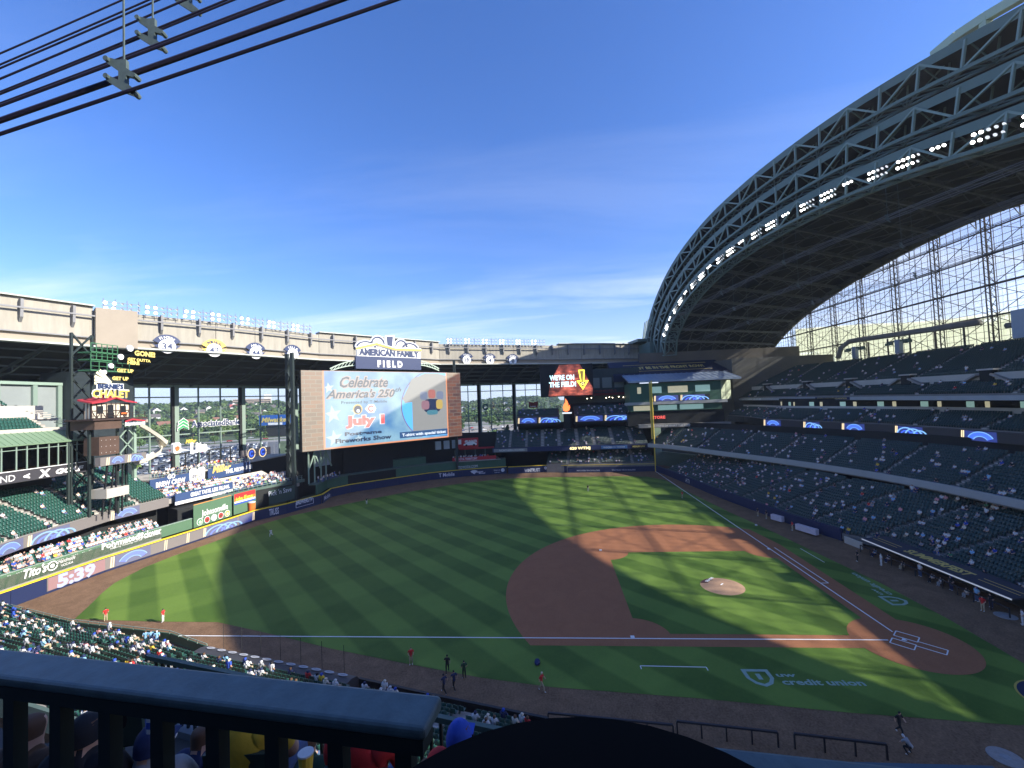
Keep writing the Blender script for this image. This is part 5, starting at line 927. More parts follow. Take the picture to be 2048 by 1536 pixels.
for s_, (pa, pb) in ((-1, ((18.1, 39.7), (10.6, 37.1))), (1, ((40.3, 40.4), (47.9, 37.9)))):
    m_ = MB(); N_ = 7
    T0 = [(pa[0] + (pb[0] - pa[0]) * k / N_, pa[1] + .2 + (pb[1] - pa[1]) * (k / N_) ** 1.5) for k in range(N_ + 1)]
    for k in range(N_):
        m_.beam(fr.p(*T0[k], -1), fr.p(*T0[k + 1], -1), .3); m_.beam(fr.p(T0[k][0], T0[k][1] - 1.5 * (1 - .5 * k / N_), -1), fr.p(T0[k + 1][0], T0[k + 1][1] - 1.5 * (1 - .5 * (k + 1) / N_), -1), .3); m_.beam(fr.p(*T0[k], -1), fr.p(T0[k + 1][0], T0[k + 1][1] - 1.5 * (1 - .5 * (k + 1) / N_), -1), .16)
    m_.build('side_truss', mat('sage_light', (.42, .52, .42), .6), sn)
# -- brick screen in right field
sb = thing('video_board', 'smaller video board with neon words on bricks above right field', 'scoreboard', (112, 28, 26.5)); fr = Frame((112, 38), (112, 18.8)); plate(fr, 0, 19.2, 26.7, 38.4, M_bk, 'cabinet', sb, off=-.03, th=1.2)
m, t, b_ = node_mat('led_brick_red'); br = t.nodes.new('ShaderNodeTexBrick'); tc = t.nodes.new('ShaderNodeNewGeometry'); cx_ = t.nodes.new('ShaderNodeSeparateXYZ'); t.links.new(tc.outputs['Position'], cx_.inputs[0]); cbn = t.nodes.new('ShaderNodeCombineXYZ'); t.links.new(cx_.outputs[1], cbn.inputs[0]); t.links.new(cx_.outputs[2], cbn.inputs[1]); t.links.new(cbn.outputs[0], br.inputs['Vector'])
br.inputs['Scale'].default_value = 1.1; br.inputs['Brick Width'].default_value = 1.6; br.inputs['Row Height'].default_value = .6; br.inputs['Mortar Size'].default_value = .05; br.inputs['Color1'].default_value = (.45, .10, .06, 1); br.inputs['Color2'].default_value = (.16, .04, .03, 1); br.inputs['Mortar'].default_value = (.10, .03, .03, 1)
n_ = t.nodes.new('ShaderNodeTexNoise'); n_.inputs['Scale'].default_value = .25; t.links.new(tc.outputs['Position'], n_.inputs[0]); mr = t.nodes.new('ShaderNodeMapRange'); mr.inputs['From Min'].default_value = .4; mr.inputs['From Max'].default_value = .65; mr.inputs['To Min'].default_value = .35; mr.inputs['To Max'].default_value = 1.6; t.links.new(n_.outputs[0], mr.inputs[0])
t.links.new(br.outputs[0], b_.inputs['Emission Color']); t.links.new(mr.outputs[0], b_.inputs['Emission Strength']); b_.inputs['Base Color'].default_value = (.02, .02, .02, 1)
shape(fr, [(2.8, 27), (18.8, 27), (19.0, 29.5), (17.6, 32), (16.4, 35), (14.6, 38.3), (7.2, 38.3), (5.0, 34.5), (3.4, 31)], m, 'brick_picture', sb, off=.0, th=.02)
L_neon = led('neon_blue', (.45, .85, 1), 1.5); L_yel = led('neon_yellow', (1, .85, .05), 1.6)
text("WE'RE ON", fr, 3.5, 32.8, 1.75, L_neon, sb, w=8.9, off=.05, bold=.03); text('THE FIELD!', fr, 3.2, 30.3, 1.75, L_neon, sb, w=9.8, off=.05, bold=.03)
ao = [(14.0, 36.2), (16.3, 36.2), (16.0, 32.3), (17.6, 32.3), (15.4, 28.9), (13.2, 32.3), (14.6, 32.3)]; cxx, cyy = 15.3, 32
ai = [(14.5, 35.8), (15.8, 35.8), (15.5, 31.9), (16.7, 31.9), (15.4, 29.8), (14.1, 31.9), (15.0, 31.9)]
shape(fr, ao, L_yel, 'neon_arrow', sb, off=.04); shape(fr, ai, led('olive', (.3, .2, .02), .5), 'arrow_fill', sb, off=.09); shape(fr, ring_pts(15.4, 31.2, .3, .5, 0, 350, 12), led('warm', (1, .8, .35), 1.2), 'team_emblem', sb, off=.12)
ribbon(P_rfu, 17.3, 19.4, 'led ribbon board under the small right field balcony', 0b1111, mw=7); ribbon(P_rfu2, 17.3, 19.4, 'led ribbon board under the wide right field balcony', 0b1111, mw=9.8)
ribbon(P_clb[2:-2], 15.5, 17.3, 'long led ribbon board running under the first base club tier', 0b0110)
ribbon([(110, -1.5), (110, -21)], 23.7, 25.7, 'led ribbon board on the green suite box in the corner', 0b0011)
fl = thing('flame_sign', 'glowing orange flame sign standing between the two right field balconies', 'sign', (112.8, 28.8, 20)); fr = Frame((112.8, 30.6), (112.8, 26)); shape(fr, [(.7, 21.6), (.5, 22.8), (.9, 23.8), (1.4, 24.6), (1.5, 26), (2.2, 25), (2.5, 24), (2.4, 23.2), (3.0, 23.6), (3.1, 22.6), (2.8, 21.7), (2.1, 21.2), (1.3, 21.2)], led('flame', (1, .16, .03), 1.6), 'flame', fl, th=.3); plate(fr, .2, 3.6, 20.4, 20.9, led('white', (.85, .92, 1), .7), 'base_strip', fl); m_ = MB(); m_.box(112.9, 113.9, 27.5, 30, 15, 20.4); m_.build('stand_post', M_dark, fl)
# -- retired number badges on the ring beam
def badge(fr, u, v, name, num, lab, col_=None):
    t = thing('number_badge', lab, 'sign', tuple(fr.p(u, v - 1.6, .3)), 'round number badges on the concrete beam'); bc = col_ or M_nv
    shape(fr, ring_pts(u, v - .2, 1.75, 3.05, 28, 152, 12), bc, 'name_arc', t, off=.45, th=.1); shape(fr, [(u - 2.9, v + .9), (u - 2.3, v + .2), (u - 1.5, v + .6), (u - 1.6, v - .6), (u - 2.4, v)], bc, 'ribbon_tail', t, off=.38, th=.05); shape(fr, [(u + 2.9, v + .9), (u + 2.3, v + .2), (u + 1.5, v + .6), (u + 1.6, v - .6), (u + 2.4, v)], bc, 'ribbon_tail', t, off=.38, th=.05)
    shape(fr, disc_pts(u, v, 1.7, 24), M_wh, 'disc', t, off=.55, th=.2)
    if num: text(num, fr, u, v - .75, 1.5, M_nv, t, off=.6, align='C', bold=.02)
    else: shape(fr, disc_pts(u, v, .7, 12, 1.0), CL['grey'], 'portrait_oval', t, off=.6)
    n = len(name)
    for i, ch in enumerate(name):
        a_ = R(90 + (n / 2 - .5 - i) * 78 / max(n, 5)); text(ch, fr, u + 2.0 * math.cos(a_) - .22 * math.sin(a_), v - .2 + 2.0 * math.sin(a_) - .0 + (-.22 * abs(math.cos(a_)) if 0 else 0), .62, M_wh if bc is M_nv else M_nv, t, off=.52, rot=a_ - R(90), bold=.02)
RP = [(-12, 147), (8, 143), (25, 138), (38, 133), (57, 120), (84, 107), (119, 77), (143, 30), (150, 10), (160, -11)]
FRa = Frame(RP[3], RP[4]); FRb = Frame(RP[4], RP[5]); FRc = Frame(RP[6], RP[7])
badge(FRa, 12.8, 42.1, 'FINGERS', '34', 'badge with name Fingers and number 34 on the beam')
badge(FRa, 22.5, 41.8, 'ROBINSON', '42', 'gold ribboned badge with name Robinson and number 42 on the beam', M_gd)
badge(FRb, 9.9, 41.9, 'AARON', '44', 'badge with name Aaron and number 44 on the beam')
badge(FRb, 20.8, 42.3, 'SELIG', '1', 'badge with name Selig and number 1 on the beam')
badge(FRc, 10.9, 42.9, 'YOUNT', '19', 'badge with name Yount and number 19 on the beam')
badge(FRc, 20.7, 42.7, 'MOLITOR', '4', 'badge with name Molitor and number 4 on the beam')
badge(FRc, 30.8, 42.5, 'UECKER', '', 'badge with name Uecker and a portrait oval on the beam')
# ---------------------------------------------------------------- RING BEAM, canopy and outfield window wall
M_beam = mat('ring_concrete', (.35, .325, .265), .85, var=.18, vs=1.1, streak=.12); M_beam2 = mat('ring_concrete_tan', (.34, .29, .225), .85, var=.1, vs=.2); M_brk = mat('bracket_grey', (.22, .22, .22), .6)
rb = thing('ring_beam', 'long pale concrete beam curving round the outfield at roof height', 'beam', (84, 107, 41))
for i in range(len(RP) - 1):
    a, c = RP[i], RP[i + 1]; n = max(1, round(math.dist(a, c) / 11))
    for k in range(n):
        p = (a[0] + (c[0] - a[0]) * (k + .006) / n, a[1] + (c[1] - a[1]) * (k + .006) / n); q = (a[0] + (c[0] - a[0]) * (k + .994) / n, a[1] + (c[1] - a[1]) * (k + .994) / n)
        m_ = MB(); fascia([p, q], 43.2, 49.2 if i in (3, 4, 6) else 49.8, 2.5, m_); m_.build('beam_panel', M_beam, rb)
m_ = MB(); fascia(RP, 41.2, 43.1, 2.4, m_, back=.5); m_.build('lower_band', M_beam2, rb)
m_ = MB(); fascia(RP, 43.0, 43.25, .6, m_, back=-.25); m_.build('drip_edge', M_brk, rb); m_ = MB(); fascia(RP, 41.0, 41.35, 1.2, m_, back=-1.2); m_.build('gutter', mat('gutter_pale', (.5, .52, .46), .6), rb)
m_ = MB(); fascia([RP[k] for k in (0, 1, 2, 3)], 49.9, 50.15, 2.6, m_, back=-.8); m_.build('cap_rail', mat('gutter_pale', (0, 0, 0)), rb); m_ = MB(); fascia([RP[k] for k in (5, 6)], 49.9, 50.15, 2.6, m_, back=-.8); m_.build('cap_rail', mat('gutter_pale', (0, 0, 0)), rb); m_ = MB(); fascia([RP[k] for k in (7, 8, 9)], 49.9, 50.15, 2.6, m_, back=-.8); m_.build('cap_rail', mat('gutter_pale', (0, 0, 0)), rb)
m_ = MB(); m_.rbox((41.0, 130.8), (.82, -.57), 3.5, 1.2, 41.1, 49.6); m_.build('corner_pier', M_beam2, rb)
for (x, y, h, t_) in sample(RP, 7.6, 3):
    d = Vector((math.cos(h), math.sin(h), 0)); n = Vector((d.y, -d.x, 0)); c = Vector((x, y, 0)); m_ = MB()
    q = [c + n * .02 + Vector((0, 0, 49.4)), c + n * 1.1 + Vector((0, 0, 49.4)), c + n * 1.1 + Vector((0, 0, 48.6)), c + n * .9 + Vector((0, 0, 45.9)), c + n * .02 + Vector((0, 0, 44.9))]
    m_.add([p + d * .22 for p in q] + [p - d * .22 for p in q], [[0, 1, 2, 3, 4], [9, 8, 7, 6, 5]] + [[i, 5 + i, 5 + (i + 1) % 5, (i + 1) % 5] for i in range(5)]); m_.build('bracket', M_brk, rb)
m_ = MB(); P1 = offset_path(RP, -1.0)
for i in range(len(P1) - 1): m_.beam((*P1[i], 47.7), (*P1[i + 1], 47.7), .3)
m_.build('conduit_rail', M_brk, rb)
nrk = [0, 0]
def rack(i, u0, u1, grp, lab):
    fr = Frame(RP[i], RP[i + 1]); u = u0; g_ = int('right' in lab)
    while u < u1:
        t = thing('floodlight_bank', '%s bank from the left of the round %s' % (ORD[nrk[g_]], lab), 'floodlights', tuple(fr.p(u, 49, .6)), grp); nrk[g_] += 1; b = MB()
        for v in (49.0, 50.3, 51.2): b.beam(fr.p(u - 3.3, v, .7), fr.p(u + 3.3, v, .7), .12)
        for k in range(4): b.beam(fr.p(u - 3 + k * 2, 48.4, .7), fr.p(u - 3 + k * 2, 51.9, .7), .1)
        b.build('rack_frame', M_brk, t)
        for k in range(5):
            for v in (49.7, 50.9):
                dx = rg.random() * .3; lamp(fr.p(u - 2.9 + k * 1.4 + dx, v, 1.1), Vector((-.65, -.5 + (.9 if k > 1 else 0), -.35 - .5 * (k > 1))), .36, M_lamp if k < 2 else M_lampdim, t)
        u += 7.3
rack(3, 4.5, 20, 'floodlight banks on the left field beam', 'floodlights on the left field beam'); rack(4, 1.5, 27, 'floodlight banks on the left field beam', 'floodlights on the left field beam'); rack(6, 6, 49, 'floodlight banks on the right field beam', 'floodlights on the right field beam')
# canopy and window wall
WP = [(-10, 158), (15, 156), (35, 152), (50, 148), (72, 138), (100, 125), (132, 90), (158, 35), (164, 16)]
cn = thing('outfield_canopy', 'dark ribbed canopy sloping down behind the concrete beam', 'roof', (80, 120, 34)); m_ = MB(); M_can2 = mat('canopy_dark', (.035, .04, .038), .8, var=.2, vs=.3); Ro = offset_path(RP, .3)
Wc = [(-12, 158), (8, 157), (24, 154.5), (40, 150.5), (61, 143.5), (98, 126), (131, 91.5), (157, 37), (162, 22), (166, -8)]
for i in range(len(RP) - 1): m_.quad((*Ro[i], 41.3), (*Ro[i + 1], 41.3), (*Wc[i + 1], 34), (*Wc[i], 34))
m_.build('soffit', M_can2, cn)
m_ = MB(); 
for i in range(len(RP) - 1): m_.quad((*offset_path(RP, 2.4)[i], 49), (*offset_path(RP, 2.4)[i + 1], 49), (*Wc[i + 1], 36.2), (*Wc[i], 36.2))
m_.build('canopy_roof', M_rooftop, cn)
nr = 0
for i in range(len(RP) - 1):
    L_ = math.dist(RP[i], RP[i + 1]); n = max(1, round(L_ / 7.5))
    for k in range(n):
        s_ = k / n; A_ = Vector((Ro[i][0] + (Ro[i + 1][0] - Ro[i][0]) * s_, Ro[i][1] + (Ro[i + 1][1] - Ro[i][1]) * s_, 40.9)); B_ = Vector((Wc[i][0] + (Wc[i + 1][0] - Wc[i][0]) * s_, Wc[i][1] + (Wc[i + 1][1] - Wc[i][1]) * s_, 33.7)); b = MB(); M1 = (A_ + B_) / 2 - Vector((0, 0, 1.5)); b.beam(A_, B_, .35, .5); b.beam(A_ - Vector((0, 0, .3)), M1, .22); b.beam(M1, B_, .22); b.beam(M1, (A_ + B_) / 2, .18); b.build('rafter', mat('rafter_green', (.07, .085, .078), .6), cn)
for f_ in (.15, .35, .55, .75, .92):
    b = MB(); Q = [(Ro[i][0] + (Wc[i][0] - Ro[i][0]) * f_, Ro[i][1] + (Wc[i][1] - Ro[i][1]) * f_, 41 - 7.2 * f_) for i in range(len(RP))]; [b.beam(Q[i], Q[i + 1], .3, .35) for i in range(len(Q) - 1)]; b.build('purlin', MATS['rafter_green'], cn)
ow = thing('outfield_window_wall', 'tall green framed window wall with a view of trees and parked cars', 'window wall', (100, 125, 5)); b = MB(); fascia(WP, 33.2, 34.3, .5, b, back=-.1); b.build('top_rail', M_steel_lt, ow)
M_fr = mat('window_frame_sage', (.20, .27, .22), .55)
for z_ in (30.6, 20.0): b = MB(); [b.beam((*WP[i], z_), (*WP[i + 1], z_), .32) for i in range(len(WP) - 1)]; b.build('cross_rail', M_fr, ow)
for (x, y) in ((66.9, 140.3), (83.6, 132.6), (100.1, 124.9), (143.5, 65.7), (150.6, 50.7), (57.7, 144.5)): b = MB(); b.rbox((x, y), (.9, -.45), .62, .5, 0, 34); b.build('column', M_fr, ow); b = MB(); b.rbox((x - .75, y + .3), (.9, -.45), .35, .5, 0, 33.5); b.build('column', M_dark, ow)
for (x, y) in ((61.3, 142.9), (72.1, 137.9), (77.6, 135.4), (88.7, 130.2), (94.5, 127.6), (141.3, 70.4), (145.8, 60.9), (148.2, 55.7), (152.9, 45.8), (155.3, 40.6)): b = MB(); b.beam((x, y, 6), (x, y, 34), .34); b.build('mullion', M_fr, ow)
for i in range(1, len(WP) - 1):
    n = max(1, round(math.dist(WP[i], WP[i + 1]) / 12))
    for k in range(n):
        p = [WP[i][j] + (WP[i + 1][j] - WP[i][j]) * k / n for j in (0, 1)]; q = [WP[i][j] + (WP[i + 1][j] - WP[i][j]) * (k + 1) / n for j in (0, 1)]; b = MB(); b.quad((*p, 4), (*q, 4), (*q, 33.2), (*p, 33.2)); b.build('glass_pane', glassmat('outfield_pane', (.86, .92, .94), .5), ow)
b = MB(); fascia(WP, 0, 4.0, .4, b); b.build('sill_wall', M_conc, ow)
ab = thing('bank_sign', 'white bank name with a green tree mark hung inside the outfield windows', 'sign', (60, 143, 20)); WA, WB = (50, 148), (72, 138); fr = Frame(WA, WB, off=1.0)
def wt(q, s, m_, par, **k): text(s, fr, q[0], q[1], q[3], m_, par, w=q[2], **k)
qs = (21.9, 21.9, 13.5, 1.8)
wt(qs, 'AssociatedBank', M_wh, ab, bold=.07, off=0.0); wt(qs, 'AssociatedBank', M_nv, ab, bold=.02, off=.12)
k0 = (18.5, 21.4, 21.0, 24.8); w_ = k0[1] - k0[0]; h_ = k0[3] - k0[2]
for j in range(3):
    y0 = k0[2] + h_ * j * .24; shape(fr, [(k0[0] + w_ * .02 * j, y0), (k0[0] + w_ * .5, y0 + h_ * .24), (k0[0] + w_ * (1 - .04 * j), y0 + h_ * .05), (k0[0] + w_ * (1 - .04 * j), y0 + h_ * .22), (k0[0] + w_ * (.45 + .03 * j), y0 + h_ * .50), (k0[0] + w_ * .02 * j, y0 + h_ * .2)], M_wh, 'tree_edge', ab, off=.0 + .05 * j); shape(fr, [(k0[0] + w_ * (.05 + .02 * j), y0 + h_ * .04), (k0[0] + w_ * .5, y0 + h_ * .27), (k0[0] + w_ * (.95 - .04 * j), y0 + h_ * .09), (k0[0] + w_ * (.95 - .04 * j), y0 + h_ * .2), (k0[0] + w_ * (.46 + .03 * j), y0 + h_ * .44), (k0[0] + w_ * (.05 + .02 * j), y0 + h_ * .18)], mat('bank_green', (.03, .30, .10), .5), 'tree_mark', ab, off=.1 + .05 * j)
lt = thing('beer_sign', 'white beer can and lettering standing on the deck edge before the windows', 'sign', (70, 125, 13)); fr = Frame(*((42, 121.5), (92, 117.5)), off=-2); c4 = (5.1, 7.0, 16.6, 19.1)
shape(fr, [(c4[0], c4[2] + .2), (c4[0] + .3, c4[2]), (c4[1] - .3, c4[2]), (c4[1], c4[2] + .2), (c4[1], c4[3] - .4), (c4[1] - .4, c4[3]), (c4[0] + .4, c4[3]), (c4[0], c4[3] - .4)], M_wh, 'can', lt, th=.8); text('Lite', fr, c4[0] + .3, c4[3] - 1.4, .8, M_nv, lt, w=c4[1] - c4[0] - .6, off=.1); shape(fr, disc_pts((c4[0] + c4[1]) / 2, c4[2] + 1.1, .6), mat('hop_orange', (.55, .18, .05), .6), 'round_mark', lt, off=.1)
ql = (9.4, 16.3, 5.0, 2.3); text('Lite', fr, ql[0], ql[1], ql[3] * 1.0, M_wh, lt, w=ql[2], bold=.07, shear=.05, off=.1); text('Miller', fr, ql[0] - 1.2, ql[1] + 2.4, .9, M_gd, lt, w=3, bold=.03, shear=.3, off=.1)
b = MB(); b.beam(fr.p(c4[0] - 2, c4[2] - .3, -.3), fr.p(ql[0] + ql[2] + 8, c4[2] - .3, -.3), .3); [b.beam(fr.p(c4[0] + k * 3.4, c4[2] - .3, -.3), fr.p(c4[0] + k * 3.4, zt, -.3), .2) for k in range(6)]; b.build('support_rail', M_dark, lt)
gb = thing('glasses_board', 'grey led board with two round blue emblems hung before the outfield windows', 'led board', (95, 117, 14)); g4 = (24.8, 35.9, 12.5, 14.0); g5 = (24.8, 14.9); plate(fr, g4[0], g4[1], g4[2] + .2, g5[1], M_ledoff, 'screen', gb, th=.5, off=1)
for k, c_ in enumerate((.3, .7)):
    cx = g4[0] + (g4[1] - g4[0]) * c_; cy = (g4[2] + g5[1]) / 2; shape(fr, ring_pts(cx, cy, 1.25, 1.5, 0, 352, 20), led('tan', (.95, .75, .45), .8), 'rim', gb, off=1.1); shape(fr, disc_pts(cx, cy, 1.2), led('navy', (.015, .03, .25), .5), 'lit_field', gb, off=1.08); shape(fr, ring_pts(cx, cy, .45, .85, 40, 320, 12), led('blue', (.05, .14, .95), .75), 'letter_c' if k == 0 else 'glove_arc', gb, off=1.15)
aw2 = thing('shield_banner', 'dark red winged beer shield hanging before the right windows', 'sign', (125, 45, 25)); fr = Frame((118, 46), (118, 30)); s4 = (3.1, 6.8, 22.9, 25.4); shape(fr, [(s4[0], s4[3]), ((s4[0] + s4[1]) / 2, s4[3] - .5), (s4[1], s4[3]), (s4[1] - .3, s4[2]), (s4[0] + .3, s4[2])], mat('dark_red', (.12, .015, .015)), 'shield', aw2, th=.2); text('Leinie', fr, s4[0] + .7, s4[2] + .4, .5, T_w, aw2, w=2.0, off=.1)
au = thing('health_sign', 'pale grey health company name on the right outfield windows', 'sign', (140, 60, 22)); fr = Frame((132, 90), (158, 35), off=.8); text('AuroraHealthCare', fr, *(31.1, 23.3), 1.3, mat('sign_greenish', (.05, .12, .11), .6), au, w=12.0, bold=.02); q = (29.3, 23.6); shape(fr, ring_pts(q[0], q[1], .7, 1.5, 0, 340, 14), MATS['sign_greenish'], 'ring_mark', au)
# ---------------------------------------------------------------- LEFT FIELD upper structures
sx = thing('glass_suite', 'glass fronted suite with a green metal roof above the left field seats', 'building', (10, 119, 16)); fr = Frame((-6, 119), (24.4, 119))
plate(fr, 0, 30.4, 16.1, 17.85, mat('sign_black', (.05, .048, .055), .5), 'sign_band', sx, th=.5); text('GOLF', fr, 6 + 19.3, 16.5, .8, M_wh, sx, w=23.8 - 19.3, bold=.05, shear=.2); text('X', fr, 6 + 16.8, 16.35, 1.15, M_wh, sx, w=1.75, bold=.06, shear=.1)
text('<', fr, 6 + 14.7, 16.4, .9, M_wh, sx, w=.9, bold=.05); text('ND', fr, 6 + 11.75, 16.4, 1.0, M_wh, sx, w=1.9)
plate(fr, 0, 30.4, 17.87, 17.98, M_wh, 'white_line', sx, th=.6, off=.1); M_sg = glassmat('suite_glass', (.22, .25, .27), 1.0); M_roofg = mat('roof_green', (.16, .24, .15), .5, var=.05)
PX = [-6, -4, -2, 0, 2, 4, 6, 8, 10, 11.9, 13.8, 15.2, 16.7, 18.3, 19.7, 21.1, 22.7, 24.3]
for i, x in enumerate(PX):
    b = MB(); b.box(x - .09, x + .09, 118.9, 119.1, 18, 21.8); b.build('mullion', M_fr, sx)
    if i: b = MB(); b.quad((PX[i - 1], 119, 18), (x, 119, 18), (x, 119, 21.75), (PX[i - 1], 119, 21.75)); b.build('glass_pane', M_sg, sx)
for z_ in (21.1,): b = MB(); b.box(-6, 24.4, 118.92, 119.08, z_, z_ + .12); b.build('transom', M_fr, sx)
b = MB(); b.box(-6, 24.4, 119.3, 126, 16, 16.4); b.build('floor', M_conc, sx); b = MB(); b.box(-6, 24.4, 126, 126.3, 8, 23.5); b.build('back_wall', M_dark, sx); b = MB(); b.box(24.3, 24.5, 119, 126, 16, 21.8); b.build('end_wall', M_sg, sx)
for k in range(7): b = MB(); x_ = 8 + k * 2.3; b.box(x_, x_ + 1.6, 121, 122.4, 16.4, 17.2 + .8); b.build('table', mat('wood_tan', (.28, .15, .07), .6), sx)
b = MB(); b.hexa([(-6, 118.6, 21.8), (24.7, 118.6, 21.8), (22.9, 121.3, 23.6), (-6, 121.3, 23.6), (-6, 118.6, 22.0), (24.7, 118.6, 22.0), (22.9, 121.3, 23.8), (-6, 121.3, 23.8)]); b.build('roof', M_roofg, sx)
for k in range(34): x_ = -5.8 + k * .9; b = MB(); b.beam((x_, 118.6, 22.03), (x_ - .05 * max(0, k - 20), 121.3, 23.83), .07, .1); b.build('roof_seam', M_roofg, sx)
b = MB(); b.box(-6, 22.9, 121.3, 121.9, 23.7, 24.4); b.build('parapet', M_conc_lt, sx)
T15 = stand('grandstand', 'upper left field seats with pale stairs behind the glass suite roof', [(-6, 122), (21.5, 122)], 24.0, 4, .85, .5, aisles=(.97,), occ=.0, seed=41, seatm=M_seat, back_th=.2)
b = MB(); b.box(-6, 25, 125.4, 128.5, 25.6, 25.9); b.box(-6, 25, 128.5, 128.8, 25.6, 28.4); b.build('pale_wall', M_conc_lt, T15); T16 = stand('grandstand', 'highest left field seats below the long window', [(-6, 128.9), (20, 128.9)], 28.2, 5, .85, .55, aisles=(.95,), occ=.02, seed=42, seatm=M_seat, back_th=.2)
b = MB(); [b.beam((19 + k * .8, 124 + k * .1, 24.2 + (9 - k) * .35), (21.2 + k * .8, 124 + k * .1, 24.2 + (9 - k) * .35), .5, .15) for k in range(10)]; b.build('stair_flight', M_conc_lt, T15, kind='stuff')
pw = thing('panel_wall', 'pale panelled wall with posts behind the highest left field seats', 'wall', (20, 140, 26)); b = MB(); b.box(-12, 38, 141, 141.4, 20, 33.4); b.build('wall', mat('panel_white', (.24, .27, .26), .6, var=.1, vs=.2), pw)
for x_ in (6, 14, 21, 26.8, 33, 37.6): b = MB(); b.box(x_ - .4, x_ + .4, 140.4, 140.9, 20, 33.4); b.build('post', M_fr, pw)
b = MB(); b.box(-12, 38, 140.3, 140.9, 33, 33.6); b.build('top_rail', M_steel_lt, pw); b = MB(); b.box(38.2, 52, 138, 146, 2, 36); b.build('dark_bay', mat('bay_dark', (.02, .03, .035), .6, var=.3), pw)
wl2 = thing('loge_back_wall', 'dark recess under the glass suite behind the left field seats', 'wall', (10, 127, 8)); b = MB(); b.box(-8, 40, 129, 129.4, 2, 16); b.build('wall', M_dark, wl2)
# -- mascot chalet tower with slide
ch = thing('chalet_tower', 'little half timbered house with a red roof on a dark steel tower in left field', 'building', (23, 114, 8)); fr = Frame((0, 114), (60, 114)); Y = 114.0

W0, W1 = 20.8, 27.6; zw0, zw1 = 25.6, 28.3; M_cw = mat('plaster_cream', (.62, .56, .44), .8); M_tim = mat('timber_dark', (.05, .03, .025), .8); M_rr = mat('roof_red', (.42, .035, .05), .6, var=.1)
b = MB(); b.box(W0, W1, Y, Y + 1.4, zw0, zw1); b.build('wall', M_cw, ch)
for k in range(3): b = MB(); b.box(W0 - .08, W0 - .02, Y + .05 + k * .6, Y + .17 + k * .6, zw0, zw1); b.build('timber', M_tim, ch)
for k in range(9): u = W0 + (W1 - W0) * k / 8; plate(fr, u - .08, u + .08, zw0, zw1, M_tim, 'timber', ch, off=.08)
for v in (zw0 + .05, (zw0 + zw1) / 2, zw1 - .1): plate(fr, W0, W1, v - .07, v + .07, M_tim, 'timber', ch, off=.1)
for k in range(8): u = W0 + (W1 - W0) * (k + .5) / 8; s_ = (W1 - W0) / 16 * (1 if k % 2 else -1); shape(fr, [(u - s_ - .07, zw0), (u - s_ + .07, zw0), (u + s_ + .07, (zw0 + zw1) / 2), (u + s_ - .07, (zw0 + zw1) / 2)], M_tim, 'timber', ch, off=.06)
plate(fr, W0 + 2.75, W0 + 3.75, zw0, zw1 - .3, M_bk, 'door', ch, off=.14); plate(fr, W0 + .9, W0 + 1.9, zw0 + .9, zw1 - .5, M_bk, 'window', ch, off=.14); plate(fr, W1 - 1.6, W1 - .7, zw0 + .9, zw1 - .5, M_bk, 'window', ch, off=.14); plate(fr, W1 - 1.7, W1 - .6, zw0 + .65, zw0 + .95, CL['orange'], 'flower_box', ch, off=.3)
b = MB(); pts_ = [(W0 - .6, zw1 - .05), ((W0 + W1) / 2 - 1.6, zw1 + .3), ((W0 + W1) / 2 + .3, zw1 + 1.0), ((W0 + W1) / 2 + 2, zw1 + .3), (W1 + .9, zw1 + .05)]
for i in range(4): (a, z1_), (c, z2_) = pts_[i], pts_[i + 1]; b.hexa([(a, Y - .8, z1_ - .1), (c, Y - .8, z2_ - .1), (c, Y + 2, z2_ + .5), (a, Y + 2, z1_ + .5), (a, Y - .8, z1_ + .12), (c, Y - .8, z2_ + .12), (c, Y + 2, z2_ + .75), (a, Y + 2, z1_ + .75)])
b.build('roof', M_rr, ch)
D1_ = 30.4; b = MB(); b.box(W0 - .6, D1_, Y - 1, Y + 4.5, zw0 - .35, zw0 - .05); b.build('deck', M_tim, ch); railing(ch, [(W0 - .5, Y - .9), (D1_ - .1, Y - .9)], zw0 - .05, 1.0, M_tim, post=1.2)
b = MB(); b.box(W0, W0 + 4.8, Y - .6, Y + 4, zw0 - 1.9, zw0 - .36); b.build('plank_skirt', mat('plank_brown', (.09, .055, .04), .8, var=.2), ch)
sd = (25.7, 29.7, 24.1, 24.7); plate(fr, sd[0], sd[1], sd[2], sd[3], M_wh, 'sign_plate', ch, off=1.2); text('AMERICAN FAMILY', fr, sd[0] + .2, sd[2] + .42, .3, M_nv, ch, w=sd[1] - sd[0] - .4, off=1.25); shape(fr, [(sd[0], sd[3]), ((sd[0] + sd[1]) / 2 - .6, sd[3] + .35), (sd[1], sd[3]), (sd[1], sd[3] + .25), ((sd[0] + sd[1]) / 2 - .6, sd[3] + .65), (sd[0], sd[3] + .3)], M_rr, 'roofline_mark', ch, off=1.25)
s4 = (22.1, 25.7, 19.1, 22.3); b = MB(); b.box(s4[0], s4[1], Y, Y + 3, s4[2], s4[3]); b.build('plank_shaft', MATS['plank_brown'], ch)
for i in range(4):
    for j in range(3): plate(fr, s4[0] + .35 + i * .8, s4[0] + .42 + i * .8, s4[2] + .4 + j * 1.1, s4[2] + .47 + j * 1.1, M_wh, 'bolt_head', ch, off=.05)
b = MB()
for (x_, y_) in ((s4[0] - .8, Y + 1), (s4[1] + .6, Y + 1), (s4[0] - .8, Y + 5), (s4[1] + 3.4, Y + 2.2)): b.beam((x_, y_, 8), (x_, y_, zw0 - .3), .35)
b.beam((W0 + 1, Y + 5, 8), (W0 + 1, Y + 5, 41), .35); b.beam((W0 + 4.5, Y + 5, 8), (W0 + 4.5, Y + 5, 41), .35)
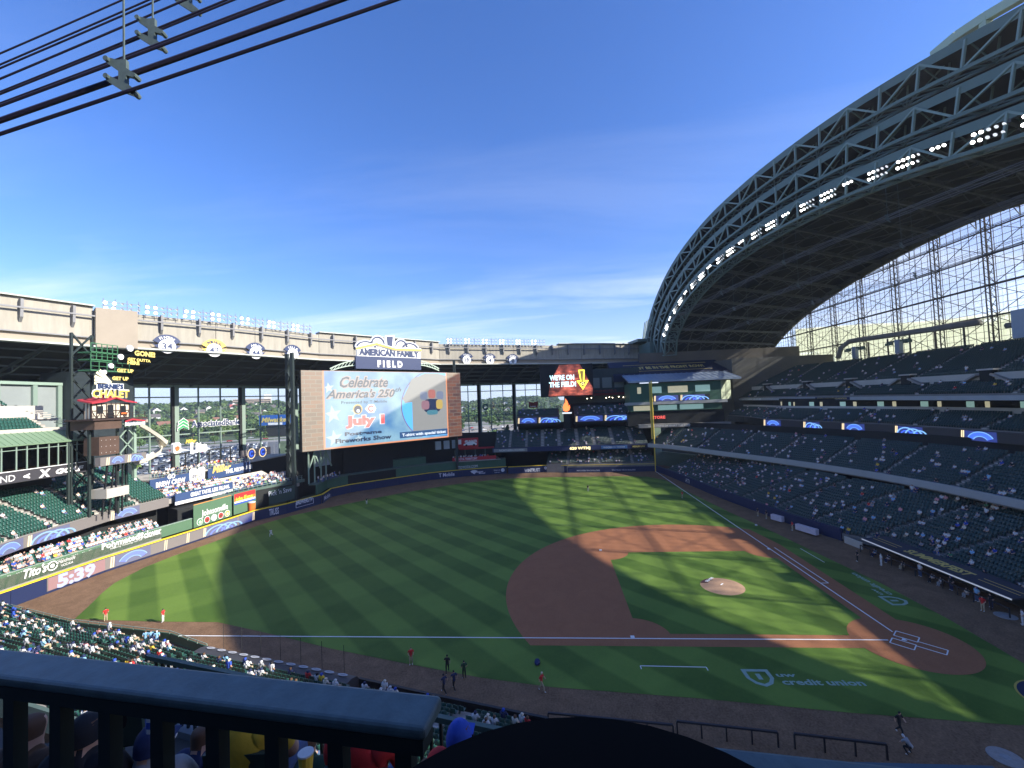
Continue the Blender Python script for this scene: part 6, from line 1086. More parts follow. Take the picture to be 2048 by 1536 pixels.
for k in range(8): b.beam((W0 + 1, Y + 5, 9 + k * 4), (W0 + 4.5, Y + 5, 13 + k * 4), .25); b.beam((W0 + 4.5, Y + 5, 9 + k * 4), (W0 + 1, Y + 5, 13 + k * 4), .25)
b.build('tower_frame', mat('tower_dark_green', (.022, .034, .032), .6), ch)
xa = s4[1] + .6; xb = s4[1] + 3.4; b = MB(); b.beam((xb, Y + .5, 14), (xb, Y + .5, zw0 - .4), .5)
for k in range(3): b.beam((xa, Y + .5, 16 + k * 3), (xb, Y + .5, 19 + k * 3), .18); b.beam((xb, Y + .5, 16 + k * 3), (xa, Y + .5, 19 + k * 3), .18)
b.build('green_brace', M_steel_lt, ch)
lr = (22.0, 29.1, 17.4, 18.0); b = MB(); b.hexa([(lr[0] - 1.5, Y - 2, lr[2]), (lr[1], Y - 2, lr[2]), (lr[1], Y - 1, lr[2]), (lr[0] - 1.5, Y - 1, lr[2]), (lr[0] - 1.5, Y - 2, lr[2] + 1.45), (lr[1], Y - 2, lr[2] + 1.45), (lr[1], Y - 1, lr[2] + 1.45), (lr[0] - 1.5, Y - 1, lr[2] + 1.45)]); b.build('led_band', M_ledoff, ch)
f2 = Frame((0, Y - 2), (60, Y - 2)); led_motif(f2, lr[0] - .6, lr[2] + .03, lr[2] + 1.4, ch, 'C', 3.4); led_motif(f2, lr[0] + 3.3, lr[2] + .03, lr[2] + 1.4, ch, 'B', 2.8)
b = MB()
for dx in (0, 1.2, 2.4, 3.6): b.beam((lr[0] + dx, Y - .6, 8.6), (lr[0] + dx + .4 * (1 - 2 * (dx > 1.5)), Y - 1.2, lr[2]), .22)
b.build('under_frame', M_bk, ch); pb = (22.0, 26.1, 12.6, 13.2); b = MB(); b.box(pb[0], pb[1], Y - 1.5, Y + 1.5, pb[2] - 1, pb[3]); b.build('plinth', M_conc_lt, ch)
# slide
SL = [(28.9, 113.2, 23.8), (30.0, 112.4, 22.8), (30.9, 111.6, 21.6), (31.7, 111.2, 20.5), (32.0, 111.2, 19.6), (31.7, 111.6, 18.5), (30.7, 112.0, 17.7), (29.7, 112.6, 17.1), (28.1, 113.0, 16.8)]
Q = resample(SL, 26); b = MB()
for i in range(25):
    d0 = Vector(Q[min(i + 1, 25)] - Q[max(i - 1, 0)]).normalized(); d1 = Vector(Q[min(i + 2, 25)] - Q[i]).normalized(); s0 = d0.cross(Vector((0, 0, 1))).normalized(); s1 = d1.cross(Vector((0, 0, 1))).normalized()
    prof = [(-1.0, .75), (-.8, .0), (0, -.25), (.8, 0), (1.0, .75)]
    for k in range(4): b.quad(Vector(Q[i]) + s0 * prof[k][0] + Vector((0, 0, prof[k][1])), Vector(Q[i]) + s0 * prof[k + 1][0] + Vector((0, 0, prof[k + 1][1])), Vector(Q[i + 1]) + s1 * prof[k + 1][0] + Vector((0, 0, prof[k + 1][1])), Vector(Q[i + 1]) + s1 * prof[k][0] + Vector((0, 0, prof[k][1])))
b.build('slide', mat('slide_cream', (.62, .57, .46), .4), ch, smooth=True)
# home run call letters
cs = thing('home_run_sign', 'yellow call out words and baseballs climbing beside the chalet', 'sign', (24, 113.5, 31)); M_cy = mat('sign_yellow', (.72, .56, .16), .5); M_by = mat('cream_ray', (.80, .72, .48), .5)
def ct(s, q, m_=M_cy, **k): text(s, fr, q[0], q[1], q[3], m_, cs, w=q[2], off=.6, bold=.05, **k)
ct('GONE!', (28.2, 37.4, 4.4, 0.9)); ct('GET OUTTA', (26.8, 36.3, 4.8, 0.5)); ct('HERE', (26.8, 35.6, 2.4, 0.6)); ct('GET UP', (24.8, 34.0, 3.2, 0.6)); ct('GET UP', (23.9, 32.5, 3.1, 0.6))
q = (21.4, 30.9, 4.6, 0.8); plate(fr, q[0] - .15, q[0] + q[2] + .15, q[1] - .15, q[1] + q[3] + .15, M_wh, 'white_plate', cs, off=.5); ct("BERNIE'S", q, M_nv)
q = (20.3, 29.2, 6.8, 1.4); ct('CHALET', (q[0], q[1] + .1, q[2], q[3]), M_wh); text('CHALET', fr, q[0] + .08, q[1] + .15, q[3] * .9, M_gd, cs, w=q[2] - .16, off=.72, bold=.03)
c0 = (23.8, 32.0)
for k, (x_, y_) in enumerate(((20.9, 31.8), (20.9, 32.4), (20.9, 33.0), (21.2, 33.7), (21.7, 34.1))):
    d = Vector((x_ - c0[0], y_ - c0[1])).normalized(); n = Vector((-d.y, d.x)); shape(fr, [(c0[0] - n.x * .12, c0[1] - n.y * .12), (x_ - n.x * .24, y_ - n.y * .24), (x_ + n.x * .24, y_ + n.y * .24), (c0[0] + n.x * .12, c0[1] + n.y * .12)], M_by, 'ray', cs, off=.5 + .02 * k)
for (x_, y_, r_) in (((22.5, 33.8)) + (.38,), ((23.7, 35.0)) + (.45,), ((25.5, 36.8)) + (.52,), ((27.3, 38.6)) + (.6,)): shape(fr, disc_pts(x_, y_, r_, 16), M_wh, 'baseball', cs, off=.7, th=.25); shape(fr, ring_pts(x_ - r_ * .9, y_, r_ * .72, r_ * .82, -50, 50, 6), M_rr, 'stitching', cs, off=.73, th=.02)
for (a, c, e, f_) in ((21.6, 26.4, 37.3, 39.0), (21.6, 26.4, 36.0, 37.5), (21.6, 28.7, 34.1, 35.8)):
    b = MB(); b.box(a, c, 115, 117.5, e, e + .2)
    for k in range(6): x_ = a + (c - a) * k / 5; b.beam((x_, 115, e), (x_, 115, f_), .1)
    b.beam((a, 115, f_), (c, 115, f_), .12); b.beam((a, 115, (e + f_) / 2), (c, 115, (e + f_) / 2), .08); b.build('green_platform', mat('scaffold_green', (.05, .17, .08), .6), cs)

# ================================================================ OUTSIDE: lot, road, trees, houses, hills
M_asph = mat('asphalt', (.13, .13, .13), .9, var=.12, vs=.05); M_road = mat('road_concrete', (.30, .28, .25), .9, var=.06, vs=.05)
def terrain(x, y):
    d = math.hypot(x + 48, y - 35); a = math.atan2(y - 35, x + 48)
    h = max(0, min(1, (d - 560) / 700)); s = h * h * (3 - 2 * h); ang = .55 + .45 * max(0, min(1, (a - .2) / .35))
    return s * (34 + 9 * math.sin(a * 9 + 1) + 5 * math.sin(a * 23)) * ang
g = MB(); NA, ND = 60, 26
ang = [R(-8 + 66 * i / NA) for i in range(NA + 1)]; dst = [560 + 1700 * (j / ND) ** 1.3 for j in range(ND + 1)]
for a_ in ang:
    for d_ in dst: x, y = -48 + d_ * math.cos(a_), 35 + d_ * math.sin(a_); g.v.append((x, y, terrain(x, y) - .25))
for i in range(NA):
    for j in range(ND): g.f.append([i * (ND + 1) + j, i * (ND + 1) + j + 1, (i + 1) * (ND + 1) + j + 1, (i + 1) * (ND + 1) + j]); g.m.append(0)
structure('hills', g, mat('hill_grass', (.06, .09, .035), .95, var=.3, vs=.02))
def polar(a, d): return (-48 + d * math.cos(R(a)), 35 + d * math.sin(R(a)))
sheet('parking_lot', [polar(33, 190), polar(54, 190), polar(54, 400), polar(33, 430)], -.25, M_asph)
sheet('parking_lot', [polar(2, 225), polar(16, 215), polar(16, 330), polar(2, 345)], -.25, M_road)
sheet('road', [polar(8, 470), polar(58, 440), polar(58, 470), polar(8, 500)], -.22, M_road); sheet('road', [polar(8, 515), polar(58, 490), polar(58, 510), polar(8, 540)], -.22, M_road)
sheet('parking_lot', [polar(1.5, 350), polar(12.5, 335), polar(12.5, 480), polar(1.5, 500)], -.24, mat('lot_tan', (.34, .29, .23), .9, var=.2, vs=.04))
sheet('road', [polar(4, 380), polar(14, 365), polar(14, 385), polar(4, 400)], -.22, M_road)
sheet('road', [polar(1, 560), polar(13, 540), polar(13, 600), polar(1, 640)], -.2, mat('lot_pale', (.36, .32, .27), .9, var=.15, vs=.03))
# cars
CARC = [('white', (.75, .75, .75)), ('black', (.02, .02, .022)), ('silver', (.45, .46, .48)), ('grey', (.16, .17, .18)), ('dark blue', (.02, .05, .16)), ('red', (.4, .03, .03))]
M_cg = mat('car_glass', (.02, .025, .03), .08, spec=.8); M_tyre = mat('tyre', (.02, .02, .02), .9)
def car_mesh(c, rgb):
    b = MB(); P_ = [(-2.2, .35), (-2.25, .75), (-1.3, .95), (-.75, 1.42), (.8, 1.45), (1.5, 1.0), (2.2, .9), (2.3, .4)]; n = 8
    b.add([(x, -.88, z) for x, z in P_] + [(x, .88, z) for x, z in P_], [list(range(n))[::-1], list(range(n, 2 * n))] + [[i, (i + 1) % n, n + (i + 1) % n, n + i] for i in range(n)], 0)
    b.add([(-1.2, -.9, .98), (-.75, -.9, 1.36), (.78, -.9, 1.38), (1.38, -.9, 1.0), (-1.2, .9, .98), (-.75, .9, 1.36), (.78, .9, 1.38), (1.38, .9, 1.0)], [[0, 3, 2, 1], [4, 5, 6, 7]], 1)
    b.add([(-1.28, -.7, .99), (-.8, -.7, 1.4), (-.8, .7, 1.4), (-1.28, .7, .99), (.84, -.7, 1.43), (1.46, -.7, 1.03), (1.46, .7, 1.03), (.84, .7, 1.43)], [[0, 3, 2, 1], [4, 5, 6, 7]], 1)
    for x in (-1.4, 1.4):
        for y in (-.9, .9): k = len(b.v); b.v += [(x + .33 * math.cos(t * .785), y, .33 + .33 * math.sin(t * .785)) for t in range(8)]; b.f.append([k + t for t in range(8)] if y > 0 else [k + t for t in range(8)][::-1]); b.m.append(2)
    me = bpy.data.meshes.new('parked_car'); me.from_pydata([(v[0], v[1] * (1.0 if abs(v[1]) < .89 else 1.01), v[2]) for v in b.v], [], b.f)
    for m in (mat('car_paint_' + c.replace(' ', '_'), rgb, .35, spec=.6), M_cg, M_tyre): me.materials.append(m)
    me.polygons.foreach_set('material_index', b.m); me.update(); return me
CM = [(c, car_mesh(c, rgb)) for c, rgb in CARC]; rc = random.Random(4); ncar = 0
def put_car(x, y, rz, place, z=-.25):
    global ncar
    c, me = CM[rc.choices(range(6), [32, 20, 18, 14, 8, 8])[0]]; o = bpy.data.objects.new('parked_car', me); col.objects.link(o); o.location = (x, y, z); o.rotation_euler = (0, 0, rz); ncar += 1
    tagd(o, '%s car %s' % (c, place), 'car', 'cars ' + place)
for r in range(15):
    d = 212 + r * 12.5; a = 34.5
    while a < 49.5:
        a += math.degrees(3.6 / d) * (1.6 if d > 300 else 2.2)
        if rc.random() < .72 and ncar < 255: x, y = polar(a + rc.uniform(-.05, .05), d); put_car(x, y, R(a) + rc.choice((0, math.pi)), 'parked in the crowded lot beyond the left field windows')

for nm_, me_ in CM[:4]:
    vv_ = [tuple(v.co) for v in me_.vertices]; ff_ = [list(p.vertices) for p in me_.polygons]; tm_ = [p.material_index + 1 for p in me_.polygons]; pp = []; rr_ = []
    for r in range(15):
        for side in (0, 1):
            d = 218.2 + r * 12.5 - side * 5.6; a = 33.8
            while a < 50.5:
                a += math.degrees(3.1 / d)
                if rc.random() < (.23 if side == 0 else .07): x, y = polar(a, d); pp.append((x, y, -.25)); rr_.append(R(a) + rc.choice((0, math.pi)))
    tagd(bulk('parked_cars', vv_, ff_, tm_, list(me_.materials), np.array(pp), np.array(rr_), np.ones(len(pp)), None), 'many more %s cars filling the lot beyond the left windows' % nm_, 'cars', kind='stuff')
for k in range(11): x, y = polar(34 + k * 1.5 + rc.random(), 484 if k % 2 else 456); put_car(x, y, R(90 + 34), 'driving on the road beyond the lot', -.2)
for k in range(34): x, y = polar(3.6 + k * .27 + rc.random() * .3, (300, 274, 248, 405, 440)[k % 5]); put_car(x, y, rc.random() * 3, 'on the pale lot seen through the right windows')
for k in range(4):
    x, y = polar(40 + k * 2.1, 330 + 12 * (k % 2)); t = thing('white_tent', 'white pop up tent number %d from the left in the crowded lot' % (k + 1) if 0 else ['white pop up tent at the left among parked cars', 'white pop up tent left of the middle among parked cars', 'white pop up tent right of the middle among parked cars', 'white pop up tent at the right among parked cars'][k], 'tent', (x, y, 0), 'white tents in the parking lot')
    b = MB(); b.add([(x - 4, y - 4, 2.6), (x + 4, y - 4, 2.6), (x + 4, y + 4, 2.6), (x - 4, y + 4, 2.6), (x, y, 4.6)], [(0, 1, 4), (1, 2, 4), (2, 3, 4), (3, 0, 4)]); b.build('canopy', CL['white'], t); b = MB(); [b.beam((x + i, y + j, 0), (x + i, y + j, 2.6), .12) for i in (-3.9, 3.9) for j in (-3.9, 3.9)]; b.build('frame', CL['grey'], t)
# trees
M_leaf = mat('leaf_green', (.095, .165, .048), .8, var=.45, vs=.35); M_leaf2 = mat('leaf_green_deep', (.062, .115, .042), .8, var=.4, vs=.3); M_leaf3 = mat('leaf_green_yellow', (.14, .205, .055), .8, var=.35, vs=.3); M_bark = mat('bark', (.09, .06, .04), .9)
def crown_tpl(seed, n, cone=False, hh=9.0, w_=4.5, q=.9):
    rr = random.Random(seed); V_, F_ = [], []; blobs = [(rr.gauss(0, w_ * .42), rr.gauss(0, w_ * .42), hh * (.35 + .6 * rr.random()), w_ * (.35 + .3 * rr.random())) for _ in range(9)]
    for _ in range(n):
        if cone: t = rr.random() ** .7; z = hh * (1 - t) + .6; r_ = w_ * t * (.55 + .5 * rr.random()); a = rr.random() * 6.283; p = (r_ * math.cos(a), r_ * math.sin(a), z)
        else:
            bx_ = rr.choice(blobs); u, v = rr.random() * 6.283, math.acos(2 * rr.random() - 1); r_ = bx_[3] * (.7 + .35 * rr.random()); p = (bx_[0] + r_ * math.sin(v) * math.cos(u), bx_[1] + r_ * math.sin(v) * math.sin(u), bx_[2] + r_ * .8 * math.cos(v))
        s = q * (.5 + .8 * rr.random()); e1 = Vector((rr.gauss(0, 1), rr.gauss(0, 1), rr.gauss(0, .6))).normalized(); e2 = e1.cross(Vector((rr.gauss(0, 1), rr.gauss(0, 1), rr.gauss(0, 1)))).normalized(); p = Vector(p); k = len(V_)
        V_ += [tuple(p - e1 * s - e2 * s * .6), tuple(p + e1 * s - e2 * s * .6), tuple(p + e1 * s * .7 + e2 * s * .7), tuple(p - e1 * s * .7 + e2 * s * .7)]; F_.append([k, k + 1, k + 2, k + 3])
    return V_, F_
TPL = [crown_tpl(i, 420, False, 9 + i, 4.6 + .5 * i, .7) for i in range(3)] + [crown_tpl(9, 420, True, 12, 3.6, .6)]
def trunk_mesh(h, s):
    b = MB(); b.tube([(0, 0, 0), (.15, 0, h * .3), (0, .2, h * .6)], [.35 * s, .26 * s, .12 * s], 7)
    for k in range(4): a = k * 1.7; b.tube([(.1, 0, h * (.28 + .07 * k)), (1.5 * math.cos(a), 1.5 * math.sin(a), h * (.45 + .07 * k)), (2.6 * math.cos(a), 2.6 * math.sin(a), h * (.6 + .06 * k))], [.14 * s, .09 * s, .04 * s], 5)
    me = bpy.data.meshes.new('trunk'); me.from_pydata(b.v, [], b.f); me.materials.append(M_bark); me.update(); return me
TM = []
for i, (V_, F_) in enumerate(TPL):
    for m in ((M_leaf, M_leaf2, M_leaf3) if i < 3 else (M_leaf2,)):
        me = bpy.data.meshes.new('crown'); me.from_pydata(V_, [], F_); me.materials.append(m); me.update(); TM.append((i, m, me, trunk_mesh(9 if i < 3 else 10, 1)))
KIND = {M_leaf: 'broad green', M_leaf2: 'dark green', M_leaf3: 'light green'}
def tree(x, y, s, k, label, grp, z=None):
    i, m, me, tm = TM[k]; z = terrain(x, y) - .25 if z is None else z; t = thing('tree', label, 'tree', (x, y, z), grp); t.scale = (s, s, s * (.9 + .2 * rc.random())); t.rotation_euler = (0, 0, rc.random() * 6)
    for n_, q_ in (('crown', me), ('trunk', tm)): o = bpy.data.objects.new(n_, q_); col.objects.link(o); o.parent = t
    return t
for k in range(46):
    a = 31 + (k * 7.3) % 23 + rc.random(); d = 545 + (k % 5) * 22; x, y = polar(a, d); kk = rc.choice([0, 1, 2, 3, 4, 5, 6, 7, 8]); tree(x, y, .9 + .6 * rc.random(), kk, '%s tree in the belt beyond the road, left field windows' % KIND[TM[kk][1]], 'trees beyond the road')
for k in range(9): x, y = polar(34 + k * 2.2 + rc.random(), 432 + rc.random() * 5); tree(x, y, .6 + .25 * rc.random(), rc.choice([0, 3, 6]), 'young tree on the grass strip between the lot and the road', 'trees on the grass strip')
for k, (a, d, s, kk, lb) in enumerate([(7.2, 235, 1.15, 0, 'light rounded tree left of the cone tree outside the right windows'), (5.6, 208, 1.2, 9, 'tall dark cone shaped tree outside the right windows'), (10.4, 205, 1.05, 2, 'pale pointed tree beside the brick edge of the video board'), (2.9, 330, 1.5, 0, 'bushy tree beyond the shield banner'), (1.4, 300, 1.5, 2, 'leafy tree right of the shield banner outside'), (29.3, 185, 1.5, 4, 'big dark tree beside the left edge of the video board'), (30.5, 200, 1.2, 4, 'smaller dark tree left of the video board frame'), (46.5, 215, 1.0, 2, 'green tree behind the end of the chalet slide'), (48.2, 205, .9, 0, 'round green tree under the chalet sign')]): x, y = polar(a, d); tree(x, y, s, kk, lb, None, -.25)
for k in range(22):
    a = 1.5 + (k * 5.1) % 11.5; d = (505, 530, 560, 600, 640, 420)[k % 6]; x, y = polar(a, d); kk = rc.choice([0, 1, 3, 4, 6]); tree(x, y, .8 + .6 * rc.random(), kk, '%s tree beyond the pale lot, right windows' % KIND[TM[kk][1]], 'trees beyond the pale lot')
pos = []; 
for k in range(2600):
    a = rc.uniform(28, 56) if k % 3 else rc.uniform(-1, 16); d = 600 + 1300 * rc.random() ** 1.5; x, y = polar(a, d)
    if k % 3 == 0 and rc.random() < .25: continue
    if 560 < d < 1000 and math.sin(a * 2.3) * math.sin(d * .012) > .62: continue
    pos.append((x, y, terrain(x, y) - .6))
pos = np.array(pos); tp = crown_tpl(77, 110, False, 9, 5.2, 1.5); rt = np.random.default_rng(2); mi = rt.integers(0, 3, len(pos))
for j, m in enumerate((M_leaf, M_leaf2, M_leaf3)):
    q = pos[mi == j]; tagd(bulk('woodland', tp[0], tp[1], [1] * len(tp[1]), [m], q, rt.random(len(q)) * 6, .9 + .7 * rt.random(len(q)), None), 'far wooded hillside of mixed green trees', 'woodland', kind='stuff')
# houses
M_hw = mat('house_white', (.62, .60, .56), .8); M_ht = mat('house_tan', (.40, .30, .22), .8); M_hr = mat('house_roof', (.13, .11, .10), .9); M_hr2 = mat('house_roof_brown', (.25, .12, .08), .9)
def house(x, y, s, rz, wm, rm, lb, grp):
    z = terrain(x, y) + .5; t = thing('house', lb, 'house', (x, y, z), grp); t.rotation_euler = (0, 0, rz); t.scale = (s, s, s)
    def put(n, V_, F_, m): me = bpy.data.meshes.new(n); me.from_pydata(V_, [], F_); me.materials.append(m); me.update(); o = bpy.data.objects.new(n, me); col.objects.link(o); o.parent = t
    put('wall', [(-5, -4, -3), (5, -4, -3), (5, 4, -3), (-5, 4, -3), (-5, -4, 5), (5, -4, 5), (5, 4, 5), (-5, 4, 5), (-5, 0, 8), (5, 0, 8)], [[0, 1, 5, 4], [1, 2, 6, 9, 5], [2, 3, 7, 6], [3, 0, 4, 8, 7]], wm); put('roof', [(-5.6, -4.6, 4.7), (5.6, -4.6, 4.7), (5.6, 0, 8.25), (-5.6, 0, 8.25), (-5.6, 4.6, 4.7), (5.6, 4.6, 4.7)], [[0, 1, 2, 3], [3, 2, 5, 4]], rm)
    for dx in (-2.6, 2.2): put('window', [(dx - .8, -4.05, 1.5), (dx + .8, -4.05, 1.5), (dx + .8, -4.05, 3.2), (dx - .8, -4.05, 3.2)], [[0, 1, 2, 3]], M_cg)
for k in range(34):
    a = 33 + (k * 3.7) % 20; d = 700 + (k * 53) % 330; x, y = polar(a, d); wm, rm = [(M_hw, M_hr), (M_hw, M_hr2), (M_ht, M_hr)][k % 3]; house(x, y, 1.1 + .5 * rc.random(), R(a + 200 + 80 * (k % 2)), wm, rm, ('white' if wm is M_hw else 'tan') + ' hillside house with a ' + ('brown' if rm is M_hr2 else 'dark') + ' roof among the trees', 'houses on the hillside')
for k in range(12): a = 2.5 + (k * 2.9) % 10; d = 640 + (k * 71) % 300; x, y = polar(a, d); house(x, y, 1.5, R(a + 180), M_hw, M_hr2 if k % 2 else M_hr, 'pale building with a %s roof far beyond the right windows' % ('brown' if k % 2 else 'dark'), 'pale buildings beyond the right windows')
of_ = thing('office_block', 'long low office block with rows of dark windows on the far hill', 'building', (*polar(35.5, 1060), 30)); x, y = polar(35.5, 1060); d = Vector((-math.sin(R(35.5)), math.cos(R(35.5)))); z_ = terrain(x, y); b = MB(); b.rbox((x, y), d, 34, 8, z_, z_ + 17); b.build('wall', M_ht, of_); b = MB(); b.rbox((x - d.x * 28, y - d.y * 28), d, 7, 7, z_, z_ + 26); b.build('tower', M_hw, of_)
n = Vector((-math.cos(R(35.5)), -math.sin(R(35.5))))
for r_ in range(4): b = MB(); b.rbox((x + n.x * 8, y + n.y * 8), d, 33, .3, z_ + 3 + r_ * 3.6, z_ + 4.6 + r_ * 3.6); b.build('window', M_cg, of_)
# billboard
u0, u1 = sp(518, 841, 430), sp(586, 838, 430); bb_ = thing('city_billboard', 'blue billboard wall with yellow script reading Milwaukee beyond the road', 'billboard', (u0.x, u0.y, 0)); fr = Frame((u0.x, u0.y), (u1.x, u1.y)); z0_ = u0.z - 5.2; plate(fr, 0, fr.len, z0_, z0_ + 10, mat('billboard_blue', (.02, .12, .42), .6), 'panel', bb_, th=3); text('Milwaukee', fr, 2.5, z0_ + 3.2, 4.6, M_cy, bb_, w=27, off=.3, bold=.03, shear=.3); plate(fr, 9, 23, z0_ + .3, z0_ + 2.6, M_wh, 'truck_shape', bb_, off=.3); plate(fr, 6, 30, -1, z0_, M_dark, 'base', bb_, off=-1)
rs_ = thing('red_sign', 'small red and white sign board on the far hill', 'sign', (0, 0, 0)); p = sp(467, 812, 820); b = MB(); b.rbox((p.x, p.y), (-math.sin(R(38)), math.cos(R(38))), 6, .4, p.z - 3, p.z + 3); b.build('panel', mat('sign_redpink', (.5, .12, .1), .6), rs_); b = MB(); b.beam((p.x, p.y, p.z - 12), (p.x, p.y, p.z - 3), .8); b.build('post', M_steel, rs_)
for k, (a, d) in enumerate([(33.5, 250), (36.5, 300), (39.5, 262), (43, 310), (46.3, 255), (8.8, 262), (4.3, 250), (31.7, 330)]): x, y = polar(a, d); t = thing('lamp_post', 'tall grey lamp post in the lot beyond the outfield windows', 'lamp post', (x, y, 0), 'lamp posts in the parking lot'); b = MB(); b.tube([(x, y, 0), (x, y, 11)], [.14, .08], 6); b.build('pole', M_brk, t); b = MB(); b.beam((x - .9, y, 11), (x + .9, y, 11), .3, .15); b.build('lamp_head', M_brk, t)

# ================================================================ THIRD BASE SIDE: field edge, dugout, near deck
fw = thing('field_fence', 'low green rail fence between the near seats and the left field warning track', 'fence', (0, 90, 0)); fpth = [(-3.8, 72.4), (-1.2, 79), (-.4, 84), (1.4, 94.7), (5.2, 107.8)]
b = MB(); fascia(fpth, 0, .95, .12, b); b.build('wall', M_grn, fw); railing(fw, offset_path(fpth, .2), .95, .35, M_steel_lt, post=1.8, bars=1)
fw2 = thing('field_wall', 'dark padded wall between the near seats and the third base track', 'wall', (-12, 45, 0)); b = MB(); fascia([(-16.2, 33.2), (-13.4, 36.3), (-11.2, 45), (-8.9, 53.4)], 0, 1.15, .25, b); b.build('wall', MATS['fascia_black'], fw2)
pw_ = thing('camera_well', 'long dark roofed camera well with white oval pads beside the track', 'shelter', (-6, 63, 0)); A_, B_ = Vector((-8.7, 53.6)), Vector((-4.0, 72.2)); d = (B_ - A_).normalized(); n = Vector((-d.y, d.x)); m_ = MB(); prof = [(0, 0), (0, .95), (.35, 1.3), (1.0, 1.45), (1.7, 1.4), (1.7, 0)]
m_.add([(A_.x + n.x * u, A_.y + n.y * u, z) for u, z in prof] + [(B_.x + n.x * u, B_.y + n.y * u, z) for u, z in prof], [list(range(6)), list(range(6, 12))[::-1]] + [[i, 6 + i, 6 + (i + 1) % 6, (i + 1) % 6] for i in range(6)]); m_.build('roof', mat('well_roof', (.055, .055, .06), .55, var=.15, vs=1), pw_)
fr = Frame(None, None, O=(A_.x + n.x * .75, A_.y + n.y * .75, 1.42), U=(d.x, d.y, 0), V=(n.x, n.y, .2))
for k in range(12):
    P_ = disc_pts(1.2 + k * 1.52, 0, .52, 18, .27); m_ = MB(); m_.add([fr.p(x, y, .06 if 1 else 0) if fr.n.z > 0 else fr.p(x, y, -.06) for x, y in P_], [list(range(18))]); m_.build('oval_pad', mat('pad_pale', (.42, .43, .45), .7), pw_); P_ = disc_pts(1.2 + k * 1.52, 0, .34, 14, .1); m_ = MB(); m_.add([fr.p(x, y, .075 * (1 if fr.n.z > 0 else -1)) for x, y in P_], [list(range(14))]); m_.build('oval_print', CL['grey'], pw_)
for k in range(7): m_ = MB(); q = A_ + d * (2 + k * 2.6) + n * -.4; m_.tube([(q.x, q.y, 0), (q.x, q.y, 3.4)], .025, 4); tagd(m_.build('net_pole', M_dark), 'thin black net pole beside the camera well, one of seven', 'pole', 'net poles beside the camera well')
dg = thing('dugout_rail', 'dark padded dugout rail with four posts, left of the pair at the photo bottom', 'rail', (-14.6, 23, 0), 'dugout rails at the bottom of the photo')
def drail(t, A, B, n_):
    m_ = MB(); m_.beam((*A, 1.05), (*B, 1.05), .16, .13); m_.build('top_bar', mat('rail_pad_black', (.03, .026, .03), .5), t)
    for k in range(n_): s_ = k / (n_ - 1); x, y = A[0] + (B[0] - A[0]) * s_, A[1] + (B[1] - A[1]) * s_; m_ = MB(); m_.beam((x, y, -.2), (x, y, 1.0), .1); m_.build('post', MATS['rail_pad_black'], t)
drail(dg, (-13.5, 26.4), (-14.4, 19.5), 5)
dg2 = thing('dugout_rail', 'dark padded dugout rail with three posts, right of the pair at the photo bottom', 'rail', (-15.8, 16, 0), 'dugout rails at the bottom of the photo'); drail(dg2, (-14.5, 18.4), (-15.3, 12.7), 4)
dg3 = thing('dugout_rail', 'longer dark rail partly hidden behind the black hat at the bottom', 'rail', (-14, 31, 0), 'dugout rails at the bottom of the photo'); drail(dg3, (-12.9, 36.2), (-13.9, 26.8), 6)
m_ = MB(); m_.box(-24, -17.6, 8, 33, 1.3, 1.6); m_.box(-24, -23.6, 8, 33, -1, 1.3); o = m_.build('dugout_roof', mat('dugout_roof_teal', (.05, .10, .14), .6)); tagd(o, 'flat dark teal roof of the third base dugout below the near rail', 'dugout')
for (x, y, r_, lb) in ((5.1, -14.3, .95, 'round tan on deck circle by the first base dugout'), ((-14.8, 4.7)) + (.95, 'round pale on deck circle at the lower right corner of the photo')): m_ = MB(); m_.prism(disc_pts(x, y, r_, 24), .0, .03); o = m_.build('on_deck_circle', mat('mat_pale', (.30, .28, .26), .9, var=.2, vs=3)); tagd(o, lb, 'on deck mat'); t_ = MB(); t_.prism(disc_pts(x, y, r_ * .35, 5), .031, .04); t_.build('crest_print', CL['grey'], o)
# first base dugout
du1 = thing('first_base_dugout', 'long navy roofed dugout with gold words and a bright white edge', 'dugout', (14, -14, 0)); DA, DB = Vector((25.6, -13.2)), Vector((4.6, -14.6)); d = (DB - DA).normalized(); n = Vector((-d.y, d.x)); Ld = (DB - DA).length
m_ = MB(); q = [DA, DB, DB + n * 3.6, DA + n * 3.6]; m_.hexa([(q[0].x, q[0].y, 1.9), (q[1].x, q[1].y, 1.9), (q[2].x, q[2].y, 2.15), (q[3].x, q[3].y, 2.15), (q[0].x, q[0].y, 2.1), (q[1].x, q[1].y, 2.1), (q[2].x, q[2].y, 2.35), (q[3].x, q[3].y, 2.35)]); m_.build('roof', mat('roof_navy', (.018, .028, .055), .5, var=.1), du1)
m_ = MB(); m_.beam((DA.x, DA.y, 2.0), (DB.x, DB.y, 2.0), .1, .17); m_.build('lit_edge', mat('edge_white', (.7, .7, .7), .5, emis=.12, ecol=(.9, .95, 1)), du1)
fr = Frame(None, None, O=(DA.x + n.x * .6, DA.y + n.y * .6, 2.16), U=(d.x, d.y, 0), V=(n.x, n.y, .07)); sg_ = 1 if fr.n.z > 0 else -1
fr = Frame(None, None, O=(DB.x + n.x * 2.8, DB.y + n.y * 2.8, 2.33), U=(-d.x, -d.y, 0), V=(-n.x, -n.y, -.07)); fr = Frame(None, None, O=(DA.x + n.x * .7, DA.y + n.y * .7, 2.18), U=(d.x, d.y, 0), V=(n.x, n.y, .07))
text('SUMMERFEST', fr, 6.2, .3, 1.3, M_txtg, du1, w=9.0, off=.03 * sg_, bold=.04)
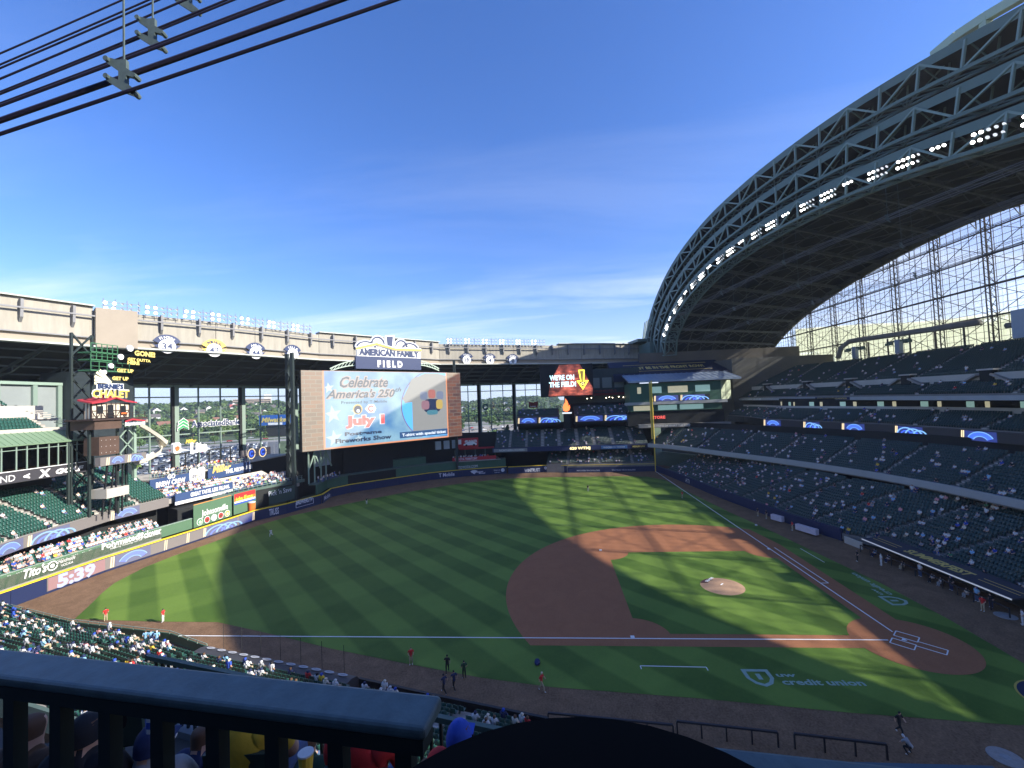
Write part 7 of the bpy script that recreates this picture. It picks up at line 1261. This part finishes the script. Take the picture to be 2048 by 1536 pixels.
for a_, c_ in ((.6, 4.9), (16.3, Ld - .3)):
    for v_ in (.6, 1.3): m_ = MB(); m_.beam(fr.p(a_, v_, .03 * sg_), fr.p(c_, v_, .03 * sg_), .1, .02); m_.build('gold_line', M_txtg, du1)
m_ = MB(); q = [DA + n * .5, DB + n * .5, DB + n * 3.6, DA + n * 3.6]; m_.hexa([(p.x, p.y, -1) for p in q] + [(p.x, p.y, -.9) for p in q]); m_.build('floor', M_conc_dk, du1); m_ = MB(); q = [DA + n * 3.4, DB + n * 3.4, DB + n * 3.7, DA + n * 3.7]; m_.hexa([(p.x, p.y, -1) for p in q] + [(p.x, p.y, 2.1) for p in q]); m_.build('back_wall', M_dark, du1)
m_ = MB(); q = [DA + n * 2.6, DB + n * 2.6, DB + n * 3.1, DA + n * 3.1]; m_.hexa([(p.x, p.y, -.9) for p in q] + [(p.x, p.y, -.2) for p in q]); m_.build('bench', CL['khaki'], du1)
F0_ = DA - n * .35; F1_ = DB - n * .35; drail(du1, (F0_.x, F0_.y), (F1_.x, F1_.y), 12)
crowd_on(Frame((F0_.x, F0_.y), (F1_.x, F1_.y)), 2, Ld - 1, -.1, 1, 0, .7, 'in the first base dugout', du1, pose='stand', dens=1.9)
m_ = MB(); m_.rbox((28.3, -13.6), (1, .15), 1.7, .12, 0, 1.1); tagd(m_.build('photo_well_wall', M_conc_lt), 'low pale concrete wall beside the first base dugout stairs', 'wall')
for (a_, c_, lb) in (((37.0, -9.6), (33.2, -11.0), 'long white padded rail banner beside the first base seats'), ((43.9, -8.6), (41.6, -9.5), 'short white lettered wall panel near the first base coach')):
    m_ = MB(); fascia([a_, c_], .3, 1.3, .15, m_, back=-.6); tagd(m_.build('wall_banner', mat('banner_lilac', (.55, .5, .56), .7, var=.15, vs=3)), lb, 'banner')
# -- near deck: rail in front of the camera

ZR = 25.15; a0 = Vector((-47.3, 37.0)); a1 = Vector((-47.5, 35.4)); d = (a0 - a1).normalized(); n = Vector((-d.y, d.x));
if n.x > 0: n = -n                       # n points back to the camera
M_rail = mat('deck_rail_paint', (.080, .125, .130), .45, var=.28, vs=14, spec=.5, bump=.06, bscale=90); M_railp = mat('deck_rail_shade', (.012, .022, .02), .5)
def deck_rail(A, B, label):
    t = thing('deck_rail', label, 'railing', (A.x, A.y, ZR - 1)); w_ = .118; m_ = MB(); q = [A, B, B + n * w_, A + n * w_]; m_.hexa([(p.x, p.y, ZR - .04) for p in q] + [(q[0].x, q[0].y, ZR), (q[1].x, q[1].y, ZR), (q[2].x, q[2].y, ZR - .008), (q[3].x, q[3].y, ZR - .008)]); o = m_.build('cap', M_rail, t)
    md = o.modifiers.new('b', 'BEVEL'); md.width = .012; md.segments = 3
    L_ = (B - A).length; k = .06
    m_ = MB(); m_.rbox(((A.x + B.x) / 2 + n.x * .08, (A.y + B.y) / 2 + n.y * .08), d, L_ / 2 - .01, .03, ZR - .08, ZR - .041); m_.build('under_bar', M_railp, t)
    while k < L_: p = A + (B - A).normalized() * k + n * .08; m_ = MB(); m_.rbox((p.x, p.y), d, .022, .018, ZR - 1.0, ZR - .081); m_.build('baluster', M_railp, t); k += .19
    return t
deck_rail(a1 + d * 2.6, a1, 'wide blue green topped steel railing crossing the lower left foreground')
b0 = Vector((-47.6, 35.2)); b1 = Vector((-47.7, 34.3)); deck_rail(b0, b1 + (b1 - b0).normalized() * 1.2, 'second section of blue green railing behind the black hat')
# rows of the near deck below the rail
T20 = thing('near_deck', 'dark concrete rows of the deck right below the camera', 'grandstand', (-45, 36, 21))
Lf = -Rv; DAf = CAM + Fv * 5.4 + Lf * .36; DBf = CAM + Fv * 7.0 + Lf * 5.2; de = Vector((DBf.x - DAf.x, DBf.y - DAf.y)).normalized(); dn = Vector((-de.y, de.x))
if dn.x > 0: dn = -dn
D0 = Vector((DAf.x, DAf.y)) - de * 7; D1 = Vector((DAf.x, DAf.y)) + de * 6.2
def strip(m_, n0, n1, z0, z1, mi=0): q = [D0 + dn * n0, D1 + dn * n0, D1 + dn * n1, D0 + dn * n1]; m_.hexa([(p.x, p.y, z0) for p in q] + [(p.x, p.y, z1) for p in q], mi)
m_ = MB()
for k, z_ in enumerate((20.85, 21.45, 22.05, 22.7, 23.4, 24.1)): strip(m_, k * .84 + .002, (k + 1) * .84 if k < 5 else 12, 19.5, z_)
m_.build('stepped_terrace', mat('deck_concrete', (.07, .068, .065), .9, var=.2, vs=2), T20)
m_ = MB(); strip(m_, -.22, 0, 19.6, 20.95); m_.build('front_ledge', mat('ledge_grey', (.17, .19, .21), .7, var=.1, vs=2), T20)
for k in range(90): q = D0 + de * (.1 + k * .145) - dn * .1; m_ = MB(); m_.rbox((q.x, q.y), de, .017, .017, 20.95, 21.88); m_.build('baluster', M_railp, T20)
m_ = MB(); q0 = D0 - dn * .1; q1 = D1 - dn * .1; m_.beam((q0.x, q0.y, 21.92), (q1.x, q1.y, 21.92), .07); m_.build('front_rail', M_steel, T20)
m_ = MB(); m_.box(-115, -56, -70, 60, 60, 62); o = m_.build('shade_roof', M_roofdk); tagd(o, 'unseen dark fixed roof slab, added above third base seats to shade the near deck', 'roof')  # unseen slab, sized to keep the sun off the near deck
ub = thing('unseen_rows', 'unseen dark deck rows rising behind the camera, added to block sky light', 'grandstand', (-60, 35, 24)); m_ = MB()  # unseen rows added behind the camera to cut ambient light
for k in range(26): m_.box(-51 - (k + 1) * .85, -51 - k * .85, -12, 90, 20, 24.2 + .62 * (k + 1))
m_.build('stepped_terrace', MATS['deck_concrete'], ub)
# near seats under the people
sm2 = bpy.data.meshes.new('near_seat'); sm2.from_pydata(SEAT_V, [], SEAT_F); sm2.materials.append(M_seat_shade)
def near(px, dpt, floor, heading, shirt, lab, trousers='denim', hair='brown', s=1.0, cap=None, pose='sit', capz=0):
    p = sp(px, 1400, dpt); o = person(pose, p.x, p.y, floor, heading, lab, shirt, trousers, hair, s=s, sub=2)
    V_ = fig(pose, 2)[0]; top = V_[:, 2].max(); hx, hy = V_[V_[:, 2] > top - .12][:, 0].mean(), V_[V_[:, 2] > top - .12][:, 1].mean()
    if cap:
        b = MB(); n_ = 16; rs_ = [(1.0, -.02), (.97, .04), (.82, .085), (.5, .12), (.02, .135)]
        for r_, z_ in rs_: b.v += [(hx + .096 * r_ * math.cos(6.2832 * k / n_), hy + .108 * r_ * math.sin(6.2832 * k / n_), top - .115 + z_) for k in range(n_)]
        for j in range(4): b.f += [[j * n_ + k, j * n_ + (k + 1) % n_, (j + 1) * n_ + (k + 1) % n_, (j + 1) * n_ + k] for k in range(n_)]; b.m += [0] * n_
        k0 = len(b.v); b.v += [(hx - .08, hy + .09, top - .14), (hx + .08, hy + .09, top - .14), (hx + .06, hy + .21, top - .14), (hx - .06, hy + .21, top - .14)]; b.f.append([k0, k0 + 1, k0 + 2, k0 + 3]); b.m.append(0)
        me = bpy.data.meshes.new('cap'); me.from_pydata(b.v, [], b.f); me.materials.append(CL[cap]); me.polygons.foreach_set('use_smooth', [True] * len(b.f)); me.update(); c = bpy.data.objects.new('cap', me); col.objects.link(c); c.parent = o
    se = bpy.data.objects.new('seat', sm2); col.objects.link(se); se.parent = T20; se.location = Vector((p.x, p.y, floor)) - T20.location; se.rotation_euler = (0, 0, R(heading - 90))
    return o
near(492, 3.0, 22.85, 4, 'yellow', 'person in a mustard yellow shirt seated below the railing, seen from behind', s=1.04)
near(724, 2.92, 22.78, 0, 'red', 'person in a crimson shirt and red cap seated below the railing', cap='red', s=1.03)
near(914, 3.05, 22.62, -8, 'red', 'person in a royal blue cap seated right of the railing end', cap='royal blue', s=.93)
near(300, 2.9, 22.7, 10, 'grey', 'person in a grey top and navy cap seated behind the railing posts', cap='navy')
near(165, 2.8, 22.85, 6, 'black', 'person in a dark shirt seated behind the left railing posts', cap='black')
near(52, 2.9, 22.8, 6, 'brown', 'person in a brown plaid shirt seated at the far left behind the railing')
near(252, 4.6, 22.12, 12, 'black', 'person in a black cap whose head rises just above the railing', cap='black')
near(850, 4.4, 21.2, 0, 'grey', 'person in a grey shirt seated in the front row below the railing end')
for px_, dp_, sh_, lb_ in ((610, 3.9, 'dark green', 'person in a dark green shirt one row ahead of the mustard shirt'), (400, 4.0, 'navy', 'person in a navy shirt one row ahead, left of the mustard shirt')): near(px_, dp_, 21.9, 0, sh_, lb_)
# white bottle held up
bt = thing('water_bottle', 'clear water bottle with a blue label standing by the navy cap fan', 'bottle', tuple(sp(305, 1432, 2.75))); p = sp(305, 1432, 2.75); m_ = MB(); m_.tube([p - Vector((0, 0, .09)), p, p + Vector((0, 0, .03)), p + Vector((0, 0, .05))], [.032, .032, .014, .013], 10); m_.build('body', mat('bottle_clear', (.55, .6, .65), .15), bt); m_ = MB(); m_.tube([p - Vector((0, 0, .06)), p - Vector((0, 0, .02))], .034, 10); m_.build('label_band', CL['royal blue'], bt)
cp = thing('drink_cup', 'yellow and blue drink cup beside the mustard shirt fan', 'cup', tuple(sp(612, 1528, 2.7))); p = sp(612, 1528, 2.7); m_ = MB(); m_.tube([p - Vector((0, 0, .08)), p + Vector((0, 0, .06))], [.032, .045], 12); m_.build('body', CL['yellow'], cp); m_ = MB(); m_.tube([p + Vector((0, 0, .061)), p + Vector((0, 0, .072))], .047, 12); m_.build('lid', CL['white'], cp)
# the person right in front of the camera: only the crown of a black hat shows
p = sp(1200, 1400, .45); hz_ = 25.39
o = person('sit', p.x - .0, p.y, hz_ - 1.32, 0, 'person in a wide black hat directly in front of the camera', 'black', 'black', 'black', sub=2); b = MB(); n_ = 40
prof = [(.42, -.095), (.30, -.085), (.13, -.08), (.11, -.03), (.08, -.006), (.0, 0)]
for r_, z_ in prof: b.v += [(r_ * math.cos(6.2832 * k / n_), .02 + r_ * math.sin(6.2832 * k / n_), 1.32 + z_) for k in range(n_)]
for j in range(5): b.f += [[j * n_ + k, j * n_ + (k + 1) % n_, (j + 1) * n_ + (k + 1) % n_, (j + 1) * n_ + k] for k in range(n_)]
me = bpy.data.meshes.new('hat'); me.from_pydata(b.v, [], b.f); me.materials.append(mat('hat_black', (.004, .004, .004), .95, spec=.1)); me.polygons.foreach_set('use_smooth', [True] * len(b.f)); me.update(); c = bpy.data.objects.new('hat', me); col.objects.link(c); c.parent = o

# ================================================================ PEOPLE ON THE FIELD
def fp_(u, v, pose, face, shirt, tr, hair, lab, z=0, **k): x, y = u; return person(pose, x, y, z, face, lab, shirt, tr, hair, sub=1, **k)
fp_((3.3, 92.2), 0, 'stand', 60, 'red', 'khaki', 'black', 'person in a red polo and khaki trousers at the left edge of the sunlit grass')
fp_((3.1, 84.2), 0, 'stand', 100, 'red', 'white', 'black', 'person in a red polo and white trousers on the sunlit warning track')
for (q, lb) in (((-3.8, 79.7), 'left of the three people in light blue shirts leaning on the track fence'), ((-3.7, 79.2), 'middle of the three people in light blue shirts at the track fence'), ((-3.8, 78.4), 'right of the three people in light blue shirts, wearing a white cap')): fp_(q, 0, 'stand', 20, 'light blue', 'khaki' if 'middle' in lb else 'navy', 'white' if 'white cap' in lb else 'brown', lb, z=.9)
fp_((-5.0, 49.9), 0, 'stand', 200, 'red', 'khaki', 'brown', 'person in a red shirt and tan trousers standing on the shaded grass edge')
fp_((-6.3, 45.9), 0, 'walk', 10, 'black', 'black', 'black', 'farther left of four dark dressed players walking on the track')
fp_((-7.1, 44.1), 0, 'stand', 30, 'dark green', 'black', 'black', 'dark green topped player at the right of the walking group')
fp_((-8.7, 44.7), 0, 'walk', 40, 'navy', 'black', 'black', 'navy dressed player striding in the middle of the group')
fp_((-9.2, 45.5), 0, 'walk', 60, 'navy', 'black', 'black', 'navy dressed player nearest the seats in the walking group')
fp_((-8.7, 36.8), 0, 'walk', 250, 'red', 'khaki', 'cream', 'grey haired person in a red polo walking on the third base grass')
fp_((37.4, 92.8), 0, 'run', 190, 'white', 'white', 'navy', 'outfielder in pale uniform running across the left centre grass')
fp_((65.1, 84.5), 0, 'stand', 200, 'dark green', 'white', 'black', 'small player standing in deep centre field')
fp_((75.5, 25.3), 0, 'stand', 180, 'black', 'grey', 'black', 'player in black top standing in sunlit right field')
fp_((64.8, 2.9), 0, 'stand', 120, 'red', 'khaki', 'black', 'usher in dark red standing by the right field line')
fp_((47.2, -7.2), 0, 'stand', 100, 'black', 'khaki', 'black', 'left of two staff in black standing at the first base wall'); fp_((45.3, -8.0), 0, 'stand', 100, 'black', 'khaki', 'black', 'right of two staff in black standing at the first base wall')
fp_((37.1, -8.7), 0, 'stand', 90, 'red', 'khaki', 'black', 'usher in red polo and tan trousers near the white banner wall')
fp_((19.9, -11.9), 0, 'stand', 80, 'white', 'white', 'white', 'person in white uniform standing in front of the first base dugout')
fp_((6.2, -13.0), 0, 'stand', 110, 'red', 'khaki', 'black', 'person in a red shirt standing at the right end of the dugout')
fp_((-12.9, 10.1), 0, 'walk', 200, 'black', 'black', 'black', 'player in black swinging by the dugout rail at the lower right')
fp_((-14.9, 10.8), 0, 'crouch', 30, 'grey', 'black', 'white', 'crouching person in grey with a white cap at the lower right')
fp_((3.1, -14.1), 0, 'stand', 60, 'white', 'white', 'navy', 'batter in white uniform cut by the right edge beside the on deck circle')
fp_((21.5, -9.7), 0, 'stand', 80, 'black', 'black', 'navy', 'dark dressed person leaning on the left end of the dugout rail')
for (q, c_, lb, s_) in (((-4.6, 37.3), 'navy', 'small dark equipment bag lying on the shaded third base grass', .42), ((40.5, -3.8), 'white', 'small white towel on the grass outside first base', .3), ((62.2, 104.1), 'white', 'small white object on the grass left of the centre fielder', .25)):
    x, y = q; b = MB(); n_ = 10
    for r_, z_ in ((.8, 0), (1, .3), (.9, .6), (.4, .8), (.02, .82)): b.v += [(x + s_ * r_ * 1.2 * math.cos(6.2832 * k / n_), y + s_ * r_ * .7 * math.sin(6.2832 * k / n_), s_ * z_) for k in range(n_)]
    for j in range(4): b.f += [[j * n_ + k, j * n_ + (k + 1) % n_, (j + 1) * n_ + (k + 1) % n_, (j + 1) * n_ + k] for k in range(n_)]; b.m += [0] * n_
    tagd(b.build('equipment_bag' if s_ > .4 else 'towel', CL[c_]), lb, 'bag' if s_ > .4 else 'towel')

# ================================================================ CROWD
def on_screen(x, y, z):
    d = Vector((x, y, z)) - CAM; f = d.dot(Fv)
    if f < 1: return None
    return 1024 + 875.5 * d.dot(Rv) / f, 768 - 875.5 * d.dot(Uv) / f, f
def visible(x, y, z, zone=''):
    s_ = on_screen(x, y, z)
    if not s_ or not (-5 < s_[0] < 2053) or s_[1] > 1536: return None
    if s_[0] < 905 and s_[1] > 1308 + .116 * s_[0]: return None
    if s_[0] >= 905 and s_[1] > 1440 and s_[0] < 1500: return None
    return s_[2]
cv = []
for k, c in enumerate(CANDS):
    f = visible(c[0], c[1], c[2] + .8)
    if f: cv.append((f, k))
cv.sort(); N_IND = 280; ind = set(k for f, k in cv[:N_IND]); seen = set(k for f, k in cv)
TR = ['denim', 'khaki', 'navy', 'grey', 'black']; HR = ['brown', 'black', 'cream', 'navy', 'royal blue', 'white']
ACT = ['black cap', 'brown hair', 'cream cap', 'navy cap', 'blue cap', 'white cap']
ZS = {'in the lower seats past third base': 'third base seats', 'packed along the left field terrace': 'left field terrace', 'in the lower bowl along the first base line': 'first base bowl', 'in the left field deck': 'left field deck', 'packed above the left field bullpen': 'bullpen terrace', 'in the corner section by the beer banners': 'banner corner', 'in the first base dugout': 'first base dugout', 'on the dark centre field deck': 'centre field deck', 'on the bar deck in left field': 'bar deck', 'in the power alley seats': 'power alley seats', 'on the red trimmed party deck': 'party deck', 'in the second tier on the first base side': 'second tier', 'in the right field bleachers': 'right field bleachers'}
HMAP = ['black', 'brown', 'cream', 'navy', 'royal blue', 'white']
for f, k in cv[:N_IND]:
    x, y, z, h, pose, zone, sh, T, rr = c = CANDS[k]; hi = int(rr * 6) % 6; ti = int(rr * 60) % 5
    rown = 'front rows' if z < (parent_world(T).z + 1.2) else ('lower rows' if z < parent_world(T).z + 2.2 else ('middle rows' if z < parent_world(T).z + 3.4 else 'back rows'))
    so = on_screen(x, y, z)[0]; part = ('far left', 'left', 'centre', 'right')[min(3, int(so / 260))] if so < 1024 else ('inner', 'middle', 'outer')[min(2, int((so - 1024) / 342))]
    person(pose, x, y, z, math.degrees(h) + 90, '%s, %s shirt, %s, %s, %s part, %s' % ('standing' if pose == 'stand' else 'seated', SHIRTS[sh], ACT[hi], rown, part, ZS.get(zone, zone)), SHIRTS[sh], TR[ti], HMAP[hi], 'spectators ' + zone, sub=0, s=.95 + .1 * rr, skin=M_skin2 if rr > .88 else M_skin)
rest = {}
for k, c in enumerate(CANDS):
    if k in ind: continue
    rest.setdefault((c[5], c[4]), []).append(c)
for (zone, pose), L_ in rest.items():
    V_, F_, Z_ = fig(pose, 0); tm = [0 if z_ == 0 else {1: 1, 2: 2, 3: 3, 4: 2}[z_] for z_ in Z_]
    pos = np.array([(c[0], c[1], c[2]) for c in L_]); rot = np.array([c[3] for c in L_]); scl = np.array([.95 + .1 * c[8] for c in L_])
    o = bulk('crowd', V_, F_, tm, [M_skin, CL['denim'], CL['brown']] + [CL[s_] for s_ in SHIRTS], pos, rot, scl, np.array([c[6] for c in L_]))
    tagd(o, 'distant spectators %s %s' % ('standing' if pose == 'stand' else 'seated', zone), 'crowd', kind='stuff')
# seats nearest the camera one by one, the rest of that block joined
nS = 0; sm = bpy.data.meshes.new('stadium_seat'); sm.from_pydata(SEAT_V, [], SEAT_F); sm.materials.append(M_seat)
for T, pos, rot, m_ in CSEAT:
    vis = sorted([(visible(*p) or 9e9, i) for i, p in enumerate(pos)])[:290]; keep = [i for f, i in vis if f < 9e8]; ks = set(keep)
    for i in keep:
        o = bpy.data.objects.new('seat', sm); col.objects.link(o); o.parent = T; o.location = Vector(pos[i]) - T.location; o.rotation_euler = (0, 0, float(rot[i]))
    r_ = [i for i in range(len(pos)) if i not in ks]
    bulk('seat', SEAT_V, SEAT_F, [1] * len(SEAT_F), [m_], pos[r_], rot[r_], np.ones(len(r_)), None, parent=T, kind='stuff')

# ================================================================ HAZE
hb_ = MB(); hb_.box(-200, 2300, -160, 2100, -3, 105); hz_o = hb_.build('haze', None or bpy.data.materials.new('haze')); hm = hz_o.data.materials[0]; hm.use_nodes = True; ht = hm.node_tree; ht.nodes.clear()
ho = ht.nodes.new('ShaderNodeOutputMaterial'); pv = ht.nodes.new('ShaderNodeVolumePrincipled'); pv.inputs['Color'].default_value = (.86, .92, 1, 1); pv.inputs['Density'].default_value = .00016; pv.inputs['Anisotropy'].default_value = .2; ht.links.new(pv.outputs[0], ho.inputs['Volume']); tagd(hz_o, kind='stuff')
